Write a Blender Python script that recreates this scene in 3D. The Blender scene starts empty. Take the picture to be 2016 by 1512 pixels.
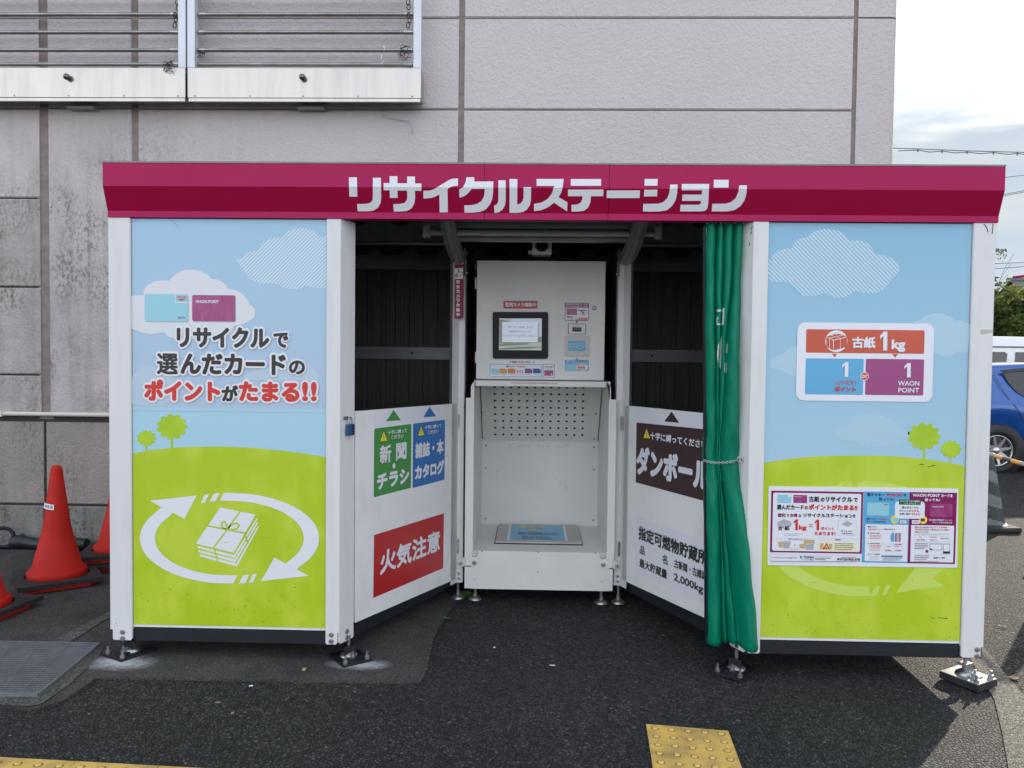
import bpy, bmesh, math, random
from mathutils import Vector, Matrix
from mathutils.geometry import tessellate_polygon
from mathutils.bvhtree import BVHTree

random.seed(7)
SC = bpy.context.scene
COL = SC.collection

# ------------------------------------------------------------------ camera
F_PX, CX, CY = 1514.0, 1008.0, 756.0
CAM = Vector((1.97620, -3.53786, 1.44215))
YAW, PITCH, ROLL = -0.0262018, 0.0317366, -0.0110579
_fwd = Vector((math.sin(YAW)*math.cos(PITCH), math.cos(YAW)*math.cos(PITCH), -math.sin(PITCH)))
_rt = Vector((math.cos(YAW), -math.sin(YAW), 0))
_dn = _fwd.cross(_rt)
_c, _s = math.cos(ROLL), math.sin(ROLL)
C_RT = _rt*_c + _dn*_s
C_DN = _dn*_c - _rt*_s
C_FW = _fwd
cd = bpy.data.cameras.new('camera')
cam = bpy.data.objects.new('camera', cd)
COL.objects.link(cam)
cd.sensor_width = 36.0
cd.lens = F_PX/2016*36.0
cd.clip_start = 0.05
cd.clip_end = 2000
m3 = Matrix((C_RT, -C_DN, -C_FW)).transposed()
cam.matrix_world = Matrix.Translation(CAM) @ m3.to_4x4()
SC.camera = cam

# ------------------------------------------------------------------ light
SUN_AZ = math.atan2(0.66, 0.75)      # from +Y towards +X
SUN_EL = math.radians(18.0)
SKY_LO, SKY_HI = (1.66, 2.06, 2.50), (2.28, 2.42, 2.52)
SKY_BACK = (6.3, 6.5, 6.9)         # brighter, sunlit cloud low down behind the camera
world = bpy.data.worlds.new("World")
SC.world = world
world.use_nodes = True
wn, wl = world.node_tree.nodes, world.node_tree.links
wn.clear()
w_out = wn.new('ShaderNodeOutputWorld')
w_bg = wn.new('ShaderNodeBackground')
w_sky = wn.new('ShaderNodeTexSky')
w_sky.sky_type = 'NISHITA'
w_sky.sun_disc = False
w_sky.sun_elevation = SUN_EL
w_sky.sun_rotation = SUN_AZ
w_sky.air_density = 1.0
w_sky.dust_density = 1.2
w_sky.ozone_density = 1.5
w_tc = wn.new('ShaderNodeTexCoord')
w_map = wn.new('ShaderNodeMapping')
w_map.inputs['Scale'].default_value = (1.6, 1.6, 9.0)
w_map.inputs['Location'].default_value = (0.35, 0.0, 0.55)
w_noise = wn.new('ShaderNodeTexNoise')
w_noise.inputs['Scale'].default_value = 1.7
w_noise.inputs['Detail'].default_value = 7.0
w_noise.inputs['Roughness'].default_value = 0.52
w_sep = wn.new('ShaderNodeSeparateXYZ')
wl.new(w_tc.outputs['Generated'], w_sep.inputs[0])
wl.new(w_tc.outputs['Generated'], w_map.inputs['Vector'])
wl.new(w_map.outputs['Vector'], w_noise.inputs['Vector'])
# a veil of thin cloud: bluish gaps and pale banks low down, brighter towards the zenith
w_tint = wn.new('ShaderNodeValToRGB')
w_tint.color_ramp.elements[0].position = 0.46; w_tint.color_ramp.elements[0].color = (SKY_LO[0], SKY_LO[1], SKY_LO[2], 1)
w_tint.color_ramp.elements[1].position = 0.74; w_tint.color_ramp.elements[1].color = (SKY_HI[0], SKY_HI[1], SKY_HI[2], 1)
wl.new(w_noise.outputs['Fac'], w_tint.inputs['Fac'])
w_el = wn.new('ShaderNodeMath'); w_el.operation = 'MULTIPLY_ADD'
w_el.inputs[1].default_value = 0.16; wl.new(w_noise.outputs['Fac'], w_el.inputs[0]); wl.new(w_sep.outputs['Z'], w_el.inputs[2])
w_fac = wn.new('ShaderNodeMapRange'); w_fac.interpolation_type = 'SMOOTHSTEP'
w_fac.inputs['From Min'].default_value = 0.335; w_fac.inputs['From Max'].default_value = 0.41
w_fac.inputs['To Min'].default_value = 0.995; w_fac.inputs['To Max'].default_value = 0.55
wl.new(w_el.outputs[0], w_fac.inputs['Value'])
w_side = wn.new('ShaderNodeMapRange'); w_side.interpolation_type = 'SMOOTHSTEP'
w_side.inputs['From Min'].default_value = 0.25; w_side.inputs['From Max'].default_value = -0.35
wl.new(w_sep.outputs['Y'], w_side.inputs['Value'])
w_mul = wn.new('ShaderNodeMix'); w_mul.data_type = 'RGBA'; w_mul.inputs['B'].default_value = (*SKY_BACK, 1)
wl.new(w_side.outputs['Result'], w_mul.inputs['Factor']); wl.new(w_tint.outputs['Color'], w_mul.inputs['A'])
w_mix = wn.new('ShaderNodeMix')
w_mix.data_type = 'RGBA'
wl.new(w_fac.outputs['Result'], w_mix.inputs['Factor'])
wl.new(w_sky.outputs['Color'], w_mix.inputs['A'])
wl.new(w_mul.outputs['Result'], w_mix.inputs['B'])
wl.new(w_mix.outputs['Result'], w_bg.inputs['Color'])
wl.new(w_bg.outputs['Background'], w_out.inputs['Surface'])
w_bg.inputs['Strength'].default_value = 0.12

sd = bpy.data.lights.new('sun', 'SUN')
sd.energy = 2.0
sd.angle = math.radians(0.6)
sd.color = (1.0, 0.90, 0.74)
sun = bpy.data.objects.new('sun', sd)
COL.objects.link(sun)
sun_dir = Vector((math.sin(SUN_AZ)*math.cos(SUN_EL), math.cos(SUN_AZ)*math.cos(SUN_EL), math.sin(SUN_EL)))
sun.rotation_euler = sun_dir.to_track_quat('Z', 'Y').to_euler()
sun.location = (20, 20, 12)

SC.view_settings.view_transform = 'Standard'
SC.view_settings.look = 'None'
SC.view_settings.gamma = 1.0
SC.view_settings.exposure = 1.4
SC.render.film_transparent = False

# ------------------------------------------------------------------ helpers
def ray(px, py):
    d = C_RT*((px-CX)/F_PX) + C_DN*((py-CY)/F_PX) + C_FW
    return d

class Plane:
    """a flat surface of the place: origin, two axes in it and the side one looks at"""
    def __init__(self, O, U, V, N=None):
        self.O, self.U, self.V = Vector(O), Vector(U).normalized(), Vector(V).normalized()
        self.N = Vector(N).normalized() if N else self.U.cross(self.V)
    def uv(self, px, py):
        d = ray(px, py)
        t = (self.O-CAM).dot(self.N)/d.dot(self.N)
        q = CAM + d*t - self.O
        return q.dot(self.U), q.dot(self.V)
    def at(self, u, v, off=0.0):
        return self.O + self.U*u + self.V*v + self.N*off
    def px(self, px, py, off=0.0):
        u, v = self.uv(px, py)
        return self.at(u, v, off)

def PY(Y):  # wall facing the camera at depth Y; u = X, v = Z
    return Plane((0, Y, 0), (1, 0, 0), (0, 0, 1))

def gz(x, y=0.0):
    return 0.012 - 0.0122*x + 0.008*y
GROUND = Plane((0, 0, gz(0)), (1, 0, -0.0122), (0, 1, 0.008), (0.0122, -0.008, 1))
def G(px, py):
    return GROUND.px(px, py)

class MB:
    def __init__(self):
        self.v, self.f, self.m, self.mats, self.smooth = [], [], [], [], []
    def mi(self, mat):
        if mat not in self.mats: self.mats.append(mat)
        return self.mats.index(mat)
    def add(self, verts, faces, mat, smooth=False):
        b = len(self.v); k = self.mi(mat)
        self.v += [tuple(p) for p in verts]
        for f in faces:
            self.f.append([b+i for i in f]); self.m.append(k); self.smooth.append(smooth)
    def box(self, lo, hi, mat, M=None):
        x0, y0, z0 = lo; x1, y1, z1 = hi
        vs = [(x0,y0,z0),(x1,y0,z0),(x1,y1,z0),(x0,y1,z0),(x0,y0,z1),(x1,y0,z1),(x1,y1,z1),(x0,y1,z1)]
        if M: vs = [M @ Vector(p) for p in vs]
        self.add(vs, [(3,2,1,0),(4,5,6,7),(0,1,5,4),(1,2,6,5),(2,3,7,6),(3,0,4,7)], mat)
    def cbox(self, lo, hi, mat, c=0.004, M=None):
        """box with chamfered edges (octagon prism along its longest axis)"""
        d = [hi[i]-lo[i] for i in range(3)]
        ax = d.index(max(d)); a, b = [(1,2),(2,0),(0,1)][ax]
        c = min(c, d[a]*.45, d[b]*.45)
        pr = [(lo[a]+c,lo[b]),(hi[a]-c,lo[b]),(hi[a],lo[b]+c),(hi[a],hi[b]-c),(hi[a]-c,hi[b]),(lo[a]+c,hi[b]),(lo[a],hi[b]-c),(lo[a],lo[b]+c)]
        vs = []
        for t in (lo[ax], hi[ax]):
            for p in pr:
                q = [0,0,0]; q[ax] = t; q[a] = p[0]; q[b] = p[1]; vs.append(q)
        if M: vs = [M @ Vector(p) for p in vs]
        n = 8
        fs = [tuple(range(n-1,-1,-1)), tuple(range(n, 2*n))] + [(i,(i+1)%n,(i+1)%n+n,i+n) for i in range(n)]
        self.add(vs, fs, mat)
    def prism(self, pts, z0, z1, mat):
        """vertical prism over an XY outline"""
        n = len(pts)
        vs = [(p[0],p[1],z0) for p in pts]+[(p[0],p[1],z1) for p in pts]
        tr = tessellate_polygon([[Vector((p[0],p[1],0)) for p in pts]])
        fs = [t for t in tr]+[tuple(i+n for i in t) for t in tr]
        fs += [(i,(i+1)%n,(i+1)%n+n,i+n) for i in range(n)]
        self.add(vs, fs, mat)
    def slab(self, pl, pts, t0, t1, mat, px=True):
        """an outline in a plane, given a thickness from offset t0 to t1"""
        uv = [pl.uv(*p) for p in pts] if px else pts
        n = len(uv)
        vs = [pl.at(u,v,t0) for u,v in uv]+[pl.at(u,v,t1) for u,v in uv]
        tr = tessellate_polygon([[Vector((u,v,0)) for u,v in uv]])
        fs = list(tr)+[tuple(i+n for i in t) for t in tr]
        fs += [(i,(i+1)%n,(i+1)%n+n,i+n) for i in range(n)]
        self.add(vs, fs, mat)
    def poly(self, pl, uv, off, mat):
        tr = tessellate_polygon([[Vector((u,v,0)) for u,v in uv]])
        self.add([pl.at(u,v,off) for u,v in uv], list(tr), mat)
    def ppx(self, pl, pts, off, mat):
        self.poly(pl, [pl.uv(*p) for p in pts], off, mat)
    def rect(self, pl, x0, y0, x1, y1, off, mat, r=0.0):
        """level rectangle in the plane spanned by two pixels' points, r = corner radius in metres"""
        u0, v1 = pl.uv(x0, y0); u1, v0 = pl.uv(x1, y1)
        self.urect(pl, u0, v0, u1, v1, off, mat, r)
    def urect(self, pl, u0, v0, u1, v1, off, mat, r=0.0):
        if r <= 0:
            self.poly(pl, [(u0,v0),(u1,v0),(u1,v1),(u0,v1)], off, mat); return
        pts = []
        for cx, cy, a in ((u1-r,v0+r,-90),(u1-r,v1-r,0),(u0+r,v1-r,90),(u0+r,v0+r,180)):
            for i in range(6):
                t = math.radians(a+18*i); pts.append((cx+r*math.cos(t), cy+r*math.sin(t)))
        self.poly(pl, pts, off, mat)
    def disc(self, pl, px, py, r_px, off, mat, n=24, sy=1.0):
        u, v = pl.uv(px, py); u2, _ = pl.uv(px+r_px, py); r = abs(u2-u)
        self.poly(pl, [(u+r*math.cos(2*math.pi*i/n), v+sy*r*math.sin(2*math.pi*i/n)) for i in range(n)], off, mat)
    def stroke(self, pl, pts, w, off, mat, px=True):
        """a line of width w metres through points of the plane"""
        uv = [Vector(pl.uv(*p)) for p in pts] if px else [Vector(p) for p in pts]
        for i in range(len(uv)-1):
            a, b = uv[i], uv[i+1]; d = (b-a)
            if d.length < 1e-6: continue
            d.normalize(); n = Vector((-d.y, d.x))*w/2; e = d*w*0.25
            self.poly(pl, [a-e-n, b+e-n, b+e+n, a-e+n], off+0.00002*i, mat)
    def tube(self, pts, r, mat, n=8, closed=False, caps=True):
        pts = [Vector(p) for p in pts]; N = len(pts); vs = []
        rr = r if isinstance(r, (list, tuple)) else [r]*N
        for i, p in enumerate(pts):
            a = pts[(i-1) % N] if closed or i else p
            b = pts[(i+1) % N] if closed or i < N-1 else p
            t = (b-a)
            if t.length < 1e-9: t = Vector((0,0,1))
            t.normalize()
            up = Vector((0,0,1)) if abs(t.z) < .95 else Vector((1,0,0))
            x = t.cross(up).normalized(); y = x.cross(t)
            for k in range(n):
                an = 2*math.pi*k/n
                vs.append(p + (x*math.cos(an)+y*math.sin(an))*rr[i])
        fs = []
        for i in range(N if closed else N-1):
            j = (i+1) % N
            for k in range(n):
                fs.append((i*n+k, i*n+(k+1)%n, j*n+(k+1)%n, j*n+k))
        self.add(vs, fs, mat, True)
        if caps and not closed:
            self.add(vs[:n], [tuple(range(n))], mat); self.add(vs[-n:], [tuple(range(n-1,-1,-1))], mat)
    def lathe(self, prof, mat, M=None, n=32, smooth=True):
        """profile of (radius, height) turned about Z"""
        M = M or Matrix.Identity(4); vs = []
        for r, z in prof:
            for k in range(n):
                a = 2*math.pi*k/n; vs.append(M @ Vector((r*math.cos(a), r*math.sin(a), z)))
        fs = []
        for i in range(len(prof)-1):
            for k in range(n):
                fs.append((i*n+k, i*n+(k+1)%n, (i+1)*n+(k+1)%n, (i+1)*n+k))
        self.add(vs, fs, mat, smooth)
    def grid(self, P, mat, smooth=True):
        nr, nc = len(P), len(P[0])
        self.add([p for row in P for p in row],
                 [(i*nc+j, i*nc+j+1, (i+1)*nc+j+1, (i+1)*nc+j) for i in range(nr-1) for j in range(nc-1)], mat, smooth)
    def text(self, pl, s, x0, x1, yt, yb, off, mat, bold=0.0, xr=None, outline=None, om=None, narrow=None):
        """lettering filling the level box between two pixel columns; yt/yb are read at column xr"""
        xr = (x0+x1)/2 if xr is None else xr
        u0 = pl.uv(x0, (yt+yb)/2)[0]; u1 = pl.uv(x1, (yt+yb)/2)[0]
        v1 = pl.uv(xr, yt)[1]; v0 = pl.uv(xr, yb)[1]
        self.utext(pl, s, u0, v0, u1, v1, off, mat, bold, outline, om)
    def utext(self, pl, s, u0, v0, u1, v1, off, mat, bold=0.0, outline=None, om=None):
        pts, fcs = text_mesh(s)
        h = v1-v0; r = bold*h
        if outline:
            self._tcopy(pl, pts, fcs, u0+r, v0+r, u1-r, v1-r, r+outline*h, off, om, 16)
            off += 0.0014
        self._tcopy(pl, pts, fcs, u0+r, v0+r, u1-r, v1-r, r, off, mat, 10 if h > .05 else 5)
    def _tcopy(self, pl, pts, fcs, u0, v0, u1, v1, r, off, mat, n):
        cps = [(0.0, 0.0)] if r <= 0 else [(r*math.cos(2*math.pi*i/n), r*math.sin(2*math.pi*i/n)) for i in range(n)]+[(0,0)]
        for k, (dx, dy) in enumerate(cps):
            self.add([pl.at(u0+x*(u1-u0)+dx, v0+y*(v1-v0)+dy, off+k*6e-5) for x, y in pts], fcs, mat)
    def build(self, name, parent=None):
        me = bpy.data.meshes.new(name)
        me.from_pydata(self.v, [], self.f)
        for m in self.mats: me.materials.append(m)
        me.polygons.foreach_set('material_index', self.m)
        me.polygons.foreach_set('use_smooth', self.smooth)
        me.update()
        o = bpy.data.objects.new(name, me)
        COL.objects.link(o)
        if parent is not None:
            o.parent = parent
            o.matrix_parent_inverse = parent_world(parent).inverted()
        return o

def parent_world(o):
    M = o.matrix_parent_inverse @ Matrix.LocRotScale(o.location, o.rotation_euler, o.scale) if o.parent else Matrix.LocRotScale(o.location, o.rotation_euler, o.scale)
    return parent_world(o.parent) @ M if o.parent else M

_tc = {}
def text_mesh(s):
    if s in _tc: return _tc[s]
    c = bpy.data.curves.new('lettering', 'FONT'); c.body = s; c.resolution_u = 3
    o = bpy.data.objects.new('lettering', c); COL.objects.link(o)
    dg = bpy.context.evaluated_depsgraph_get()
    me = bpy.data.meshes.new_from_object(o.evaluated_get(dg))
    vs = [(v.co.x, v.co.y) for v in me.vertices]; fs = [tuple(p.vertices) for p in me.polygons]
    bpy.data.objects.remove(o); bpy.data.curves.remove(c); bpy.data.meshes.remove(me)
    xs = [p[0] for p in vs]; ys = [p[1] for p in vs]
    x0, y0 = min(xs), min(ys); w = max(max(xs)-x0, 1e-6); h = max(max(ys)-y0, 1e-6)
    _tc[s] = ([((x-x0)/w, (y-y0)/h) for x, y in vs], fs)
    return _tc[s]

def tag(o, label=None, cat=None, group=None, kind=None):
    if label: o['label'] = label
    if cat: o['category'] = cat
    if group: o['group'] = group
    if kind: o['kind'] = kind
    return o

def thing(name, label, cat, loc=(0,0,0), rz=0.0, group=None):
    o = bpy.data.objects.new(name, None); COL.objects.link(o)
    o.empty_display_size = 0.1
    o.location = loc; o.rotation_euler = (0, 0, rz)
    return tag(o, label, cat, group)

def copy_tree(o, parent=None):
    c = o.copy(); COL.objects.link(c)
    if parent is not None: c.parent = parent
    for ch in list(o.children): copy_tree(ch, c)
    return c

# ------------------------------------------------------------------ materials
def lin(v):
    v /= 255.0
    return v/12.92 if v <= 0.04045 else ((v+0.055)/1.055)**2.4
def pc(r, g, b, k=1.0):
    """printed colour: what the photograph shows next to white paint, as a reflectance"""
    return (min(.9, lin(r)/lin(206)*.69*k), min(.9, lin(g)/lin(213)*.69*k), min(.9, lin(b)/lin(224)*.69*k))

def mat(name, col, rough=0.5, metal=0.0, var=0.0, scale=8.0, bump=0.0, bscale=60.0, col2=None, spec=0.5, coat=0.0, detail=6.0, lo=0.35, hi=0.7, stretch=None):
    m = bpy.data.materials.new(name); m.use_nodes = True
    N, L = m.node_tree.nodes, m.node_tree.links
    b = N['Principled BSDF']
    b.inputs['Base Color'].default_value = (*col, 1)
    b.inputs['Roughness'].default_value = rough
    b.inputs['Metallic'].default_value = metal
    b.inputs['Specular IOR Level'].default_value = spec
    if coat: b.inputs['Coat Weight'].default_value = coat; b.inputs['Coat Roughness'].default_value = 0.05
    tc = N.new('ShaderNodeTexCoord')
    vec = tc.outputs['Object']
    if stretch:
        mp = N.new('ShaderNodeMapping'); mp.inputs['Scale'].default_value = stretch
        L.new(vec, mp.inputs['Vector']); vec = mp.outputs['Vector']
    if var or col2:
        n = N.new('ShaderNodeTexNoise'); n.inputs['Scale'].default_value = scale; n.inputs['Detail'].default_value = detail
        n.inputs['Roughness'].default_value = 0.6
        L.new(vec, n.inputs['Vector'])
        r = N.new('ShaderNodeValToRGB')
        c2 = col2 or tuple(c*(1-var) for c in col)
        r.color_ramp.elements[0].position = lo; r.color_ramp.elements[0].color = (*c2, 1)
        r.color_ramp.elements[1].position = hi; r.color_ramp.elements[1].color = (*col, 1)
        L.new(n.outputs['Fac'], r.inputs['Fac']); L.new(r.outputs['Color'], b.inputs['Base Color'])
        rr = N.new('ShaderNodeMapRange'); rr.inputs['To Min'].default_value = min(1, rough*1.25); rr.inputs['To Max'].default_value = rough*0.85
        L.new(n.outputs['Fac'], rr.inputs['Value']); L.new(rr.outputs['Result'], b.inputs['Roughness'])
    if bump:
        n2 = N.new('ShaderNodeTexNoise'); n2.inputs['Scale'].default_value = bscale; n2.inputs['Detail'].default_value = 4
        L.new(tc.outputs['Object'], n2.inputs['Vector'])
        bp = N.new('ShaderNodeBump'); bp.inputs['Strength'].default_value = bump; bp.inputs['Distance'].default_value = 0.004
        L.new(n2.outputs['Fac'], bp.inputs['Height']); L.new(bp.outputs['Normal'], b.inputs['Normal'])
    return m

def striped(name, ca, cb, freq, sign, z0=None, z1=None):
    """diagonal hatching printed on a panel"""
    m = mat(name, ca, 0.32)
    N, L = m.node_tree.nodes, m.node_tree.links
    b = N['Principled BSDF']; tc = N.new('ShaderNodeTexCoord'); sp = N.new('ShaderNodeSeparateXYZ')
    L.new(tc.outputs['Object'], sp.inputs[0])
    a = N.new('ShaderNodeMath'); a.operation = 'MULTIPLY_ADD'; a.inputs[1].default_value = sign
    L.new(sp.outputs['Z'], a.inputs[0]); L.new(sp.outputs['X'], a.inputs[2])
    f = N.new('ShaderNodeMath'); f.operation = 'MULTIPLY'; f.inputs[1].default_value = freq; L.new(a.outputs[0], f.inputs[0])
    fr = N.new('ShaderNodeMath'); fr.operation = 'FRACT'; L.new(f.outputs[0], fr.inputs[0])
    g = N.new('ShaderNodeMath'); g.operation = 'GREATER_THAN'; g.inputs[1].default_value = 0.56; L.new(fr.outputs[0], g.inputs[0])
    mx = N.new('ShaderNodeMix'); mx.data_type = 'RGBA'
    mx.inputs['A'].default_value = (*ca, 1); mx.inputs['B'].default_value = (*cb, 1)
    L.new(g.outputs[0], mx.inputs['Factor']); L.new(mx.outputs['Result'], b.inputs['Base Color'])
    return m

def graded(name, stops, axis='Z', lo=0.0, hi=1.0, rough=0.32):
    """colour print that changes along one axis of the object"""
    m = mat(name, stops[0][1], rough)
    N, L = m.node_tree.nodes, m.node_tree.links
    b = N['Principled BSDF']; tc = N.new('ShaderNodeTexCoord'); sp = N.new('ShaderNodeSeparateXYZ')
    L.new(tc.outputs['Object'], sp.inputs[0])
    mr = N.new('ShaderNodeMapRange'); mr.inputs['From Min'].default_value = lo; mr.inputs['From Max'].default_value = hi
    L.new(sp.outputs[axis], mr.inputs['Value'])
    r = N.new('ShaderNodeValToRGB')
    r.color_ramp.elements[0].position = stops[0][0]; r.color_ramp.elements[0].color = (*stops[0][1], 1)
    r.color_ramp.elements[1].position = stops[-1][0]; r.color_ramp.elements[1].color = (*stops[-1][1], 1)
    for p, c in stops[1:-1]:
        e = r.color_ramp.elements.new(p); e.color = (*c, 1)
    L.new(mr.outputs['Result'], r.inputs['Fac']); L.new(r.outputs['Color'], b.inputs['Base Color'])
    return m

M = {}
M['door_white_lifted'] = mat('white_paint_lifted', (0.82, 0.82, 0.815), 0.38, col2=(.74, .735, .72), scale=5.0, bump=0.05, bscale=160, lo=.30, hi=.50, detail=9)  # the white paint made lighter, light the alcove lacks put into its colour
M['white'] = mat('white_paint', (0.70, 0.70, 0.695), 0.38, col2=(.655, .65, .635), scale=5.0, bump=0.05, bscale=160, stretch=(3, 3, .5), lo=.30, hi=.50, detail=9)
M['machine'] = mat('machine_paint', (0.78, 0.78, 0.75), 0.42, var=0.08, scale=4.0, bump=0.06, bscale=220)
M['print_white'] = mat('print_white', (0.76, 0.77, 0.80), 0.35)
M['sticker'] = mat('sticker_white', (0.76, 0.77, 0.82), 0.3)
M['black_steel'] = mat('black_steel', (0.014, 0.016, 0.022), 0.45, var=0.4, scale=20)
M['brown'] = mat('brown_board', (0.075, 0.067, 0.058), 0.5, var=0.35, scale=6, stretch=(8, 8, .4))
M['groove'] = mat('board_groove', (0.018, 0.016, 0.015), 0.6)
M['dgrey'] = mat('grey_steel', (0.25, 0.26, 0.265), 0.5, var=0.2, scale=8)
M['alu'] = mat('aluminium', (0.42, 0.43, 0.44), 0.35, 0.7, var=0.2, scale=12)
M['rail'] = mat('rail_metal', (0.27, 0.285, 0.30), 0.4, 0.6, var=0.2, scale=6)
M['deck'] = mat('roof_deck', (0.06, 0.065, 0.075), 0.45, 0.5, var=0.2, scale=10)
M['steel'] = mat('galvanised_steel', (0.5, 0.5, 0.5), 0.35, 0.9, var=0.35, scale=40)
M['chrome'] = mat('chrome_chain', (0.7, 0.7, 0.7), 0.2, 1.0, var=0.2, scale=60)
M['stainless'] = mat('stainless_sheet', (0.52, 0.485, 0.44), 0.24, 0.85, col2=(.44, .415, .39), scale=3.5, bump=0.05, bscale=3, stretch=(2.5, 1, .35), lo=.3, hi=.55)
M['white_metal'] = mat('bright_post', (0.62, 0.65, 0.68), 0.35, 0.3, var=0.06, scale=4)
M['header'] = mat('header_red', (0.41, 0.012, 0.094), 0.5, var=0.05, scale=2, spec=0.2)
M['header_shade'] = mat('header_red_shaded', (0.32, 0.0005, 0.040), 0.5, var=0.05, scale=2, spec=0.15)  # header red with the shade of the downward face put into the colour
M['seam'] = mat('seam_dark', (0.03, 0.02, 0.03), 0.7)
M['text_dark'] = mat('print_dark', (0.022, 0.017, 0.016), 0.35)
M['text_red'] = mat('print_red', (0.62, 0.030, 0.022), 0.35)
M['text_navy'] = mat('print_navy', (0.02, 0.045, 0.13), 0.35)
M['lime'] = mat('lime_print', pc(166, 196, 34), 0.32, col2=pc(180, 206, 62), scale=3.2, detail=3, lo=0.40, hi=0.58, stretch=(1.4, 1, .9))
M['lime_flat'] = mat('lime_tree_print', pc(168, 204, 46), 0.32, col2=pc(154, 192, 30), scale=12, detail=1)
M['lime_pale'] = mat('pale_lime_print', pc(186, 214, 104), 0.32)
M['cloud'] = mat('cloud_print', pc(206, 214, 230), 0.32)
sky_a, sky_b, sky_c = pc(148, 192, 227), pc(160, 196, 228), pc(160, 204, 232)
M['sky_l'] = graded('sky_print_left', [(0, sky_c), (.330, sky_c), (.334, pc(167, 192, 222)), (1, sky_a)], lo=0.77, hi=2.07)
M['sky_r'] = graded('sky_print_right', [(0, pc(164, 202, 228)), (.5, pc(146, 192, 224)), (1, pc(124, 178, 216))], lo=0.75, hi=2.07)
M['hatch_l'] = striped('hatch_left', sky_a, pc(202, 216, 232), 57, -1.0)
M['hatch_l2'] = striped('hatch_left_fine', pc(166, 193, 223), pc(184, 204, 226), 78, -1.0)
M['hatch_r'] = striped('hatch_right', pc(132, 184, 220), pc(190, 212, 230), 52, 1.0)
M['hatch_r2'] = striped('hatch_right_fine', pc(146, 192, 224), pc(182, 208, 230), 78, 1.0)
M['green_p'] = mat('sticker_green', (0.055, 0.27, 0.055), 0.35)
M['blue_p'] = mat('sticker_blue', (0.025, 0.16, 0.46), 0.35)
M['red_p'] = mat('sticker_red', (0.46, 0.018, 0.022), 0.35)
M['brown_p'] = mat('sticker_brown', (0.045, 0.018, 0.018), 0.35)
M['yellow_p'] = mat('sticker_yellow', (0.80, 0.70, 0.05), 0.35)
M['orange_p'] = mat('sticker_orange', (0.58, 0.082, 0.035), 0.3, var=0.08, scale=6)
M['lblue_p'] = mat('sticker_light_blue', pc(86, 166, 218), 0.3)
M['cyan_p'] = mat('card_light_blue', pc(140, 198, 222), 0.25)
M['purple_p'] = mat('sticker_purple', pc(146, 62, 126), 0.3)
M['wine_p'] = mat('poster_wine', pc(122, 12, 88), 0.3)
M['card_wine'] = mat('card_wine', (0.28, 0.02, 0.13), 0.25, col2=(0.36, 0.07, 0.22), scale=30, stretch=(1, 1, .4))
M['dkgreen_p'] = mat('poster_green', pc(32, 104, 62), 0.3)
M['gold_p'] = mat('card_gold', (0.55, 0.33, 0.04), 0.25)
M['dorange_p'] = mat('card_orange', (0.62, 0.20, 0.03), 0.25)
M['violet_p'] = mat('card_violet', (0.12, 0.07, 0.22), 0.25)
M['navy_p'] = mat('card_navy', (0.01, 0.05, 0.26), 0.25)
M['grey_p'] = mat('print_grey', (0.40, 0.41, 0.43), 0.35)
M['tan_p'] = mat('print_tan', (0.52, 0.42, 0.20), 0.35)
M['wine_plate'] = mat('wine_plate', (0.26, 0.006, 0.065), 0.4, spec=0.25)
M['curtain'] = mat('green_vinyl', (0.0, 0.205, 0.118), 0.45, var=0.12, scale=5, bump=0.35, bscale=16, spec=.2)
M['blackp'] = mat('black_plastic', (0.008, 0.010, 0.016), 0.4, spec=0.2)
M['rubber'] = mat('black_rubber', (0.025, 0.024, 0.025), 0.75, var=0.4, scale=14, bump=0.2, bscale=120)
M['cone'] = mat('cone_orange_red', (0.50, 0.014, 0.006), 0.5, col2=(.38, .016, .010), scale=7, lo=.3, hi=.6, spec=.22, bump=.05, bscale=40)
M['tape'] = mat('old_tape', (0.55, 0.52, 0.42), 0.5, var=0.15, scale=30)
M['lock_blue'] = mat('padlock_blue', (0.03, 0.10, 0.26), 0.3, 0.3)
M['cream'] = mat('cream_plastic', (0.62, 0.60, 0.52), 0.4)
M['weed'] = mat('weed_leaf', (0.06, 0.16, 0.03), 0.6, var=0.4, scale=30)
M['dry_leaf'] = mat('dry_leaf', (0.34, 0.23, 0.12), 0.7, var=0.3, scale=30)

# screen: a lit display
def emit(name, col, s):
    m = mat(name, col, 0.2)
    b = m.node_tree.nodes['Principled BSDF']
    b.inputs['Emission Color'].default_value = (*col, 1); b.inputs['Emission Strength'].default_value = s
    return m
M['scr'] = emit('screen_glow', (0.42, 0.46, 0.40), 0.10)
M['scr_hill'] = emit('screen_hill', (0.20, 0.24, 0.18), 0.06)
M['scr_white'] = emit('screen_window', (0.60, 0.66, 0.78), 0.11)
M['scr_sky'] = emit('screen_sky', (0.46, 0.56, 0.66), 0.10)
M['scr_text'] = mat('screen_text', (0.06, 0.08, 0.15), 0.3)

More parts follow.
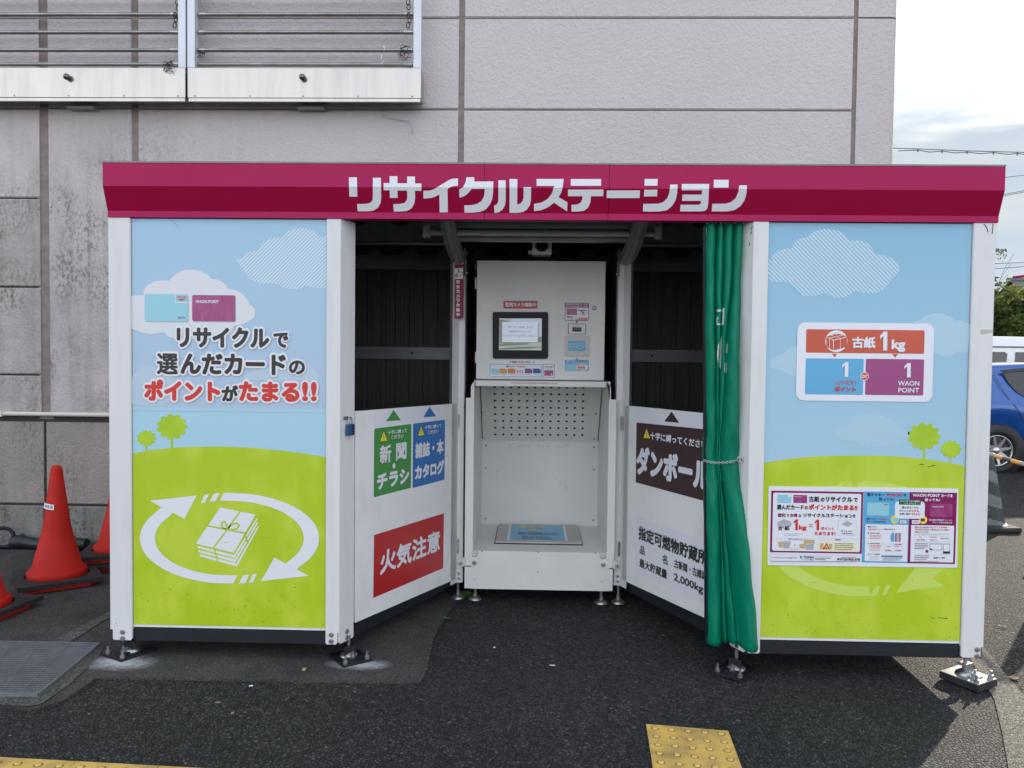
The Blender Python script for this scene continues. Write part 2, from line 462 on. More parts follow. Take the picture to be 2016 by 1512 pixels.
# asphalt
def ground_mat(name, c1, c2, stone, rough, bump, dist=0.006, gap=.35, sparkle=.996, spec=.5, big_s=1.3):
    """stones of aggregate with dark binder between them"""
    m = bpy.data.materials.new(name); m.use_nodes = True
    N, L = m.node_tree.nodes, m.node_tree.links
    b = N['Principled BSDF']; tc = N.new('ShaderNodeTexCoord'); b.inputs['Specular IOR Level'].default_value = spec
    wob = N.new('ShaderNodeTexNoise'); wob.inputs['Scale'].default_value = stone*.9; wob.inputs['Detail'].default_value = 3
    L.new(tc.outputs['Object'], wob.inputs['Vector'])
    sc_ = N.new('ShaderNodeVectorMath'); sc_.operation = 'SCALE'; sc_.inputs['Scale'].default_value = 0.9/stone; L.new(wob.outputs['Color'], sc_.inputs[0])
    ad_ = N.new('ShaderNodeVectorMath'); ad_.operation = 'ADD'; L.new(tc.outputs['Object'], ad_.inputs[0]); L.new(sc_.outputs['Vector'], ad_.inputs[1])
    vo = N.new('ShaderNodeTexVoronoi'); vo.inputs['Scale'].default_value = stone; vo.feature = 'F1'; L.new(ad_.outputs['Vector'], vo.inputs['Vector'])
    ve = N.new('ShaderNodeTexVoronoi'); ve.inputs['Scale'].default_value = stone; ve.feature = 'DISTANCE_TO_EDGE'; L.new(ad_.outputs['Vector'], ve.inputs['Vector'])
    big = N.new('ShaderNodeTexNoise'); big.inputs['Scale'].default_value = big_s; big.inputs['Detail'].default_value = 8
    big.inputs['Roughness'].default_value = 0.7
    L.new(tc.outputs['Object'], big.inputs['Vector'])
    sp = N.new('ShaderNodeTexWhiteNoise'); L.new(vo.outputs['Position'], sp.inputs['Vector'])
    r = N.new('ShaderNodeValToRGB')
    r.color_ramp.elements[0].position = 0.3; r.color_ramp.elements[0].color = (*c1, 1)
    r.color_ramp.elements[1].position = 0.72; r.color_ramp.elements[1].color = (*c2, 1)
    L.new(big.outputs['Fac'], r.inputs['Fac'])
    r2 = N.new('ShaderNodeValToRGB')
    r2.color_ramp.elements[0].position = 0.0; r2.color_ramp.elements[0].color = (.40, .40, .40, 1)
    r2.color_ramp.elements[1].position = sparkle-.006; r2.color_ramp.elements[1].color = (1.65, 1.65, 1.65, 1)
    e = r2.color_ramp.elements.new(sparkle); e.color = (3.2, 3.1, 2.9, 1)
    L.new(sp.outputs['Value'], r2.inputs['Fac'])
    mu = N.new('ShaderNodeMix'); mu.data_type = 'RGBA'; mu.blend_type = 'MULTIPLY'; mu.inputs['Factor'].default_value = 1.0
    mu.clamp_result = False
    L.new(r.outputs['Color'], mu.inputs['A']); L.new(r2.outputs['Color'], mu.inputs['B'])
    rg = N.new('ShaderNodeValToRGB'); rg.color_ramp.elements[0].position = 0.0; rg.color_ramp.elements[0].color = (gap, gap, gap, 1)
    rg.color_ramp.elements[1].position = 0.22; rg.color_ramp.elements[1].color = (1, 1, 1, 1)
    L.new(ve.outputs['Distance'], rg.inputs['Fac'])
    mu2 = N.new('ShaderNodeMix'); mu2.data_type = 'RGBA'; mu2.blend_type = 'MULTIPLY'; mu2.inputs['Factor'].default_value = 1.0; mu2.clamp_result = False
    L.new(mu.outputs['Result'], mu2.inputs['A']); L.new(rg.outputs['Color'], mu2.inputs['B'])
    L.new(mu2.outputs['Result'], b.inputs['Base Color'])
    b.inputs['Roughness'].default_value = rough
    fine = N.new('ShaderNodeTexNoise'); fine.inputs['Scale'].default_value = stone*3; fine.inputs['Detail'].default_value = 3
    L.new(tc.outputs['Object'], fine.inputs['Vector'])
    mr = N.new('ShaderNodeMapRange'); mr.inputs['From Max'].default_value = 0.30; L.new(ve.outputs['Distance'], mr.inputs['Value'])
    ad = N.new('ShaderNodeMath'); ad.operation = 'MULTIPLY_ADD'; ad.inputs[1].default_value = .35
    L.new(fine.outputs['Fac'], ad.inputs[0]); L.new(mr.outputs['Result'], ad.inputs[2])
    ad2 = N.new('ShaderNodeMath'); ad2.operation = 'MULTIPLY_ADD'; ad2.inputs[1].default_value = .8
    L.new(sp.outputs['Value'], ad2.inputs[0]); L.new(ad.outputs[0], ad2.inputs[2])
    bp = N.new('ShaderNodeBump'); bp.inputs['Strength'].default_value = bump; bp.inputs['Distance'].default_value = dist
    L.new(ad2.outputs[0], bp.inputs['Height']); L.new(bp.outputs['Normal'], b.inputs['Normal'])
    return m
M['asphalt'] = ground_mat('asphalt', (0.044, 0.044, 0.047), (0.082, 0.079, 0.080), 68, 0.75, 1.0, 0.012, .16, spec=.35)
M['asphalt_far'] = ground_mat('old_asphalt', (0.055, 0.052, 0.050), (0.10, 0.095, 0.088), 60, 0.8, 1.0, 0.014, .12, spec=.25)
M['concrete'] = ground_mat('concrete_apron', (0.032, 0.032, 0.030), (0.098, 0.096, 0.088), 190, 0.85, 0.6, 0.004, .55, big_s=2.6)
M['concrete_rim'] = ground_mat('concrete_rim', (0.07, 0.066, 0.055), (0.19, 0.18, 0.155), 120, 0.85, 0.8, 0.005, .5)
M['gutter'] = ground_mat('gutter_concrete', (0.20, 0.18, 0.15), (0.33, 0.30, 0.25), 120, 0.85, 0.9, 0.006, .5)

# wall
def wall_mat(name, base, stain, everywhere, amount, speck):
    """sprayed stucco: rough relief, stains and a darker tone at the lower left of the wall, each panel a little different"""
    m = bpy.data.materials.new(name); m.use_nodes = True
    N, L = m.node_tree.nodes, m.node_tree.links
    b = N['Principled BSDF']; tc = N.new('ShaderNodeTexCoord'); b.inputs['Specular IOR Level'].default_value = .25
    def noise(scale, detail, rough, stretch=(1, 1, 1)):
        n = N.new('ShaderNodeTexNoise'); n.inputs['Scale'].default_value = scale; n.inputs['Detail'].default_value = detail; n.inputs['Roughness'].default_value = rough
        mp = N.new('ShaderNodeMapping'); mp.inputs['Scale'].default_value = stretch
        L.new(tc.outputs['Object'], mp.inputs['Vector']); L.new(mp.outputs['Vector'], n.inputs['Vector']); return n.outputs['Fac']
    def math_(op, a, c):
        n = N.new('ShaderNodeMath'); n.operation = op
        for k, x in enumerate((a, c)):
            if isinstance(x, (int, float)): n.inputs[k].default_value = x
            else: L.new(x, n.inputs[k])
        return n.outputs[0]
    def rng(v, a, c, lo=0.0, hi=1.0):
        n = N.new('ShaderNodeMapRange'); n.inputs['From Min'].default_value = a; n.inputs['From Max'].default_value = c; n.inputs['To Min'].default_value = lo; n.inputs['To Max'].default_value = hi; L.new(v, n.inputs['Value']); return n.outputs[0]
    sp = N.new('ShaderNodeSeparateXYZ'); L.new(tc.outputs['Object'], sp.inputs[0])
    where = math_('MULTIPLY', rng(sp.outputs['X'], .5, -1.2), rng(sp.outputs['Z'], 3.5, 2.6))
    where = math_('MAXIMUM', where, everywhere)
    blot = rng(noise(1.3, 10, .80), .36, .72); streak = rng(noise(1.0, 5, .6, (11, 11, .7)), .45, .75); fine = rng(noise(48, 5, .7, (1, 1, .6)), .47, .62); fine = math_('MULTIPLY', fine, rng(noise(2.2, 3, .5), .42, .62))
    st = math_('ADD', math_('MULTIPLY', blot, .62), math_('MULTIPLY', streak, .34))
    st = math_('MULTIPLY', math_('MULTIPLY', st, where), amount)
    st = math_('ADD', st, math_('MULTIPLY', math_('MULTIPLY', fine, where), speck))
    mx = N.new('ShaderNodeMix'); mx.data_type = 'RGBA'; mx.inputs['A'].default_value = (*base, 1); mx.inputs['B'].default_value = (*stain, 1)
    L.new(st, mx.inputs['Factor'])
    gi = N.new('ShaderNodeNewGeometry'); pv = rng(gi.outputs['Random Per Island'], 0, 1, .95, 1.03)
    cl = rng(noise(.9, 4, .5), .3, .7, .95, 1.03)
    sc = N.new('ShaderNodeVectorMath'); sc.operation = 'SCALE'; L.new(mx.outputs['Result'], sc.inputs[0]); L.new(math_('MULTIPLY', pv, cl), sc.inputs['Scale'])
    L.new(sc.outputs['Vector'], b.inputs['Base Color'])
    b.inputs['Roughness'].default_value = 0.8
    n2 = noise(46, 5, .6); n3 = noise(120, 2, .5)
    hgt = math_('ADD', n2, math_('MULTIPLY', n3, .35))
    bp = N.new('ShaderNodeBump'); bp.inputs['Strength'].default_value = 0.75; bp.inputs['Distance'].default_value = 0.014
    L.new(hgt, bp.inputs['Height']); L.new(bp.outputs['Normal'], b.inputs['Normal'])
    return m
M['wall'] = wall_mat('wall_stucco', (0.605, 0.555, 0.548), (0.22, 0.205, 0.185), 0.05, 1.05, .75)
M['wall_dark'] = wall_mat('wall_dark_stucco', (0.50, 0.465, 0.45), (0.15, 0.145, 0.125), 0.85, 0.95, .8)  # darker base and heavier mottling for the left column's lower blocks
M['wall_low'] = wall_mat('wall_lower_stucco', (0.37, 0.33, 0.312), (0.17, 0.15, 0.13), 0.8, .75, .6)
M['wall_base'] = wall_mat('wall_plinth', (0.30, 0.295, 0.275), (0.06, 0.062, 0.05), 0.9, .95, .6)
M['joint'] = mat('joint_sealant', (0.27, 0.22, 0.195), 0.7, var=0.3, scale=9, stretch=(1, 1, 2))
M['joint_dk'] = mat('joint_backing', (0.05, 0.045, 0.04), 0.9)  # dark backing seen through the panel joints
def gpoly(name, pts, off, m, kind='structure', px=True):
    b = MB()
    ps = [G(*p) for p in pts] if px else [Vector((p[0], p[1], gz(p[0], p[1]))) for p in pts]
    tr = tessellate_polygon([[Vector((p.x, p.y, 0)) for p in ps]])
    b.add([p+Vector((0, 0, off)) for p in ps], list(tr), m)
    return tag(b.build(name), kind=kind)

# ------------------------------------------------------------------ ground
b = MB()
xs = [-60, -20, -6, -3, 0, 3, 6, 10, 20, 60, 120]; ys = [-40, -12, -4, -1, 2, 6, 12, 30, 80, 200]
def gz2(x, y): return gz(max(-8, min(12, x)), max(-6, min(12, y)))
b.grid([[(x, y, gz2(x, y)) for x in xs] for y in ys], M['asphalt'], False)
tag(b.build('asphalt_ground'), kind='structure')
PF = 0.012           # front face of the printed panels
# concrete apron under the left half, with the notch the asphalt runs into
ap = [G(-900, 1345), G(60, 1398)]
pts = [(-6, 1.93)] + [(-6, -.35)] + [tuple(G(*p)[:2]) for p in ((-60, 1395), (60, 1400), (120, 1385), (192, 1337), (430, 1341), (640, 1345), (800, 1346), (828, 1344), (836, 1330), (846, 1295), (852, 1262), (864, 1240), (880, 1212), (899, 1183), (905, 1150))] + [(1.62, 1.93)]
_r = random.Random(4); _q = []
for i in range(len(pts)):
    a, c = pts[i], pts[(i+1) % len(pts)]; ln_ = math.hypot(c[0]-a[0], c[1]-a[1]); k_ = max(1, min(60, int(ln_/.022))) if 2 <= i < len(pts)-2 else 1
    for j in range(k_): t_ = j/k_; _q.append((a[0]+(c[0]-a[0])*t_+(_r.uniform(-.0035, .0035) if k_ > 1 else 0), a[1]+(c[1]-a[1])*t_+(_r.uniform(-.0035, .0035) if k_ > 1 else 0)))
pts = _q
b = MB(); tr = tessellate_polygon([[Vector((x, y, 0)) for x, y in pts]])
b.add([(x, y, gz(x, y)+.009) for x, y in pts], list(tr), M['concrete'])
n = len(pts); b.add([(x, y, gz(x, y)+.009) for x, y in pts]+[(x, y, gz(x, y)-.01) for x, y in pts], [(i, (i+1) % n, (i+1) % n+n, i+n) for i in range(n)], M['concrete'])
tag(b.build('concrete_apron'), kind='structure')
# rim of rougher concrete around the drain
gpoly('concrete_rim', [(-80, 1240), (0, 1268), (196, 1270), (205, 1277), (192, 1300), (140, 1350), (82, 1392), (60, 1396), (-80, 1392)], .013, M['concrete_rim'])
gpoly('kerb_strip', [(90, 1272), (120, 1258), (205, 1214), (260, 1185), (268, 1192), (205, 1226), (150, 1262), (132, 1272)], .0135, M['concrete_rim'])
# gutter along the right side and older asphalt beyond it
gl = [G(1905, 1290), G(1957, 1377), G(1972, 1440), G(1985, 1512)]
gr_ = [G(1939, 1279), G(2010, 1364)]
dirg = (gr_[1]-gr_[0]).normalized()
gA = gr_[0]-dirg*9; gB = gr_[1]+dirg*2.0
gC = gl[3]+(gl[3]-gl[1]).normalized()*1.5; gD = gl[0]-dirg*9
gpoly('gutter', [gA[:2], gB[:2], gC[:2], gl[3][:2], gl[2][:2], gl[1][:2], gl[0][:2], gD[:2]], .004, M['gutter'], px=False)
far = [gA[:2], gB[:2], (40, gB.y-6), (60, 30), (gA.x+2, 30)]
gpoly('car_park', far, .004, M['asphalt_far'], px=False)

# pale powder spilled round two of the feet: thin, ragged, see-through at the edge
def spill_mat(name, col, fade):
    m = mat(name, col, 0.9); N, L = m.node_tree.nodes, m.node_tree.links; bs = N['Principled BSDF']
    tc = N.new('ShaderNodeTexCoord'); ln = N.new('ShaderNodeVectorMath'); ln.operation = 'LENGTH'
    L.new(tc.outputs['Object'], ln.inputs[0])
    n = N.new('ShaderNodeTexNoise'); n.inputs['Scale'].default_value = 5; n.inputs['Detail'].default_value = 10; n.inputs['Roughness'].default_value = .8
    L.new(tc.outputs['Object'], n.inputs['Vector'])
    a = N.new('ShaderNodeMath'); a.operation = 'MULTIPLY_ADD'; a.inputs[1].default_value = -1.0; a.inputs[2].default_value = 0.80
    L.new(ln.outputs['Value'], a.inputs[0])
    s = N.new('ShaderNodeMath'); s.operation = 'MULTIPLY'; L.new(a.outputs[0], s.inputs[0]); L.new(n.outputs['Fac'], s.inputs[1])
    r = N.new('ShaderNodeMapRange'); r.inputs['From Min'].default_value = 0.14; r.inputs['From Max'].default_value = 0.36; r.inputs['To Max'].default_value = fade
    L.new(s.outputs[0], r.inputs['Value']); L.new(r.outputs[0], bs.inputs['Alpha'])
    return m
M['powder'] = spill_mat('white_powder', (0.50, 0.51, 0.53), 0.85)
def spill(px, py, sx, sy):
    c = G(px, py); b = MB(); k = 28
    b.add([(0, 0, 0)]+[(.75*math.cos(2*math.pi*i/k), .75*math.sin(2*math.pi*i/k), 0) for i in range(k)], [(0, 1+i, 1+(i+1) % k) for i in range(k)], M['powder'])
    o = b.build('powder_patch'); o.location = c+Vector((0, 0, .0125)); o.scale = (sx, sy, 1); o.rotation_euler = (-.0, .0122, 0)
    tag(o, kind='stuff')
    return o
spill(236, 1310, .36, .20); spill(708, 1313, .32, .15)

# ------------------------------------------------------------------ store building
YW = 1.9
WP = PY(YW)
bld = thing('store_building', 'tall grey stucco store wall with brown panel joints, behind the recycling station', 'building', (1.4, YW, 0))
def wz(py, px=600): return WP.uv(px, py)[1]
def wx(px, py=300): return WP.uv(px, py)[0]
XC = wx(1767, 200)
vj = [(wx(86, 300)-.031, wx(86, 300)+.031), (wx(265.5, 150)-.026, wx(265.5, 150)+.026), (wx(908.5, 180)-.021, wx(908.5, 180)+.021), (wx(1684, 100)-.016, wx(1684, 100)+.016)]
zrow = [wz(993, 50), wz(822, 50), wz(738, 50), wz(565, 50), wz(390, 50), wz(213.5, 50), wz(36, 50)]
rowh = zrow[6]-zrow[5]
zrow += [zrow[6]+rowh*i for i in range(1, 4)]
ztop = zrow[-1]
w = MB()
def wpanel(x0, x1, z0, z1, m, c=.006, y=YW):
    w.cbox((x0, y, z0), (x1, y+.10, z1), m, c)
    # front bevel
cols = [(-8.0, vj[0][0]), (vj[0][1], vj[1][0]), (vj[1][1], vj[2][0]), (vj[2][1], vj[3][0])]
for ci, (x0, x1) in enumerate(cols):
    rows = []
    if ci == 0:
        rows = [(zrow[1]+.022, zrow[2]-.006), (zrow[2]+.006, zrow[3]-.006), (zrow[3]+.006, zrow[4]-.005), (zrow[4]+.005, zrow[5]-.006)]
    elif ci in (1, 2):
        rows = [(zrow[1]+.022, zrow[5]-.006)]
    else:
        rows = [(zrow[1]+.022, zrow[3]-.006), (zrow[3]+.006, zrow[5]-.006)]
    rows += [(zrow[k]+.006, zrow[k+1]-.006) for k in range(5, len(zrow)-1)]
    for z0, z1 in rows:
        # a fine score line halves the wide upper panels
        w.cbox((x0, YW, z0), (x1, YW+.10, z1), M['wall_dark' if ci == 0 and z1 < zrow[4]+.1 else 'wall'], .007)
# rounded corner strip and the side of the building going back
prof = [(vj[3][1], YW)]
for i in range(7):
    a = math.radians(-90+15*i); prof.append((XC-.06+.06*math.cos(a), YW+.06+.06*math.sin(a)))
prof += [(XC, YW+14), (vj[3][1], YW+14)]
for z0, z1 in [(gz(XC)-.1, zrow[5]-.006), (zrow[5]-.006, zrow[6]-.006)]+[(zrow[k]+.006, zrow[k+1]-.006) for k in range(6, len(zrow)-1)]:
    w.prism(prof, z0, z1, M['wall'])
w.build('wall', bld)
w = MB()
for (x0, x1) in [(-8.0, vj[0][0]+.014), (vj[0][0]+.036, wx(908, 900)), (wx(908, 900)+.02, XC-.02)]:
    w.cbox((x0, YW-.002, zrow[0]+.008), (x1, YW+.1, zrow[1]-.03), M['wall_low'], .007)
w.build('lower_wall', bld)
w = MB()
for (x0, x1) in [(-8.0, vj[0][0]+.014), (vj[0][0]+.034, wx(908, 900)), (wx(908, 900)+.02, XC-.02)]:
    w.cbox((x0, YW-.01, -.1), (x1, YW+.1, zrow[0]-.008), M['wall_base'], .007)
w.build('plinth', bld)
w = MB()
for i, (x0, x1) in enumerate(vj):
    if i < 3: w.box((x0-.02, YW+.008, zrow[1]-.01), (x1+.02, YW+.06, ztop), M['joint'])
    else: w.box((x0-.02, YW+.008, -.1), (x1+.02, YW+.06, ztop), M['joint'])
w.build('sealant_joint', bld)
w = MB()
w.box((-8, YW+.014, -.1), (XC-.08, YW+.09, ztop), M['joint_dk'])
for k in range(5, len(zrow)-1):
    w.box((-8, YW+.0115, zrow[k]-.02), (XC-.07, YW+.0135, zrow[k]+.02), M['joint'])
w.build('backing', bld)
# white pipe along the wall
b = MB()
zp = wz(815, 100)
b.tube([(-8, YW-.02, zp), (1.2, YW-.02, zp)], .0155, M['cream'], 12)
for x in (-3.4, -2.3, -1.85, -.8): b.box((x, YW-.04, zp-.02), (x+.03, YW-.001, zp+.02), M['cream'])
tag(b.build('wall_pipe'), 'thin off-white pipe running along the stucco wall beside the left post', 'pipe')
# rust and dirt streaks below the frame brackets
b = MB()
M['rust_streak'] = mat('rust_streak', (0.29, 0.255, 0.245), 0.85, var=.25, scale=12)

# ------------------------------------------------------------------ steel frames high on the wall
YF = 1.74
FPn = PY(YF)
def fx(px, py=160): return FPn.uv(px, py)[0]
def fz(py, px=600): return FPn.uv(px, py)[1]
zb1, zb0, zl = fz(133), fz(193.5), fz(199.5)
ztf = zb1+1.9
M['knob'] = mat('dark_knob', (.16, .155, .15), .25, .9)
M['rod'] = mat('steel_rod', (.34, .33, .31), .32, .8, var=.3, scale=8)
def frame(x0, x1, posts, label, knobs, screws):
    t = thing('steel_frame', label, 'metal frame', ((x0+x1)/2, YF, zl), 0, 'steel frames on the wall')
    b = MB(); b.cbox((x0, YF, zb0), (x1, YW-.03, zb1), M['stainless'], .004)
    b.box((x0+.004, YF+.004, zl), (x1-.004, YF+.02, zb0), M['stainless'])
    for kx in screws:
        for zz in (zb0+.015,): b.lathe([(0, .004), (.005, .003), (.006, 0)], M['steel'], Matrix.Translation((kx, YF, zz)) @ Matrix.Rotation(math.radians(90), 4, 'X'), 10)
    b.build('trough', t)
    for kx in knobs:
        k = MB(); k.lathe([(.0005, .044)]+[(.022*math.cos(math.radians(a_)), .022+.022*math.sin(math.radians(a_))) for a_ in range(75, -76, -15)], M['knob'], Matrix.Translation((kx, YF, fz(154))) @ Matrix.Rotation(math.radians(90), 4, 'X'), 20)
        k.build('knob', t)
    for p0, p1 in posts:
        p = MB(); p.cbox((p0, YF+.002, zb1), (p1, YF+.06, ztf), M['white_metal'], .003); p.build('post', t)
    xa, xb = posts[0][1] if len(posts) > 1 else x0, posts[-1][0]
    zr = [fz(121.5, 600), fz(93, 600), fz(57.5, 600), fz(22, 600)]
    zr += [zr[-1]+(zr[-1]-zr[-2])*i for i in range(1, 6)]
    for i, z in enumerate(zr):
        r = MB(); r.tube([(xa, YF+.05, z), (xb, YF+.05, z)], .0145, M['rod'], 10)
        r.tube([(xb-.07, YF+.05, z), (xb-.012, YF+.05, z)], .0165, M['steel'], 10)
        if i > 0: r.tube([(xa+.012, YF+.05, z), (xa+.06, YF+.05, z)], .0165, M['steel'], 10)
        r.build('rod', t)
    br = MB()
    for kx in knobs: br.box((kx-.07, YF+.09, zl-.022), (kx+.12, YW-.001, zl-.004), M['dgrey'])
    br.build('bracket', t)
    return t
frame(-5.2, fx(364.7), [(-5.2, -5.15), (fx(350, 80), fx(364.7, 80))], 'left steel frame on the wall, cut off by the photo edge, with horizontal rods', [fx(135)], [fx(28), fx(135), fx(244), fx(350)])
frame(fx(369.5), fx(828.5), [(fx(368, 80), fx(383, 80)), (fx(813.5, 80), fx(829, 80))], 'right steel frame on the wall, whole, with four horizontal rods and a mirror-like trough', [fx(597)], [fx(384), fx(492), fx(597), fx(705), fx(812)])
# black cable inside the right frame and the tangles of wire left on the rods
def squig(name, label, c, r, n, mt, seed, rad=.0016, cat='wire', grp=None, drop=0.0):
    rnd = random.Random(seed); b = MB(); pts = []
    p = Vector(c)
    for i in range(n):
        q = Vector(c)+Vector((rnd.uniform(-r, r), rnd.uniform(-.02, .004), rnd.uniform(-r, r)*1.1))
        pts.append(p.lerp(q, .75)); p = pts[-1]
    sm = []
    for i in range(len(pts)-1):
        a, c2 = pts[i], pts[i+1]
        m0 = pts[i-1] if i else a; m1 = pts[i+2] if i+2 < len(pts) else c2
        for k in range(4):
            t = k/4; sm.append(0.5*((2*a)+(c2-m0)*t+(2*m0-5*a+4*c2-m1)*t*t+(3*a-m0-3*c2+m1)*t*t*t))
    if drop: sm += [sm[-1]+Vector((0.01*math.sin(i), 0, -drop*i/5)) for i in range(1, 6)]
    b.tube(sm, rad, mt, 5)
    return tag(b.build(name), label, cat, grp)
fp = lambda px, py, o=.0: FPn.px(px, py, o)
squig('wire_tangle', 'black wire tangle hanging over the left steel trough beside the double post', fp(333, 133, .012), .045, 34, M['blackp'], 3)
squig('wire_tangle', 'black wire tangle on the lowest rods at the right frame end', fp(797, 106, .012), .05, 34, M['blackp'], 5)
squig('wire_tangle', 'small black wire tangle at the left end of the right frame', fp(397, 108, .012), .035, 22, M['blackp'], 8)
b = MB(); b.tube([fp(756, 92, .02), fp(759, 100, .024), fp(754, 110, .024), fp(752, 118, .026), fp(746, 124, .024), fp(752, 128, .02), fp(757, 121, .02)], .003, M['print_white'], 6)
tag(b.build('cord_scrap'), 'short white cord knotted round the lowest rod of the right frame', 'cord')
for ptsx, lb in (([(345, 0), (346, 12)], 'hook chain at top of the left frame post'), ([(341, 26), (342, 34), (340, 46)], 'hook chain between upper rods by the left frame post'), ([(803, 27), (805, 36), (802, 46)], 'hook chain between the two upper rods at right end'), ([(802, 0), (803, 10)], 'hook chain above the top rod at right end')):
    b = MB()
    for i, q in enumerate(ptsx):
        c = fp(*q, -.03); b.tube([c+Vector((.012*math.cos(a), 0, .02*math.sin(a))) for a in [i2*math.pi/4 for i2 in range(8)]], .0035, M['blackp'], 5, True)
    tag(b.build('hook_chain'), 'dark '+lb, 'chain', 'hook chains on the frames')
b = MB()
b.tube([fp(742, 200, -.12), fp(745, 212, -.145), fp(756, 219, -.145), fp(775, 222, -.148), fp(795, 226, -.148), fp(803, 236, -.148), fp(806, 246, -.148), fp(803, 252, -.148)], .0022, M['steel'], 5)
tag(b.build('loose_wire'), 'thin loose wire hanging down the wall below the right frame', 'wire')
# ------------------------------------------------------------------ recycling station
ST = thing('recycling_station', 'white recycling station with magenta header and grassy sky-blue printed panels', 'recycling booth', (2.03, .8, 0))
H = 2.080; Z0 = 0.09; W = 4.06
XL0, XL1 = .106, 1.021            # left printed panel
XR0, XR1 = 3.043, 3.955           # right printed panel
PL, PR = Vector((1.087, 0, 0)), Vector((2.973, 0, 0))
QL, QR = Vector((1.541, 1.0, 0)), Vector((2.508, 1.0, 0))
dL = (QL-PL).normalized(); dR = (QR-PR).normalized()
DL = Plane(PL, dL, (0, 0, 1), (dL.y, -dL.x, 0))
DR = Plane(PR, dR, (0, 0, 1), (-dR.y, dR.x, 0))
def bolt(b, p, nrm, r=.009, h=.008, m=None):
    Mx = Matrix.Translation(p) @ Vector((0, 0, 1)).rotation_difference(Vector(nrm)).to_matrix().to_4x4()
    b.lathe([(r*1.35, 0), (r*1.35, h*.25), (r, h*.3), (r*.95, h), (0.0005, h)], m or M['steel'], Mx, 10, False)
def bz(py, px=1000): return PY(0).uv(px, py)[1]
PB = bz(1260, 238)
# posts
def post_simple(x0, x1, name='post'):
    b = MB()
    b.cbox((x0, 0, PB+.05), (x1, .09, H), M['white'], .004)
    n = .012 if x0 < 1 else -.012
    xa, xb = (x0+.014, x1) if x0 < 1 else (x0, x1-.014)
    b.slab(PY(0), [(xa+.006, PB), (xb-.006, PB), (xb, PB+.006), (xb, PB+.05), (xa, PB+.05), (xa, PB+.006)], .0, -.012, M['white'], px=False)
    b.box((x0+.006, .014, Z0+.002), (x1-.002, .085, PB+.05), M['black_steel'])
    cx = .060 if x0 < 1 else x1-.030
    for py in (1243.5, 1256): bolt(b, Vector((cx, 0, bz(py, 238)-.002)), (0, -1, 0))
    return b
b = post_simple(-.001, XL0-.002)
for q in ((229, 1228, 2.2), (226.5, 1233, 1.6)): b.disc(PY(0), q[0], q[1], q[2]*.45, .0008, M['seam'], 8)
b.build('post', ST)
b = post_simple(XR1+.002, W-.002)
b.slab(PY(0), [(1930, 649), (1954, 649), (1954, 654), (1931, 659)], .0002, .0008, M['tape'])
for pts in ([(1937, 441), (1943, 449), (1945, 457)], [(1954, 447), (1954, 452), (1953, 460)], [(1954, 441), (1955, 446)]):
    b.stroke(PY(0), pts, .004, .0006, M['seam'])
for pts in ([(1931, 1004), (1940, 1005), (1949, 1004)],): b.stroke(PY(0), pts, .0015, .0006, M['grey_p'])
b.build('post', ST)
def post_corner(P, d, sx, x0, x1):
    """front corner of the alcove: one face to the front, one along the alcove"""
    b = MB()
    e = P + d*.108
    inn = Vector((-sx*d.y, sx*d.x, 0))*.06
    pts = [(x0, 0), (P.x, 0), (e.x, e.y), ((e+inn).x, (e+inn).y), (x0, .085)]
    if sx < 0: pts = [(P.x, 0), (x1, 0), (x1, .085), ((e-inn*-1).x, (e-inn*-1).y), (e.x, e.y)]
    b.prism(pts, PB+.055, H, M['white'])
    fa, fb = (x0, P.x-.010) if sx > 0 else (P.x+.010, x1)
    b.slab(PY(0), [(fa+.006, PB), (fb-.006, PB), (fb, PB+.006), (fb, PB+.055), (fa, PB+.055), (fa, PB+.006)], 0, -.012, M['white'], px=False)
    pl = DL if sx > 0 else DR
    b.slab(pl, [(.012, PB), (.102, PB), (.108, PB+.006), (.108, PB+.055), (.006, PB+.055), (.006, PB+.006)], 0, -.012, M['white'], px=False)
    pts2 = [(p[0], p[1]+.012) for p in pts]
    b.prism(pts2, Z0+.002, PB+.055, M['black_steel'])
    for dz in (.015, .045):
        bolt(b, Vector(((fa+fb)/2, 0, PB+dz)), (0, -1, 0)); bolt(b, pl.at(.055, PB+dz), pl.N)
    return b
b = post_corner(PL, dL, 1, XL1+.002, None)
b.build('post', ST)
b = post_corner(PR, dR, -1, None, XR0-.002)
for pts in ([(1481, 446), (1479, 452)], [(1480, 456), (1478, 461)], [(1476, 478), (1475, 483)]): b.stroke(DR, pts, .006, .0006, M['seam'])
b.build('post', ST)
# posts at the inner end of the alcove
def post_inner(Q, d, sx):
    b = MB(); s = Q - d*.075
    f = Q.x + sx*.034
    pts = [(s.x, s.y), (Q.x, Q.y), (f, Q.y), (f, Q.y+.09), (Q.x-sx*.06, Q.y+.05)]
    b.prism(pts, Z0+.02, 2.03, M['white'])
    pl = DL if sx > 0 else DR
    u = (Q-pl.O).dot(pl.U)
    for dz in (.045, .075): bolt(b, Vector((Q.x+sx*.012, Q.y, Z0+dz)), (0, -1, 0), .007)
    return b
post_inner(QL, dL, 1).build('post', ST)
post_inner(QR, dR, -1).build('post', ST)
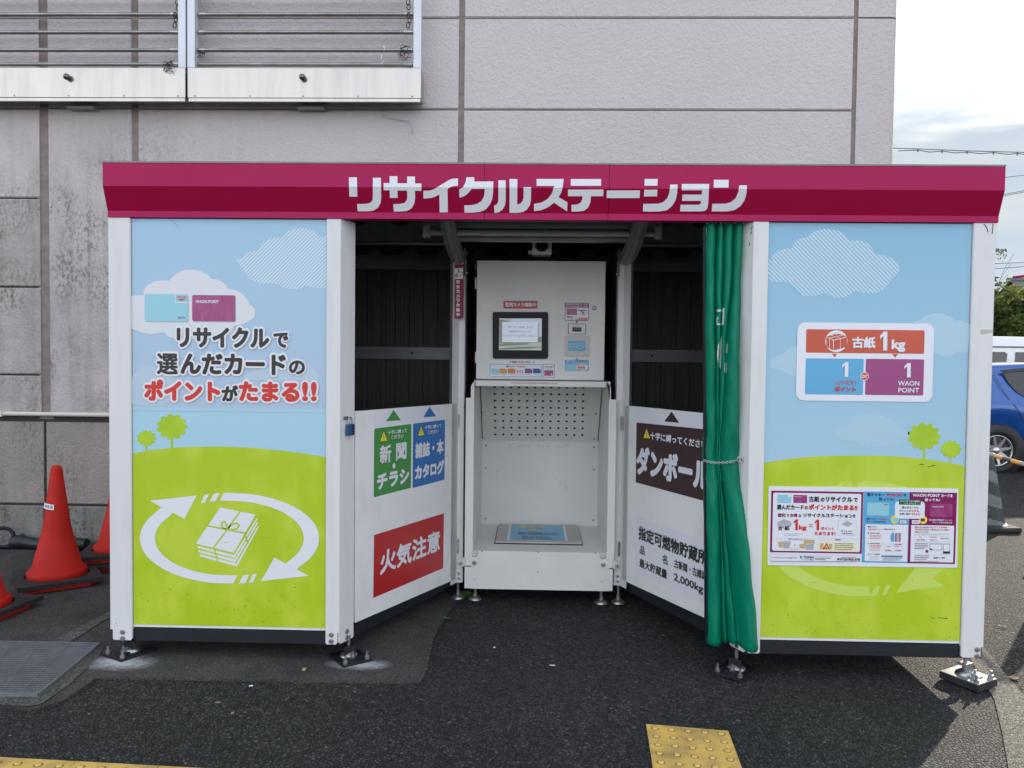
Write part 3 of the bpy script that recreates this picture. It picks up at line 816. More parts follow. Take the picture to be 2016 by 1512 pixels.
# skirts, black
def skirt(name, lo, hi):
    b = MB(); b.cbox(lo, hi, M['black_steel'], .004); b.build('skirt', ST)
zp_ = bz(1239.5, 450)
skirt('s', (XL0, .016, Z0), (XL1, .06, zp_-.004)); skirt('s', (XR0, .016, Z0), (XR1, .06, zp_-.004))
for pl, s1 in ((DL, 1.06), (DR, 1.04)):
    b = MB(); b.slab(pl, [(.10, Z0), (s1, Z0), (s1, .150), (.10, .150)], -.022, -.06, M['black_steel'], px=False); b.build('skirt', ST)
skirt('s', (.006, .09, Z0), (.05, 1.62, .158)); skirt('s', (W-.05, .09, Z0), (W-.006, 1.62, .158))
# levelling feet
def foot(x, y, rz, plate, dark=True, thick=.012):
    z = gz(x, y)+.009; b = MB(); T = Matrix.Translation((x, y, z)) @ Matrix.Rotation(rz, 4, 'Z')
    if plate:
        pm = M['black_steel'] if dark else M['alu']
        b.box((-.075, -.105, 0), (.075, .075, thick-.004), M['rubber'] if not dark else pm, T)
        b.box((-.073, -.103, thick-.004), (.073, .073, thick), pm, T)
        zz = thick
        # angle clamp with its bolts
        b.box((-.03, -.066, zz), (.03, -.016, zz+.006), pm, T)
        b.box((-.03, -.020, zz+.006), (.03, -.014, zz+.045), pm, T)
        b.box((-.03, -.020, zz+.045), (.03, .022, zz+.051), pm, T)
        for bx, by in ((-.055, -.085), (.055, -.085), (0, -.045)):
            b.lathe([(.012, zz+.006 if by > -.05 else zz), (.012, zz+.014), (.006, zz+.015), (.006, zz+.034), (.0005, zz+.035)], M['steel'], T @ Matrix.Translation((bx, by, 0)), 10, False)
    else: zz = 0
    b.lathe([(.042, zz), (.041, zz+.006), (.026, zz+.016), (.013, zz+.024), (.012, zz+.028)], M['steel'], T, 24)
    b.lathe([(.012, zz+.026), (.013, zz+.027), (.013, zz+.040), (.0085, zz+.041), (.0085, Z0+.03-z)], M['steel'], T, 12, False)
    return b.build('levelling_foot', ST)
foot(.075, .055, math.radians(-28), True)
foot(1.115, .075, math.radians(38), True)
foot(2.955, .075, math.radians(-38), True)
foot(4.005, .05, math.radians(30), True, False, .034)
foot(1.545, 1.03, 0, False); foot(2.505, 1.03, 0, False)
foot(.06, 1.55, 0, False); foot(4.0, 1.55, 0, False)

# ---- header
zt, zf, zl_, zb = 2.322, 2.216, 2.110, 2.0815
YT, YB = -.045, -.005
xa, xb = .002, 4.062
prof = [(YT, zt), (YT, zf), (YB, zl_), (YB, zb), (.05, zb), (.05, zt)]
b = MB()
seg = [xa, PY(YT).uv(953, 400)[0], PY(YT).uv(1199, 400)[0], xb]
for i in range(3):
    s0, s1 = seg[i]+(.0012 if i else 0), seg[i+1]-(.0012 if i < 2 else 0)
    vs = [(s0, y, z) for y, z in prof]+[(s1, y, z) for y, z in prof]
    b.add(vs, [(5, 4, 3, 2, 1, 0)], M['header']); b.add(vs, [(6, 7, 8, 9, 10, 11)], M['header'])
    b.add(vs, [(0, 1, 7, 6)], M['header']); b.add(vs, [(1, 2, 8, 7)], M['header_shade']); b.add(vs, [(2, 3, 9, 8)], M['header'])
    b.add(vs, [(3, 4, 10, 9), (4, 5, 11, 10), (5, 0, 6, 11)], M['header'])
b.box((xa+.02, .004, zb+.002), (xb-.02, .045, zt-.004), M['seam']); b.box((xa+.02, YT+.004, zf+.004), (xb-.02, .0, zt-.004), M['seam'])
b.slab(PY(YT), [(1350, 338), (1353, 343), (1350, 341)], .0003, .001, M['seam'])
b.slab(PY(YT), [(xa-.002, zt-.0005), (xb+.002, zt-.0005), (xb+.002, zt+.007), (xa-.002, zt+.007)], .002, -.1, M['dgrey'], px=False)
head = b.build('header', ST)
HA = PY(YT)
HB = Plane((0, YT, zf), (1, 0, 0), (0, YT-YB, zf-zl_), None)
HB.N = HB.U.cross(HB.V)
def clip(tri, f, keep):
    out = []
    for i in range(len(tri)):
        a, c = tri[i], tri[(i+1) % len(tri)]; fa, fc = f(a)*keep, f(c)*keep
        if fa >= 0: out.append(a)
        if fa*fc < 0: t = fa/(fa-fc); out.append((a[0]+(c[0]-a[0])*t, a[1]+(c[1]-a[1])*t))
    return out
foldf = lambda p: (367.6+(p[0]-640)*(373.4-367.6)/(1340))  # fold line in the photograph, used only to split the letters at it
def fold_v(p):
    return HA.uv(*p)[1]-zf
HT = [  # letter outlines read off the sign: first half, then second half
 (640, 310, 4.8, [
  [(225,188),(301,188),(305,370),(230,370)],
  [(452,192),(528,193),(530,380),(525,430),(500,475),(455,503),(400,508),(308,508),(304,440),(385,438),(425,430),(448,405),(452,375)],
  [(554,242),(910,247),(910,315),(554,310)],[(610,178),(684,178),(684,243),(610,243)],[(611,311),(684,312),(687,382),(613,382)],[(776,180),(850,181),(850,246),(776,245)],
  [(776,313),(850,314),(851,380),(845,430),(820,480),(775,505),(720,510),(650,510),(646,440),(700,440),(750,430),(772,405),(777,375)],
  [(929,315),(985,313),(1030,300),(1170,215),(1200,202),(1256,198),(1256,268),(1220,270),(1190,278),(1157,297),(1160,518),(1083,518),(1080,350),(1035,372),(1000,383),(950,387),(930,387)],
  [(1337,187),(1411,188),(1409,228),(1590,227),(1588,330),(1580,390),(1560,440),(1520,490),(1465,513),(1390,521),(1318,521),(1316,452),(1390,450),(1440,437),(1480,410),(1503,365),(1511,297),(1385,297),(1355,335),(1320,363),(1271,381),(1268,303),(1305,280),(1328,235)],
  [(1638,217),(1707,217),(1707,400),(1700,450),(1675,495),(1640,518),(1600,524),(1598,455),(1620,445),(1636,420),(1638,380)],
  [(1743,204),(1817,204),(1815,445),(1845,435),(1868,410),(1876,380),(1876,281),(1947,281),(1945,400),(1935,450),(1910,490),(1870,515),(1820,523),(1743,523)]]),
 (1040, 310, 4.383, [
  [(72,186),(305,186),(300,240),(285,300),(262,342),(338,387),(335,464),(222,390),(170,430),(110,455),(50,462),(50,400),(110,390),(165,360),(205,310),(224,246),(72,246)],
  [(367,187),(629,187),(628,245),(367,245)],
  [(343,277),(649,276),(646,334),(541,334),(535,390),(515,435),(480,460),(435,466),(373,466),(373,408),(420,406),(450,392),(465,365),(470,334),(343,334)],
  [(678,284),(964,284),(960,350),(676,350)],
  [(1004,186),(1116,186),(1114,244),(1003,244)],[(1000,278),(1113,278),(1111,336),(998,336)],
  [(1225,234),(1288,234),(1284,310),(1270,370),(1240,420),(1195,455),(1130,466),(989,466),(992,400),(1120,399),(1165,385),(1200,350),(1218,300)],
  [(1325,229),(1561,229),(1552,400),(1545,440),(1525,460),(1490,465),(1310,465),(1314,408),(1470,408),(1488,397),(1491,374),(1327,374),(1330,320),(1497,320),(1500,283),(1324,283)],
  [(1601,193),(1729,193),(1727,260),(1600,260)],
  [(1821,241),(1887,241),(1883,310),(1865,370),(1830,420),(1780,453),(1720,465),(1583,465),(1588,400),(1700,398),(1750,385),(1790,350),(1812,300)]])]
b = MB()
for ox, oy, sc_, polys in HT:
    for pts in polys:
        P2 = [(ox+x/sc_, oy+y/sc_) for x, y in pts]
        for t in tessellate_polygon([[Vector((x, y, 0)) for x, y in P2]]):
            tri = [P2[i] for i in t]
            for keep, pl in ((1, HA), (-1, HB)):
                q = clip(tri, fold_v, keep)
                if len(q) >= 3:
                    b.add([pl.px(x, y, .0012) for x, y in q], [tuple(range(len(q)))], M['print_white'])
b.build('lettering', head)

# ---- printed panels
FPp = Plane((0, PF, 0), (1, 0, 0), (0, 0, 1))
def S(ox, oy, k): return lambda pts: [(ox+x/k, oy+y/k) for x, y in pts]
c4 = S(200, 420, 3.36); c5 = S(200, 800, 2.908); r4 = S(1490, 420, 3.359); r5 = S(1490, 830, 2.749)
def smooth_closed(pts, n=4):
    P = [Vector(p) for p in pts]; out = []
    for i in range(len(P)):
        a, c, m0, m1 = P[i], P[(i+1) % len(P)], P[i-1], P[(i+2) % len(P)]
        for k in range(n):
            t = k/n; out.append(0.5*((2*a)+(c-m0)*t+(2*m0-5*a+4*c-m1)*t*t+(3*a-m0-3*c+m1)*t*t*t))
    return [tuple(p) for p in out]
def scallop(cx, cy, r, n=11, seed=1):
    """crown of a drawn tree: a ring of bumps"""
    rnd = random.Random(seed); out = []
    for i in range(n):
        a0 = 2*math.pi*i/n; br = r*.30
        for k in range(7):
            t = a0+(k/6-.5)*2*math.pi/n
            out.append((cx+math.cos(t)*(r*.80+br*math.cos((k/6-.5)*math.pi)*.75), cy+.82*math.sin(t)*(r*.80+br*math.cos((k/6-.5)*math.pi)*.75)))
    return out
def panel(x0, x1, sky, seam_py, white_py):
    b = MB(); zb_ = zp_
    b.box((x0, PF+.0012, zb_), (x1, .04, H-.002), M['print_white'])
    b.urect(FPp, x0+.001, zb_+.012, x1-.001, H-.002, 0, sky)
    return b
ex = lambda pts, x0, x1: [(min(max(x, x0), x1), y) for x, y in pts]
M['speck'] = mat('mud_speck', (.12, .13, .05), .9)
M['scuff'] = mat('scuff_mark', (.36, .46, .10), .6)
def splash(b, x0, x1, seed):
    """dried mud specks thrown up from the ground, and a few rubbed marks"""
    rnd = random.Random(seed)
    for i in range(120):
        u = rnd.uniform(x0+.01, x1-.01); v = zp_+.016+abs(rnd.gauss(0, .10)); r = rnd.uniform(.0008, .0022)*(1.6 if rnd.random() < .08 else 1)
        if v > .6: continue
        b.poly(FPp, [(u+r*math.cos(k*1.2566), v+r*rnd.uniform(.7, 1.3)*math.sin(k*1.2566)) for k in range(5)], .0024+i*2e-6, M['speck'])
    for i in range(7):
        u = rnd.uniform(x0+.05, x1-.15); v = zp_+rnd.uniform(.05, .5); l_ = rnd.uniform(.02, .09); w_ = rnd.uniform(.001, .0022); sl = rnd.uniform(-.3, .3)*l_
        b.poly(FPp, [(u, v), (u+l_, v+sl), (u+l_, v+sl+w_*.4), (u+l_*.5, v+sl*.5+w_), (u, v+w_*.5)], .0026+i*1e-5, M['scuff'])
# left
b = panel(XL0, XL1, M['sky_l'], 810, 0)
LX0, LX1 = 259, 641.5
b.ppx(FPp, smooth_closed(c4([(903,325),(930,290),(965,258),(1010,250),(1040,245),(1055,205),(1100,170),(1150,160),(1195,160),(1215,130),(1260,108),(1320,100),(1380,107),(1430,140),(1450,155),(1484,158)]), 2)[:-2]+c4([(1486,158),(1487,495)])+c4([(1440,495),(1380,485),(1350,482),(1330,495),(1290,503),(1250,503),(1210,495),(1170,470),(1130,465),(1090,470),(1050,470),(1000,450),(960,410),(930,360)]), .0006, M['hatch_l'])
b.ppx(FPp, c4([(198,545),(242,542),(278,540),(278,520),(285,500),(300,480),(325,462),(350,450),(400,442),(450,446),(458,432),(470,420),(490,403),(510,390),(535,380),(560,375),(610,374),(660,385),(700,405),(730,435),(760,438),(790,448),(820,470),(840,500),(880,505),(915,520),(940,540),(965,570),(980,605),(1003,618),(1018,640),(1018,665),(1005,695),(970,720),(920,738),(880,742),(860,800),(700,830),(600,832),(490,833),(440,815),(412,785),(380,795),(320,800),(260,790),(199,762)]), .0012, M['cloud'])
b.ppx(FPp, c4([(200,1090),(225,1050),(260,1015),(320,1005),(370,1020),(420,1060),(480,1080),(480,1230),(400,1270),(300,1280),(201,1262)]), .0009, M['hatch_l2'])
b.ppx(FPp, c4([(940,1080),(1000,1040),(1180,1010),(1230,950),(1290,960),(1370,1010),(1420,1040),(1447,1085),(1430,1105),(945,1105)]), .0009, M['hatch_l2'])
# hill
hill = c5([(173,270),(280,251),(350,242),(420,236),(510,231),(600,230),(680,230),(760,232),(830,235),(900,240),(1000,250),(1080,259),(1150,268),(1284,290)])
u0, v0 = XL0+.001, zp_+.012
b.poly(FPp, [(u0, v0)]+[(min(max(FPp.uv(*p)[0], XL0+.001), XL1-.001), FPp.uv(*p)[1]) for p in hill]+[(XL1-.001, v0)], .0009, M['lime'])
for cx, cy, r, tw, tb in ((257, 183, 56, 5, 262), (403, 117, 89, 7, 244)):
    b.ppx(FPp, c5(scallop(cx, cy, r)), .0006, M['lime_flat'])
    b.ppx(FPp, c5([(cx-tw, cy), (cx+tw, cy), (cx+tw, tb), (cx-tw, tb)]), .0005, M['lime_flat'])
# the arrows that chase each other round a tied stack of paper
def arc(cx, cy, rx, ry, a0, a1, n=40): return [(cx+rx*math.cos(math.radians(a0+(a1-a0)*i/n)), cy+ry*math.sin(math.radians(a0+(a1-a0)*i/n))) for i in range(n+1)]
AW = [[(278,540),(545,510),(475,643),(408,608),(345,577)],
      [(990,865),(1055,900),(1120,933),(1187,970),(913,1000)],
      [(588,508),(616,500),(594,550),(569,553)],[(642,500),(677,496),(653,543),(618,546)],
      [(785,1013),(813,967),(845,963),(825,1013)],[(843,1010),(866,962),(891,958),(868,1008)],
      [(345,577)]+arc(733,755,513,260,-139,-268)[2:-2]+[(755,1013),(780,968)]+arc(733,755,426,213,-264,-140)[2:-1]+[(408,608)],
      [(700,495)]+arc(733,755,513,260,-91,42)[1:-1]+[(1120,933),(1055,900)]+arc(733,755,425,214,40,-93)[2:-1]+[(678,540)]]
for i, pts in enumerate(AW): b.ppx(FPp, c5(pts), .0014+.0001*i, M['print_white'])
b.ppx(FPp, c5([(680,578),(882,620),(757,838),(540,785)]), .0016, M['print_white'])
for dx, dy in ((5, 20), (10, 44), (18, 68)):
    b.ppx(FPp, c5([(543+dx,778+dy),(755+dx,831+dy),(756+dx,848+dy),(548+dx,791+dy)]), .0016, M['print_white'])
    b.ppx(FPp, c5([(755+dx,831+dy),(886+dx*.6,620+dy*.92),(890+dx*.6,628+dy*.92),(757+dx,850+dy)]), .00165, M['print_white'])
for pts in ([(795,600),(720,705),(645,805),(663,880)], [(608,683),(720,705),(820,724),(838,785)], [(720,705),(690,690),(688,665),(704,658),(716,675),(720,705)], [(720,705),(745,675),(775,668),(790,682),(775,700),(745,705),(720,705)]):
    b.stroke(FPp, c5(pts), .0075, .0021, M['lime'])
b.stroke(FPp, [(258, 808.2), (641, 813)], .0016, .0010, M['grey_p'])
# the two cards
def card(b, q, m, off, rpx=3):
    """q = left, top, right, bottom pixel"""
    b.rect(FPp, *q, off, m, .006)
cq = lambda x0, y0, x1, y1: (200+x0/3.36, 420+y0/3.36, 200+x1/3.36, 420+y1/3.36)
b.rect(FPp, *cq(290, 538, 577, 722), .0015, M['grey_p'], .008); b.rect(FPp, *cq(286, 533, 572, 716), .0018, M['cyan_p'], .008)
b.rect(FPp, *cq(605, 544, 890, 722), .0015, M['grey_p'], .008); b.rect(FPp, *cq(600, 540, 885, 716), .0018, M['card_wine'], .008)
b.stroke(FPp, c4([(488,536),(488,590),(570,592)]), .003, .0022, M['sticker'])
b.text(FPp, 'WAON', *[200+x/3.36 for x in (500, 562)], *[420+y/3.36 for y in (546, 562)], .0022, M['text_red'], .03)
b.ppx(FPp, c4(arc(531, 566, 27, 11, 0, 180, 12)), .0022, M['text_red'])
b.text(FPp, 'AEON', *[200+x/3.36 for x in (506, 554)], *[420+y/3.36 for y in (684, 697)], .0022, M['wine_p'], .03)
b.text(FPp, 'WAON POINT', *[200+x/3.36 for x in (622, 776)], *[420+y/3.36 for y in (574, 594)], .0022, M['sticker'], .04)
for pts in ([(259, 434), (263, 436), (270, 433)], [(330, 431.5), (342, 436), (350, 446)], [(640, 434), (636, 437)]): b.stroke(FPp, pts, .0035, .0012, M['grey_p'])
splash(b, XL0, XL1, 21)
pan = b.build('printed_panel', ST)
b = MB()
T4 = lambda s, x0, x1, y0, y1, m, bold=.05: b.text(FPp, s, 200+x0/3.36, 200+x1/3.36, 420+y0/3.36, 420+y1/3.36, .0036, m, bold, outline=.10, om=M['print_white'])
T4('リサイクル', 500, 1112, 752, 890, M['text_dark']); T4('で', 1138, 1238, 788, 890, M['text_dark'], .055)
T4('選', 368, 508, 925, 1066, M['text_dark'], .03); T4('んだカード', 524, 1222, 928, 1068, M['text_dark']); T4('の', 1240, 1348, 972, 1066, M['text_dark'], .055)
T4('ポイント', 284, 788, 1100, 1242, M['text_red'], .06); T4('が', 797, 906, 1136, 1244, M['text_dark'], .055); T4('たまる', 910, 1312, 1112, 1246, M['text_red'], .06); T4('!!', 1328, 1426, 1114, 1242, M['text_red'], .055)
b.build('lettering', pan)
# right
b = panel(XR0, XR1, M['sky_r'], 0, 0)
b.ppx(FPp, smooth_closed(r4([(76,330),(90,300),(130,255),(180,235),(230,230),(245,195),(290,165),(330,160),(370,125),(430,107),(490,107),(550,120),(590,150),(610,180),(660,178),(720,190),(760,225),(785,265),(830,278),(880,290),(915,320),(945,365),(925,400),(880,450),(860,480),(820,515),(760,530),(700,525),(650,515),(610,545),(560,560),(500,555),(450,525),(400,542),(340,548),(290,540),(240,490),(190,455),(140,455),(80,430)]), 3), .0006, M['hatch_r'])
b.ppx(FPp, r4([(1040,715),(1070,710),(1110,680),(1170,662),(1230,662),(1280,685),(1310,710),(1360,710),(1409,735),(1398,920),(1360,922),(1320,920),(1290,940),(1230,945),(1180,925),(1040,900)]), .0006, M['hatch_r2'])
b.ppx(FPp, r4([(80,990),(110,950),(170,935),(200,905),(262,880),(300,900),(300,1085),(262,1085),(210,1070),(160,1035),(110,1030)]), .0006, M['hatch_r2'])
b.ppx(FPp, smooth_closed(r4([(510,1445),(560,1400),(600,1390),(640,1345),(740,1325),(830,1340),(880,1365),(940,1390),(960,1420),(1010,1450),(980,1490),(900,1530),(800,1545),(700,1540),(640,1510),(560,1500)]), 3), .0006, M['hatch_r2'])
hill = r5([(30,223),(150,205),(220,197),(300,190),(380,186),(450,184),(540,183),(620,183),(700,185),(780,190),(870,198),(950,207),(1132,239)])
b.poly(FPp, [(XR0+.001, v0)]+[(min(max(FPp.uv(*p)[0], XR0+.001), XR1-.001), FPp.uv(*p)[1]) for p in hill]+[(XR1-.001, v0)], .0009, M['lime'])
for cx, cy, r, tw, tb in ((905, 80, 90, 6, 210), (1050, 150, 58, 4, 228)):
    b.ppx(FPp, r5(scallop(cx, cy, r)), .0006, M['lime_flat'])
    b.ppx(FPp, r5([(cx-tw, cy), (cx+tw, cy), (cx+tw, tb), (cx-tw, tb)]), .0005, M['lime_flat'])
K = 1446/1454*1.0
for pts in ([(855,792),(750,927),(1017,891),(953,850),(1008,795)], [(610,945),(640,893),(668,890),(648,943)], [(675,940),(698,886),(725,880),(700,937)],
            arc(560, 640, 505, 305, 152, 84, 20)+arc(575, 630, 430, 262, 86, 150, 20), [(550,326),(580,322),(700,330),(800,350),(830,365),(540,365)], [(490,330),(520,325),(505,360),(480,365)], [(440,335),(470,330),(450,362),(425,365)], [(340,360),(430,345),(420,365),(345,368)]):
    b.ppx(FPp, r5(pts), .0013, M['lime_pale'])
b.stroke(FPp, r5([(27,577),(70,578)]), .004, .0012, M['lime_pale']); b.stroke(FPp, r5([(1085,596),(1122,598)]), .004, .0012, M['lime_pale'])
for pts in ([(940,1062),(960,1064)], [(980,1060),(1030,1066)], [(880,232),(905,230)], [(925,245),(965,236)]): b.stroke(FPp, r5(pts), .003, .0014, M['seam'])
for pts in ([(1528, 440), (1533, 443), (1540, 441)], [(1600, 441), (1606, 443)], [(1860, 443), (1866, 445)]): b.stroke(FPp, pts, .006, .0012, M['grey_p'])
splash(b, XR0, XR1, 22)
panR = b.build('printed_panel', ST)
# sticker with the points
b = MB(); k8 = 6.952
p8 = S(1560, 625, k8)
def R8(x0, y0, x1, y1, off, m, r=.006): b.rect(FPp, 1560+x0/k8, 625+y0/k8, 1560+x1/k8, 625+y1/k8, off, m, r)
def T8(s, x0, x1, y0, y1, m, bold=.05, off=.006, **kw): b.text(FPp, s, 1560+x0/k8, 1560+x1/k8, 625+y0/k8, 625+y1/k8, off, m, bold, **kw)
def one(bb, pl, x0, x1, y0, y1, off, m):
    w_, h_ = x1-x0, y1-y0
    bb.ppx(pl, [(x0, y0+.24*h_), (x0+.52*w_, y0), (x1, y0), (x1-.02*w_, y1), (x0+.42*w_, y1), (x0+.46*w_, y0+.22*h_), (x0+.06*w_, y0+.40*h_)], off, m)
def one8(x0, x1, y0, y1): one(b, FPp, 1560+x0/k8, 1560+x1/k8, 625+y0/k8, 625+y1/k8, .006, M['sticker'])
R8(68, 66, 1908, 1158, .0030, M['sticker'], .035)
R8(188, 160, 1796, 498, .0036, M['orange_p']); b.ppx(FPp, p8([(535, 494), (612, 496), (574, 546)]), .0037, M['orange_p']); b.ppx(FPp, p8([(1362, 500), (1440, 500), (1400, 552)]), .0037, M['orange_p'])
R8(180, 558, 960, 1060, .0036, M['lblue_p']); R8(1002, 565, 1785, 1068, .0036, M['purple_p'])
b.disc(FPp, 1560+597/k8, 625+325/k8, 152/k8, .0042, M['sticker'])
for pts in ([(462,262),(610,215),(742,262),(560,305)], [(458,270),(550,310),(554,452),(462,402)], [(562,314),(742,272),(738,402),(562,450)]): b.ppx(FPp, p8(pts), .0047, M['orange_p'])
for pts in ([(500,285),(502,425)], [(650,295),(650,430)], [(520,245),(660,285)], [(690,240),(500,285)], [(590,235),(570,215),(585,200),(600,215),(590,235),(620,220),(612,210),(590,235)]): b.stroke(FPp, p8(pts), .0018, .0052, M['sticker'])
T8('古紙', 810, 1130, 265, 422, M['sticker'], .045); one8(1190, 1292, 193, 452); T8('kg', 1348, 1537, 300, 474, M['sticker'], .05)
one8(668, 760, 612, 812); one8(1520, 1612, 625, 820)
for pts in ([(577,868),(577,905),(600,915),(618,905),(618,870)], [(618,905),(640,915),(658,900),(658,868)], [(684,916),(684,880),(700,868),(730,868),(738,880),(738,916)], [(684,896),(738,896)], [(760,868),(790,868),(800,880),(800,904),(790,915),(765,915),(754,904),(754,880),(760,868)], [(820,916),(820,868),(850,868),(860,880),(860,916)]): b.stroke(FPp, p8(pts), .0022, .006, M['text_red'])
T8('ポイント', 572, 866, 940, 1018, M['text_red'], .05)
b.disc(FPp, 1560+983/k8, 625+805/k8, 58/k8, .0042, M['sticker']); b.disc(FPp, 1560+983/k8, 625+805/k8, 50/k8, .0048, M['orange_p']); T8('or', 940, 1024, 785, 828, M['sticker'], .05)
T8('WAON', 1437, 1728, 868, 934, M['sticker'], .035); T8('POINT', 1440, 1726, 962, 1028, M['sticker'], .035)
tag(b.build('points_sticker', panR), 'white rounded sticker reading 1 kg')
# notice board with the small print
b = MB()
k6 = 8.4
def q6(ox): return (lambda x: ox+x/k6), (lambda y: 945+y/k6)
X6, Y6 = q6(1500); X7, Y7 = q6(1690)
tl = (Y6(105)); 
b.slab(FPp, [(X6(125), Y6(100)), (X6(110), Y6(115)), (X6(88), Y6(1395)), (X6(100), Y6(1405)), (X7(1615), Y7(1448)), (X7(1628), Y7(1435)), (X7(1645), Y7(155)), (X7(1632), Y7(142))], .0, .0042, M['sticker'])
ZN = .0048
def N6(x0, y0, x1, y1, m, off=ZN, r=0.0, f=(X6, Y6)): b.rect(FPp, f[0](x0), f[1](y0), f[0](x1), f[1](y1), off, m, r)
def NT(s, x0, x1, y0, y1, m, bold=.05, f=(X6, Y6), off=ZN+.0016): b.text(FPp, s, f[0](x0), f[0](x1), f[1](y0), f[1](y1), off, m, bold)
def bars(x0, y0, x1, rows, dy, m, f=(X6, Y6), h=9, seed=0, off=ZN+.0012):
    """rows of print too small to read"""
    rnd = random.Random(seed+int(x0+y0))
    for k in range(rows):
        x = x0; xe = x1-(rnd.uniform(0, .35)*(x1-x0) if k == rows-1 else rnd.uniform(0, .08)*(x1-x0))
        while x < xe:
            w_ = min(rnd.uniform(8, 30), xe-x)
            N6(x, y0+k*dy, x+w_, y0+k*dy+h, m, off, 0, f); x += w_+rnd.uniform(3, 7)
N6(150, 172, 1644, 1216, M['wine_p']); N6(182, 205, 1612, 1188, M['sticker'], ZN+.0005, .008)
N6(252, 237, 478, 380, M['cyan_p'], ZN+.001, .002); N6(514, 242, 738, 380, M['card_wine'], ZN+.001, .002); N6(420, 243, 472, 275, M['sticker'], ZN+.0014)
NT('WAON POINT', 530, 650, 265, 281, M['sticker'], .02)
NT('古紙', 768, 945, 262, 360, M['text_dark'], .04); NT('の', 962, 1028, 285, 358, M['text_dark']); NT('リサイクル', 1045, 1490, 268, 360, M['text_dark'], .06); NT('で', 1510, 1575, 290, 360, M['text_dark'])
NT('選んだカード', 240, 685, 405, 488, M['text_dark'], .045); NT('の', 700, 752, 425, 485, M['text_dark']); NT('ポイントがたまる!!', 765, 1572, 400, 495, M['text_red'], .06)
NT('便利', 255, 380, 545, 610, M['wine_p'], .04); NT('で', 398, 446, 560, 608, M['wine_p']); NT('お得', 460, 580, 548, 610, M['wine_p'], .04); NT('な', 596, 645, 560, 608, M['wine_p']); NT('リサイクルステーション!!', 680, 1536, 550, 615, M['text_dark'], .055)
for pts in ([(245,690),(360,645),(480,685),(365,735)], [(245,695),(362,740),(362,800),(250,755)], [(368,740),(480,690),(478,760),(370,800)]): b.ppx(FPp, [(X6(x), Y6(y)) for x, y in pts], ZN+.001, M['grey_p'])
NT('古', 260, 332, 760, 828, M['text_dark'], .05); NT('紙', 368, 450, 755, 830, M['text_dark'], .04)
one(b, FPp, X6(512), X6(588), Y6(645), Y6(826), ZN+.0014, M['text_red']); NT('kg', 602, 730, 740, 838, M['text_red'], .06); N6(768, 728, 832, 743, M['text_red'], ZN+.0014); N6(768, 760, 832, 775, M['text_red'], ZN+.0014); one(b, FPp, X6(862), X6(940), Y6(648), Y6(828), ZN+.0014, M['text_red'])
NT('ポイント', 965, 1188, 770, 822, M['text_red'], .05); NT('たまります!', 865, 1208, 850, 912, M['text_red'], .05)
for pts in ([(1252,660),(1552,660),(1545,912),(1250,908),(1252,660)],): b.stroke(FPp, [(X6(x), Y6(y)) for x, y in pts], .001, ZN+.001, M['grey_p'])
b.ppx(FPp, [(X6(x), Y6(y)) for x, y in [(1305,720),(1400,672),(1500,720),(1400,770)]], ZN+.001, M['grey_p']); NT('ポイントは', 1298, 1478, 825, 852, M['text_dark'], .03); NT('つきません。', 1298, 1510, 865, 893, M['text_dark'], .03)
bars(350, 880, 680, 2, 25, M['grey_p'], h=10)
for x0, x1 in ((220, 870), (915, 1565)):
    b.stroke(FPp, [(X6(x0), Y6(975)), (X6(x0+12), Y6(958)), (X6(x1-12), Y6(964)), (X6(x1), Y6(982)), (X6(x1-12), Y6(998)), (X6(x0+12), Y6(990)), (X6(x0), Y6(975))], .0008, ZN+.001, M['grey_p'])
NT('準備していただきたいこと', 430, 655, 962, 984, M['text_dark'], .02); NT('注意事項', 1195, 1290, 970, 992, M['text_dark'], .02)
for pts, m in (([(255,1020),(340,1010),(345,1110),(275,1115)], 'tan_p'), ([(345,1010),(475,1010),(440,1125),(350,1130)], 'grey_p'), ([(610,1055),(720,1050),(715,1135),(615,1120)], 'tan_p'), ([(680,978),(865,985),(860,1050),(690,1050)], 'tan_p'), ([(722,1060),(855,1055),(845,1145),(725,1150)], 'grey_p'), ([(530,1050),(552,1070),(530,1090)], 'orange_p')): b.ppx(FPp, [(X6(x), Y6(y)) for x, y in pts], ZN+.001, M[m])
bars(450, 1118, 620, 2, 25, M['grey_p'], h=9)
N6(915, 1022, 1555, 1172, mat('pale_yellow_print', pc(222, 222, 190), .35), ZN+.0008)
b.ppx(FPp, [(X6(x), Y6(y)) for x, y in [(1062,1028),(1115,1140),(995,1140)]], ZN+.0016, M['text_red']); b.ppx(FPp, [(X6(x), Y6(y)) for x, y in [(1062,1062),(1092,1125),(1030,1125)]], ZN+.002, M['tan_p'])
N6(955, 1040, 1010, 1140, M['tan_p'], ZN+.0011); N6(1100, 1050, 1155, 1140, M['tan_p'], ZN+.0011)
bars(1195, 1045, 1520, 4, 31, M['text_dark'], h=11)
b.stroke(FPp, [(X6(x), Y6(y)) for x, y in [(135,1228),(1640,1250),(1638,1345),(135,1322),(135,1228)]], .0008, ZN+.0006, M['grey_p'])
NT('リサイクルステーションについてのお問い合わせ先', 155, 575, 1268, 1288, M['text_dark'], .02); NT('TOMRA', 682, 858, 1252, 1290, M['text_navy'], .04)
b.ppx(FPp, [(X6(x), Y6(y)) for x, y in [(626,1252),(642,1252),(642,1290),(626,1290)]], ZN+.001, M['text_navy']); b.ppx(FPp, [(X6(x), Y6(y)) for x, y in [(646,1252),(664,1252),(652,1270),(664,1290),(646,1290)]], ZN+.001, M['lblue_p'])
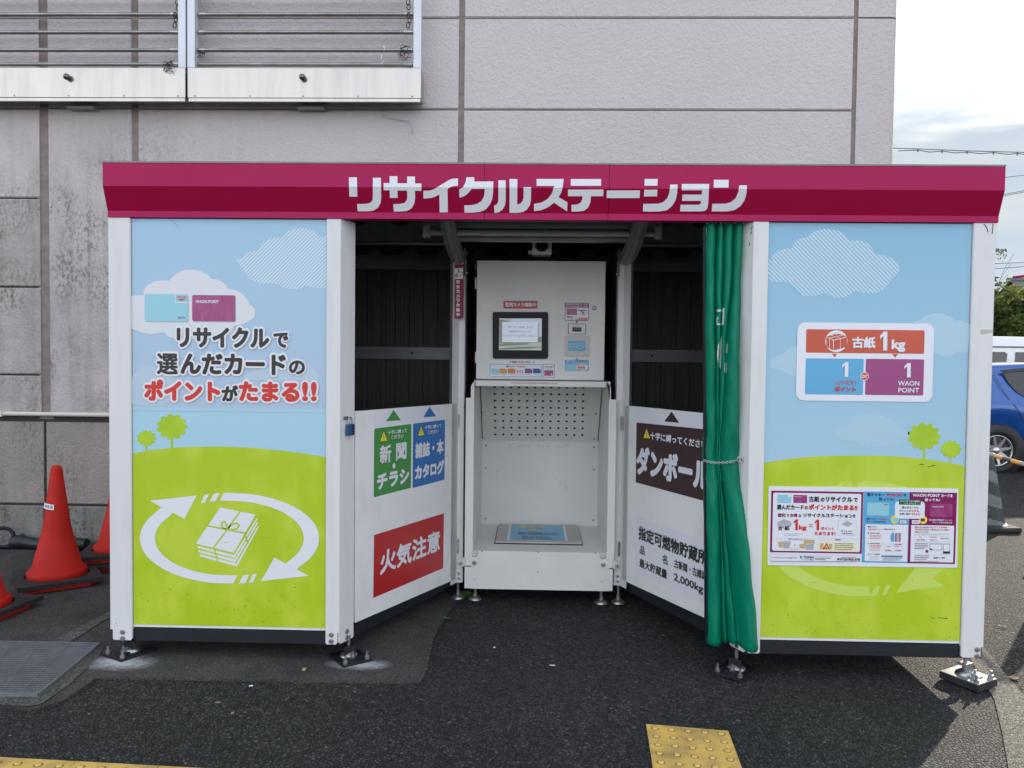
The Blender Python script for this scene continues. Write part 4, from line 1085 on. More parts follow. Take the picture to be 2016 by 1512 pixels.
NT('トムラ・ジャパン株式会社', 650, 850, 1302, 1318, M['text_dark'], .02); bars(872, 1262, 1200, 1, 20, M['grey_p'], h=8); bars(872, 1284, 1205, 1, 20, M['text_dark'], h=9); bars(872, 1306, 1095, 1, 20, M['text_dark'], h=9)
bars(1295, 1268, 1600, 1, 20, M['text_dark'], h=8)
N6(1235, 1288, 1275, 1320, M['dkgreen_p'], ZN+.001); NT('0120-962-570', 1285, 1614, 1286, 1328, M['text_dark'], .045)
bars(135, 1342, 1630, 1, 20, M['text_dark'], h=8, seed=4)
F7 = (X7, Y7)
N6(80, 185, 838, 1372, M['lblue_p'], ZN, 0, F7); N6(838.5, 196, 1586, 1384, M['wine_p'], ZN+.0004, 0, F7)
NT('電子マネー', 135, 420, 212, 268, M['text_navy'], .035, F7); NT('WAON', 446, 712, 214, 270, M['text_red'], .05, F7); NT('を', 735, 785, 222, 270, M['text_navy'], .03, F7); NT('使っても!', 325, 582, 288, 338, M['text_navy'], .03, F7)
NT('WAON POINT', 886, 1335, 224, 276, M['sticker'], .05, F7); NT('カードを', 1355, 1548, 228, 282, M['sticker'], .05, F7); NT('使っても!', 1080, 1338, 300, 350, M['sticker'], .05, F7)
N6(138, 368, 496, 588, M['cyan_p'], ZN+.0008, .006, F7); N6(1178, 384, 1540, 608, M['card_wine'], ZN+.0008, .006, F7)
NT('WAON', 412, 484, 392, 410, M['text_red'], .02, F7); NT('WAON POINT', 1205, 1402, 428, 450, M['sticker'], .03, F7)
N6(596, 345, 1082, 640, M['sticker'], ZN+.0012, .017, F7); N6(660, 318, 1020, 408, M['dkgreen_p'], ZN+.0018, .004, F7)
NT('ペットボトルと古紙の', 680, 1005, 330, 360, M['sticker'], .03, F7, ZN+.0026); NT('リサイクルで', 750, 940, 370, 394, M['sticker'], .03, F7, ZN+.0026)
NT('選んだカードの', 708, 978, 432, 470, M['text_dark'], .03, F7, ZN+.002); NT('ポイントが', 668, 855, 488, 522, M['text_dark'], .03, F7, ZN+.002); NT('たまる。', 866, 1005, 486, 524, M['text_red'], .03, F7, ZN+.002); NT('お買い物で', 668, 852, 540, 572, M['text_dark'], .03, F7, ZN+.002); NT('つかえる。', 862, 1012, 538, 574, M['text_red'], .03, F7, ZN+.002)
NT('電子マネー', 128, 308, 624, 654, M['text_navy'], .03, F7); NT('WAON', 320, 470, 626, 655, M['text_red'], .03, F7); NT('ポイントをためるには', 128, 440, 668, 698, M['text_navy'], .03, F7)
b.disc(FPp, X7(590), Y7(650), 68/k6, ZN+.001, M['yellow_p'], 20); N6(545, 622, 640, 682, M['cyan_p'], ZN+.0014, 0, F7); N6(680, 662, 780, 712, M['sticker'], ZN+.0012, .003, F7)
b.disc(FPp, X7(1060), Y7(655), 68/k6, ZN+.001, M['yellow_p'], 20); N6(1020, 630, 1085, 680, M['wine_p'], ZN+.0014, 0, F7); N6(875, 660, 1000, 722, M['sticker'], ZN+.0016, .003, F7)
bars(695, 675, 770, 2, 16, M['text_red'], F7, 8, 1, ZN+.002); bars(895, 678, 985, 2, 18, M['text_red'], F7, 8, 2, ZN+.002)
NT('WAON POINT', 1152, 1410, 642, 672, M['sticker'], .04, F7); NT('カードの', 1422, 1540, 650, 672, M['sticker'], .03, F7); NT('ポイントをためるには', 1212, 1538, 682, 712, M['sticker'], .03, F7)
N6(108, 728, 796, 1345, M['sticker'], ZN+.001, .003, F7); N6(862, 740, 1554, 1358, M['sticker'], ZN+.001, .003, F7)
ZB = ZN+.0022
NT('電子マネー', 146, 300, 756, 782, M['text_navy'], .03, F7, ZB); NT('WAONポイント', 146, 388, 796, 822, M['text_red'], .03, F7, ZB); NT('の受け取りは', 405, 595, 798, 822, M['text_navy'], .02, F7, ZB)
for n_, y, s in (('1', 858, 'お受け取り場所'), ('2', 1028, 'お受け取り開始日'), ('3', 1204, 'ポイント有効期間')):
    NT(n_, 146, 160, y, y+28, M['text_navy'], .03, F7, ZB); NT(s, 178, 342, y+6, y+26, M['text_navy'], .02, F7, ZB); b.stroke(FPp, [(X7(360), Y7(y+22)), (X7(755), Y7(y+28))], .0006, ZB, M['grey_p'])
bars(178, 905, 380, 3, 25, M['text_red'], F7, 9, 0, ZB); bars(178, 1072, 370, 3, 22, M['text_red'], F7, 8, 0, ZB); bars(178, 1142, 370, 2, 18, M['grey_p'], F7, 7, 0, ZB); bars(172, 1252, 320, 3, 24, M['grey_p'], F7, 8, 0, ZB)
N6(525, 885, 582, 1012, M['lblue_p'], ZB, .002, F7); b.disc(FPp, X7(562), Y7(866), 2.0, ZB, M['grey_p'], 12); N6(602, 872, 680, 1014, M['grey_p'], ZB, .001, F7); N6(600, 870, 614, 1014, M['purple_p'], ZB+.0004, 0, F7); N6(668, 872, 682, 1014, M['purple_p'], ZB+.0004, 0, F7)
NT('10日以降', 580, 700, 1045, 1070, M['text_red'], .04, F7, ZB); NT('本日締め', 430, 535, 1145, 1166, M['text_red'], .04, F7, ZB); NT('10日開始', 590, 690, 1148, 1168, M['text_red'], .04, F7, ZB); bars(465, 1092, 520, 1, 20, M['text_dark'], F7, 9, 0, ZB); bars(580, 1094, 700, 1, 20, M['text_dark'], F7, 9, 0, ZB)
b.stroke(FPp, [(X7(x), Y7(y)) for x, y in [(420,1078),(715,1084),(715,1180),(420,1174),(420,1078)]], .0006, ZB, M['grey_p'])
N6(365, 1242, 720, 1272, M['blue_p'], ZB, 0, F7); bars(390, 1282, 715, 2, 28, M['text_dark'], F7, 10, 0, ZB)
NT('毎月1日~末日までの', 922, 1218, 764, 790, M['text_dark'], .02, F7, ZB); NT('リサイクル対象の', 1228, 1458, 766, 790, M['text_red'], .03, F7, ZB); NT('WAON POINT', 922, 1160, 802, 828, M['text_red'], .03, F7, ZB); NT('を', 1175, 1195, 806, 830, M['text_dark'], .02, F7, ZB); NT('翌月5日ごろに自動で', 1203, 1495, 806, 832, M['text_red'], .03, F7, ZB); NT('進呈', 922, 985, 842, 866, M['text_red'], .03, F7, ZB); NT('いたします。', 990, 1152, 844, 868, M['text_dark'], .02, F7, ZB)
bars(922, 884, 1490, 2, 14, M['grey_p'], F7, 6, 0, ZB)
b.stroke(FPp, [(X7(x), Y7(y)) for x, y in [(918,918),(1490,926),(1488,1010),(918,1004),(918,918)]], .0006, ZB, M['grey_p'])
NT('1日~末日', 950, 1085, 968, 994, M['text_red'], .04, F7, ZB); NT('15日ごろ', 1172, 1280, 974, 998, M['text_red'], .04, F7, ZB); NT('自動で付与', 1350, 1470, 948, 968, M['text_red'], .03, F7, ZB); bars(990, 930, 1040, 1, 18, M['text_dark'], F7, 9, 0, ZB); bars(1170, 934, 1285, 1, 18, M['text_dark'], F7, 9, 0, ZB)
for y in (1020, 1225): b.stroke(FPp, [(X7(918), Y7(y)), (X7(1500), Y7(y+6))], .0005, ZB, M['grey_p'])
bars(918, 1042, 1140, 4, 27, M['text_dark'], F7, 10, 0, ZB); N6(1165, 1040, 1366, 1156, M['grey_p'], ZB, 0, F7); N6(1172, 1058, 1358, 1146, M['sticker'], ZB+.0004, 0, F7); N6(1388, 1044, 1500, 1212, M['grey_p'], ZB, 0, F7); N6(1396, 1060, 1490, 1170, M['sticker'], ZB+.0004, 0, F7); N6(1165, 1125, 1208, 1152, M['wine_p'], ZB+.0008, 0, F7); N6(1100, 1152, 1142, 1196, M['wine_p'], ZB, .001, F7)
N6(1388, 1176, 1500, 1212, M['text_dark'], ZB+.0008, 0, F7); bars(918, 1242, 1165, 3, 28, M['text_dark'], F7, 10, 0, ZB); NT('100P = 1円', 1228, 1412, 1264, 1300, M['text_dark'], .03, F7, ZB); bars(918, 1334, 1340, 1, 14, M['text_dark'], F7, 7, 0, ZB)
tag(b.build('notice_board', panR), 'notice poster half wine red, half light blue')
# ---- doors to the paper stores, on both sides of the alcove
def door(pl, quad, s_hinge, px_hinges, arts, u_hinge):
    b = MB()
    uv = [pl.uv(*p) for p in quad]
    b.slab(pl, uv, 0, -.028, M['door_white_lifted'], px=False)
    d = b.build('door', ST)
    for py0, py1, pxh in px_hinges:
        h = MB(); u = u_hinge; v1 = pl.uv(pxh, py0)[1]; v0 = pl.uv(pxh, py1)[1]
        h.tube([pl.at(u, v0, .006), pl.at(u, v1, .006)], .007, M['steel'], 8)
        h.slab(pl, [(u-.012, v0), (u+.012, v0), (u+.012, v1), (u-.012, v1)], .0, .004, M['steel'], px=False)
        h.build('hinge', d)
    for f in arts: f(d)
    return d
c7 = S(670, 780, 3.285); x7 = lambda x: 670+x/3.285; y7 = lambda y: 780+y/3.285
def warn(b, pl, tri, off):
    A = [Vector(pl.uv(*p)) for p in tri]; c = (A[0]+A[1]+A[2])/3
    b.poly(pl, [tuple(c+(p-c)*1.16) for p in A], off, M['text_dark']); b.poly(pl, [tuple(c+(p-c)*.98) for p in A], off+.0005, M['yellow_p'])
    h = (A[0]-c).length; u, v = c
    b.urect(pl, u-.05*h, v-.05*h, u+.05*h, v+.5*h, off+.001, M['text_dark']); b.urect(pl, u-.05*h, v-.28*h, u+.05*h, v-.15*h, off+.001, M['text_dark'])
def lt(b, pl, s, xL, yt, yb, xR, m, bold=.05, off=.0036, k=None, **kw):
    fx_, fy_ = k
    b.text(pl, s, fx_(xL), fx_(xR), fy_(yt), fy_(yb), off, m, bold, xr=fx_(xL), **kw)
def art_left(d):
    k = (x7, y7); pl = DL
    b = MB(); b.ppx(pl, c7([(220,100),(677,56),(677,240),(218,250)]), .0006, M['sticker'])
    def rr(pts, m, off, r=.008):
        uv = [pl.uv(*p) for p in c7(pts)]; b.urect(pl, uv[0][0], min(uv[3][1], uv[2][1]), uv[1][0], max(uv[0][1], uv[1][1]), off, m, r)
    rr([(218,210),(458,180),(452,593),(215,650)], M['green_p'], .0012); rr([(470,178),(676,155),(672,540),(465,587)], M['blue_p'], .0012)
    b.ppx(pl, c7([(343,90),(295,163),(390,155)]), .0014, M['green_p']); b.ppx(pl, c7([(576,68),(535,137),(618,130)]), .0014, M['blue_p'])
    warn(b, pl, c7([(278,224),(254,294),(303,288)]), .0018); warn(b, pl, c7([(520,193),(500,257),(542,251)]), .0018)
    lt(b, pl, '十字に縛って', 303, 222, 251, 428, M['sticker'], .03, k=k); lt(b, pl, 'ください', 325, 253, 281, 405, M['sticker'], .04, k=k)
    lt(b, pl, '新', 251, 320, 440, 326, M['sticker'], .035, k=k); lt(b, pl, '聞', 356, 306, 418, 425, M['sticker'], .035, k=k)
    b.disc(pl, x7(343), y7(450), 10/3.285, .0036, M['sticker']); lt(b, pl, 'チラシ', 232, 506, 610, 441, M['sticker'], .06, k=k)
    lt(b, pl, '十字に縛って', 543, 190, 217, 650, M['sticker'], .03, k=k); lt(b, pl, 'ください', 562, 222, 248, 631, M['sticker'], .04, k=k)
    lt(b, pl, '雑誌・本', 481, 304, 407, 664, M['sticker'], .04, k=k); lt(b, pl, 'カタログ', 479, 450, 545, 667, M['sticker'], .06, k=k)
    tag(b.build('bundle_sticker', d), 'green and blue paper-sorting sticker')
    b = MB(); b.ppx(pl, c7([(217,898),(669,757),(664,1112),(212,1305)]), .0012, M['red_p'])
    lt(b, pl, '火気注意', 252, 1004, 1160, 640, M['sticker'], .035, k=k)
    tag(b.build('fire_sticker', d), 'red fire warning sticker')
    b = MB(); b.ppx(pl, c7([(265,665),(640,592),(640,720),(255,830)]), .0006, mat('faded_patch', (.79, .795, .80), .36)); b.build('faded_patch', d)
c3 = S(1200, 790, 2.8515); x3 = lambda x: 1200+x/2.8515; y3 = lambda y: 790+y/2.8515
def art_right(d):
    k = (x3, y3); pl = DR; b = MB()
    b.ppx(pl, c3([(152,42),(600,83),(600,200),(152,150)]), .0006, M['sticker'])
    b.ppx(pl, c3([(152,119),(600,163),(600,578),(148,455)]), .0012, M['brown_p'])
    b.ppx(pl, c3([(350,57),(308,113),(392,121)]), .0014, M['brown_p'])
    warn(b, pl, c3([(210,153),(192,206),(230,209)]), .0018)
    lt(b, pl, '十字に縛ってください', 233, 170, 213, 548, M['sticker'], .04, k=k)
    lt(b, pl, 'ダンボール', 163, 248, 410, 556, M['sticker'], .055, k=k)
    tag(b.build('cardboard_sticker', d), 'dark brown cardboard sticker')
    b = MB(); b.ppx(pl, c3([(151,648),(600,801),(600,1165),(148,965)]), .0008, M['sticker'])
    lt(b, pl, '指定可燃物貯蔵所', 168, 698, 776, 552, M['text_dark'], .03, k=k)
    lt(b, pl, '品', 174, 808, 854, 199, M['text_dark'], .02, k=k); lt(b, pl, '名', 300, 857, 908, 327, M['text_dark'], .02, k=k)
    lt(b, pl, '古新聞・古雑誌', 367, 884, 932, 548, M['text_dark'], .02, k=k)
    lt(b, pl, '最大貯蔵量', 172, 880, 930, 325, M['text_dark'], .02, k=k); lt(b, pl, '2,000kg', 365, 962, 1016, 528, M['text_dark'], .02, k=k)
    tag(b.build('storage_sticker', d), 'white storage notice with black lettering')
uL = DL.uv(699.5, 1000)[0]
QDL = [(699.5, 810), (900.5, 794.5), (898, 1139.5), (699.5, 1226)]
door(DL, QDL, 0, [(815, 842, 903), (1060, 1089, 902)], [art_left], DL.uv(903, 900)[0])
uvh = DR.uv(1228, 900)[0]
vt = DR.uv(1228, 798)[1]; vb = DR.uv(1226, 1142)[1]; vb2 = DR.uv(1385, 1216)[1]
b_ = MB()
u_o = .118
q = [(uvh, vb), (uvh, vt), (u_o, vt+.006), (u_o, vb+(vb2-vb)*1.35)]
d = MB(); d.slab(DR, q, 0, -.028, M['door_white_lifted'], px=False); d = d.build('door', ST)
for py0, py1, pxh in ((819, 847, 1225), (1067, 1096, 1222)):
    h = MB(); u = DR.uv(pxh, 900)[0]; v1 = DR.uv(pxh, py0)[1]; v0 = DR.uv(pxh, py1)[1]
    h.tube([DR.at(u, v0, .006), DR.at(u, v1, .006)], .007, M['steel'], 8); h.slab(DR, [(u-.012, v0), (u+.012, v0), (u+.012, v1), (u-.012, v1)], 0, .004, M['steel'], px=False); h.build('hinge', d)
art_right(d)

# ---- side walls, back wall, partitions
YBK = 1.80
for x0, x1 in ((.004, .035), (W-.035, W-.004)):
    b = MB(); SW = Plane((x0, 0, 0), (0, 1, 0), (0, 0, 1), (1, 0, 0)); b.slab(SW, [(.09, .16), (YBK+.02, .16), (YBK+.02, 2.155), (.046, 2.265), (.046, H+.004), (.09, H+.004)], 0, x1-x0, M['white'], px=False); b.build('side_wall', ST)
def ribbed(b, x0, x1, z0, z1, y, pitch, mt, face=1):
    x = x0; i = 0
    while x < x1-1e-4:
        xe = min(x+pitch, x1)
        b.box((x+.0025, y, z0), (xe-.0025, y+.02, z1), mt)
        b.box((x+pitch*.30, y-.004, z0), (min(x+pitch*.36, xe), y, z1), mt); b.box((x+pitch*.62, y-.004, z0), (min(x+pitch*.66, xe), y, z1), mt)
        x = xe
BKP = PY(YBK)
b = MB()
zr1, zr0 = BKP.uv(790, 683.5)[1], BKP.uv(790, 707)[1]
zb1_, zb0_ = BKP.uv(790, 503)[1], BKP.uv(790, 531)[1]
b.box((.036, YBK+.012, .12), (W-.036, YBK+.03, zb1_+.10), M['groove'])
for x0, x1 in ((.04, 1.48), (2.57, W-.04)): ribbed(b, x0, x1, .12, zb0_, YBK, .098, M['brown'])
ribbed(b, 1.5, 2.56, .12, zb0_, YBK+.002, .098, M['brown'])
bw = b.build('back_wall', ST)
for x0, x1 in ((.04, 1.46), (2.60, W-.04)):
    b = MB(); b.box((x0, YBK-.018, zr0), (x1, YBK-.005, zr1), M['rail']); b.box((x0, YBK-.034, zr1-.03), (x1, YBK-.018, zr1), M['rail']); b.box((x0, YBK-.03, zr0), (x1, YBK-.018, zr0+.022), M['rail'])
    for i in range(3): bolt(b, Vector((x0+.2+i*.45, YBK-.018, (zr0+zr1)/2)), (0, -1, 0), .006, .004, M['blackp'])
    b.build('wall_rail', bw)
b = MB(); b.box((.04, YBK-.03, zb0_), (W-.04, YBK-.006, zb1_-.03), M['dgrey']); b.box((.04, YBK-.024, zb1_-.028), (W-.04, YBK-.006, zb1_), M['dgrey'])
px0 = BKP.uv(808, 490)[0]; pw = .245; i = -4
while i < 14:
    xc_ = px0+i*pw
    if .1 < xc_ < W-.1: b.slab(BKP, [(xc_-.058, zb1_), (xc_+.058, zb1_), (xc_+.02, zb1_+.045), (xc_-.02, zb1_+.045)], .006, .02, M['dgrey'], px=False)
    i += 1
b.build('back_beam', ST)
for sx, x in ((1, 1.555), (-1, 2.495)):
    b = MB(); b.box((x-.012, 1.06, .12), (x+.012, YBK, 2.1), M['groove'])
    for k in range(6): b.box((x-.016 if sx < 0 else x+.010, 1.08+k*.1, .12), (x-.010 if sx < 0 else x+.016, 1.08+k*.1+.085, 2.1), M['brown'])
    b.build('partition', ST)
# ---- roof: trapezoid deck falling to the back, beams under it
b = MB()
zA, zB = zb1_+.115, zb1_+.002          # trough height at the front and at the back
sec = []
i = -9
xk = px0
for k in range(-6, 18):
    c = px0+k*pw
    sec += [(c-.060, 0), (c-.024, .046), (c+.024, .046), (c+.060, 0)]
sec = [(x, z) for x, z in sec if .0 <= x <= W]
sec = [(.0, 0)]+sec+[(W, 0)]
b.grid([[(x, .03, zA+z) for x, z in sec], [(x, YBK+.008, zB+z) for x, z in sec]], M['deck'], False)
b.grid([[(x, .03, zA+z+.004) for x, z in sec], [(x, YBK+.008, zB+z+.004) for x, z in sec]], M['deck'], False)
b.build('roof_deck', ST)
PM_ = PY(.85)
zp1, zp0 = PM_.uv(760, 444)[1], PM_.uv(760, 482)[1]
for x0, x1 in ((.05, 1.49), (2.57, W-.05)):
    b = MB(); b.box((x0, .85, zp0+.018), (x1, .862, zp1), M['dgrey']); b.tube([(x0, .845, zp0+.009), (x1, .845, zp0+.009)], .010, M['rail'], 8)
    b.box((x0, .835, zp0), (x1, .87, zp0+.006), M['rail'])
    for k in range(-6, 18):
        c = px0+k*pw-.03
        if x0+.08 < c < x1-.08: b.slab(PM_, [(c-.09, zp1), (c+.09, zp1), (c+.05, zp1+.035), (c-.05, zp1+.035)], -.012, 0, M['dgrey'], px=False)
    b.build('ceiling_beam', ST)
# front beam inside the header and the lamp batten hanging below it
b = MB(); b.cbox((.1, .12, 2.13), (W-.1, .18, 2.2), M['dgrey'], .004); b.build('front_beam', ST)
LPp = PY(.5)
lx0, lx1 = LPp.uv(832, 452)[0], LPp.uv(1303, 452)[0]
lz = LPp.uv(1067, 440)[1]
b = MB(); b.cbox((lx0, .47, lz-.018), (lx1, .56, lz+.03), M['rail'], .004)
b.box((lx0+.005, .455, lz-.010), (lx1-.005, .47, lz+.026), M['alu'])
lamp = b.build('lamp_batten', ST)
for x in (lx0+.02, lx1-.02): 
    b = MB(); b.cbox((x-.018, .475, lz-.075), (x+.018, .525, lz-.018), M['cream'], .006); b.build('lamp_holder', lamp)
b = MB(); b.tube([(lx0+.04, .5, lz-.05), (lx1-.04, .5, lz-.05)], .0155, mat('lamp_tube', (.55, .57, .58), .2), 12); b.build('tube', lamp)
b = MB(); b.cbox((1.56, .60, lz-.075), (2.5, .66, lz-.02), M['alu'], .006); b.build('cross_beam', ST)
# guide rails that curve from the inner posts up to the front
for sx, Q in ((1, QL), (-1, QR)):
    b = MB(); pth = []
    for t in range(9):
        a = t/8; y = 1.0-.78*a; z = 2.035+.155*a-.05*math.sin(a*math.pi); x = Q.x-sx*(.004)+sx*.006*a
        pth.append(Vector((x, y, z)))
    w_, h_ = .036, .026
    vs = []
    for p in pth: vs += [p+Vector((-w_, 0, -h_)), p+Vector((w_, 0, -h_)), p+Vector((w_, 0, h_)), p+Vector((-w_, 0, h_))]
    fs = [(3, 2, 1, 0), (32, 33, 34, 35)]
    for k in range(8):
        for j in range(4): fs.append((k*4+j, k*4+(j+1) % 4, (k+1)*4+(j+1) % 4, (k+1)*4+j))
    b.add(vs, fs, M['dgrey'])
    vs = []
    for p in pth: vs += [p+Vector((-.010, -.001, -h_-.010)), p+Vector((.010, -.001, -h_-.010)), p+Vector((.010, 0, -h_+.004)), p+Vector((-.010, 0, -h_+.004))]
    b.add(vs, fs, M['alu'])
    e = pth[-1]; b.cbox((e.x-.045, e.y-.02, e.z-.045), (e.x+.045, e.y+.03, e.z+.02), M['alu'], .004)
    b.build('guide_rail', ST)
    b = MB(); s_ = sx
    b.box((Q.x+s_*.030-.003, 1.0, 1.93), (Q.x+s_*.030+.003, 1.06, 2.10), M['alu'])
    for z in (1.95, 2.07): bolt(b, Vector((Q.x+s_*.036, 1.02, z)), (s_, 0, 0), .008, .01)
    b.build('rail_bracket', ST)

# ------------------------------------------------------------------ machine in the alcove
YM, YC = .965, 1.03
MPn, CPn = PY(YM), PY(YC)
MA = thing('collection_machine', 'white paper collection machine with touch screen above an open perforated bin', 'machine', (2.03, 1.3, 0))
mx0, mx1 = MPn.uv(914.5, 1140)[0], MPn.uv(1206.2, 1140)[0]
mzb = MPn.uv(1060, 1161.5)[1]; mzt = MPn.uv(1060, 1086.5)[1]; mzs = MPn.uv(925, 1116)[1]
ix0, ix1 = MPn.uv(931, 1088)[0], MPn.uv(1196, 1090)[0]
FLR = Plane((0, 0, mzt), (1, 0, 0), (0, 1, 0))
YBin = FLR.px(1060, 1034).y
b = MB(); mm = M['machine']
b.cbox((mx0, YM, mzb), (mx1, YM+.62, mzs), mm, .004)
b.box((ix0-.012, YM-.002, mzb+.001), (ix1+.012, YM+.62, mzt-.001), mm)
b.box((ix0, YM+.0015, mzt-.010), (ix1, YBin, mzt), mm)
for q in ((949, 1085.5), (1060, 1087), (1172, 1089), (1060, 1126), (935, 1141), (1185, 1145)): bolt(b, MPn.px(*q), (0, -1, 0), .004, .003, M['dgrey'])
for pts in ([(1060,1103),(1064,1100)], [(1020,1146),(1032,1141)], [(1026,1158),(1040,1152)], [(1080,1147),(1084,1156)], [(1160,1140),(1161,1150)], [(1000,1092),(1003,1088)]): b.stroke(MPn, pts, .0012, .0006, M['grey_p'])
b.build('base', MA)
for bx in (MPn.uv(935, 1100)[0], MPn.uv(1186, 1100)[0]):
    o = foot(bx, YM+.05, 0, False); o.parent = MA; o.matrix_parent_inverse = parent_world(MA).inverted()
# bin: cheeks, back, perforated hood
b = MB(); zl0 = MPn.uv(1060, 750)[1]; zl1 = MPn.uv(1060, 761.5)[1]
YB1 = YBin; zpb = PY(YB1).uv(1060, 868.5)[1]
for sx, xi, pxs in ((-1, ix0, ((916, 932.5), (927, 937))), (1, ix1, ((1196, 1211.5), (1192, 1203)))):
    b.box((xi-.003 if sx < 0 else xi, YM+.01, mzt), (xi if sx < 0 else xi+.003, YB1, zl0), mm)
    (a0, a1), (c0, c1) = pxs
    x0_, x1_ = MPn.uv(a0, 950)[0], MPn.uv(a1, 950)[0]
    ztp = MPn.uv(925, 783)[1]; zbt = MPn.uv(925, 1096)[1]
    b.cbox((x0_, YM-.012, zbt), (x1_, YM+.012, ztp), mm, .003)
    # rounded shoulder beside the hood
    xo = MPn.uv(c0 if sx < 0 else c1, 770)[0]; pts = [(xi, ztp), (xo, ztp)]
    r = .045
    for i in range(7):
        a = math.radians(15*i); pts.append((xo-sx*(r-r*math.cos(a)), zl0-r+r*math.sin(a)))
    pts.append((xi, zl0)); b.slab(MPn, pts, -.004, -.05, mm, px=False)
b.box((ix0, YB1, mzt-.01), (ix1, YB1+.004, zpb+.01), mm)
for x in (ix0+.028, ix1-.028):
    for zz in (mzt+.04, (mzt+zpb)/2+.1, zpb-.035): bolt(b, Vector((x, YB1, zz)), (0, -1, 0), .005, .003, M['dgrey'])
for pts in ([(976,934),(979,938)], [(979,924),(980,931)], [(1104,949),(1106,953)], [(1050,1008),(1051,1010)], [(992,1000),(993,1003)], [(1112,952),(1117,966)], [(1090,935),(1094,945)]): b.stroke(PY(YB1), pts, .002, .0006, M['grey_p'])
for i in range(14): x = 1000+i*9.5; b.stroke(PY(YB1), [(x, 877+(i*7 % 3)), (x+6, 876.5+(i*5 % 3))], .0035, .0006, M['grey_p']) if i % 4 != 1 else None
b.build('bin', MA)
b = MB()
yt_ = YB1-.27; A0 = Vector((ix0+.02, YB1-.004, zpb)); 
zt_ = PY(yt_).uv(1060, 756)[1]
HP = Plane((0, YB1-.004, zpb), (1, 0, 0), (0, yt_-YB1, zt_-zpb)); HP.N = HP.U.cross(HP.V)
Lh = math.hypot(yt_-YB1, zt_-zpb)
b.slab(HP, [(ix0+.006, 0), (ix1-.006, 0), (ix1-.006, Lh), (ix0+.006, Lh)], 0, -.004, mm, px=False)
for r in range(8):
    for c in range(12):
        # square punched holes, read off the photograph row by row
        x = 974+c*(1148.5-974)/11+ (1.2*r/7)*(1 if c < 6 else -1.6); y = 762+r*13.3+(c*.12)
        u, v = HP.uv(x, y)
        if v < Lh-.01: b.urect(HP, u-.0074, v-.0074, u+.0074, v+.0074, .0009, M['blackp'])
for q in ((948.8, 812.5), (949.8, 862), (1173, 814.5), (1170, 864)): bolt(b, HP.px(*q), HP.N, .005, .003, M['dgrey'])
b.build('perforated_hood', MA)
b = MB(); b.cbox((MPn.uv(936.5, 755)[0], YM-.010, zl1), (MPn.uv(1193, 755)[0], YC+.3, zl0), mm, .004)
LPn = PY(YM-.010)
b.rect(LPn, 1007, 752.5, 1098, 756.5, .0008, M['tape']); b.rect(LPn, 955, 759, 1008, 761, .0008, M['tape']); b.rect(LPn, 1012, 760, 1170, 761.4, .0008, M['tape'])
b.build('shelf_lip', MA)
# weighing plate in the floor
b = MB(); f1 = FLR
pl4 = [f1.px(*p) for p in ((974, 1071), (1147, 1074), (1139, 1037), (978, 1035.5))]
pz = mzt+.018
X0, X1 = (pl4[0].x+.004), (pl4[1].x-.004); Y0, Y1 = pl4[0].y+.01, YB1-.05
b.box((X0-.008, Y0-.008, mzt+.0005), (X1+.008, Y1+.008, mzt+.0012), M['blackp'])
b.cbox((X0, Y0, mzt+.002), (X1, Y1, pz), mat('scale_plate', (.50, .49, .46), .35, .3, var=.15, scale=10), .004)
TP = Plane((0, 0, pz), (1, 0, 0), (0, 1, 0))
la, lb2, lc, ld = 991, 1043, 1.0, 0
wX = X1-X0; dY = Y1-Y0
b.urect(TP, X0+.07, Y0+.015, X1-.085, Y1-.03, .0006, M['sticker'])
b.urect(TP, X0+.085, Y0+.025, X1-.10, Y1-.04, .0012, M['lblue_p'])
hl = (dY-.065)
M['label_blue'] = mat('label_blue', (0.05, 0.16, 0.36), .35)
b.utext(TP, '次に古紙をここに', X0+.13, Y0+.025+hl*.33, X1-.13, Y0+.025+hl*.52, .0018, M['label_blue'], .06)
b.utext(TP, '置いてください', X0+.16, Y0+.025+hl*.06, X1-.18, Y0+.025+hl*.25, .0018, M['label_blue'], .06)
M['label_yel'] = mat('label_yellow', (0.62, 0.62, 0.20), .35)
b.utext(TP, '古紙の重さを', X0+.12, Y0+.025+hl*.76, X1-.22, Y0+.025+hl*.94, .0018, M['label_yel'], .04); b.utext(TP, 'はかります', X0+.2, Y0+.025+hl*.57, X1-.28, Y0+.025+hl*.72, .0018, M['label_yel'], .04)
b.build('weighing_plate', MA)
# cabinet
kx, ky = lambda x: 880+x/4.321, lambda y: 430+y/4.321
cx0, cx1 = CPn.uv(938.5, 630)[0], CPn.uv(1190.5, 630)[0]
cz1, cz0 = CPn.uv(1065, 513.5)[1], CPn.uv(1065, 747.5)[1]
b = MB(); b.cbox((cx0, YC, cz0), (cx1, YC+.022, cz1), mm, .003)
b.box((cx0+.012, YC+.024, cz0-.003), (cx1-.012, YC+.40, cz1-.006), M['machine'])
cab = b.build('cabinet', MA)
def cr(bb, x0, y0, x1, y1, off, m, r=0.0): bb.rect(CPn, kx(x0), ky(y0), kx(x1), ky(y1), off, m, r)
def ct(bb, s, x0, x1, y0, y1, m, bold=.04, off=.004): bb.text(CPn, s, kx(x0), kx(x1), ky(y0), ky(y1), off, m, bold)
for y0, y1 in ((505, 600), (1135, 1228)):
    h = MB(); h.slab(CPn, [(kx(240), ky(y0)), (kx(251), ky(y0)), (kx(251), ky(y1)), (kx(240), ky(y1))], -.001, .008, mm); h.build('hinge', cab)
b = MB(); cr(b, 480, 700, 770, 769, .0012, M['red_p']); ct(b, '監視カメラ稼動中', 496, 757, 716, 752, M['sticker'], .03); tag(b.build('camera_sticker', cab), 'red sticker about the camera')
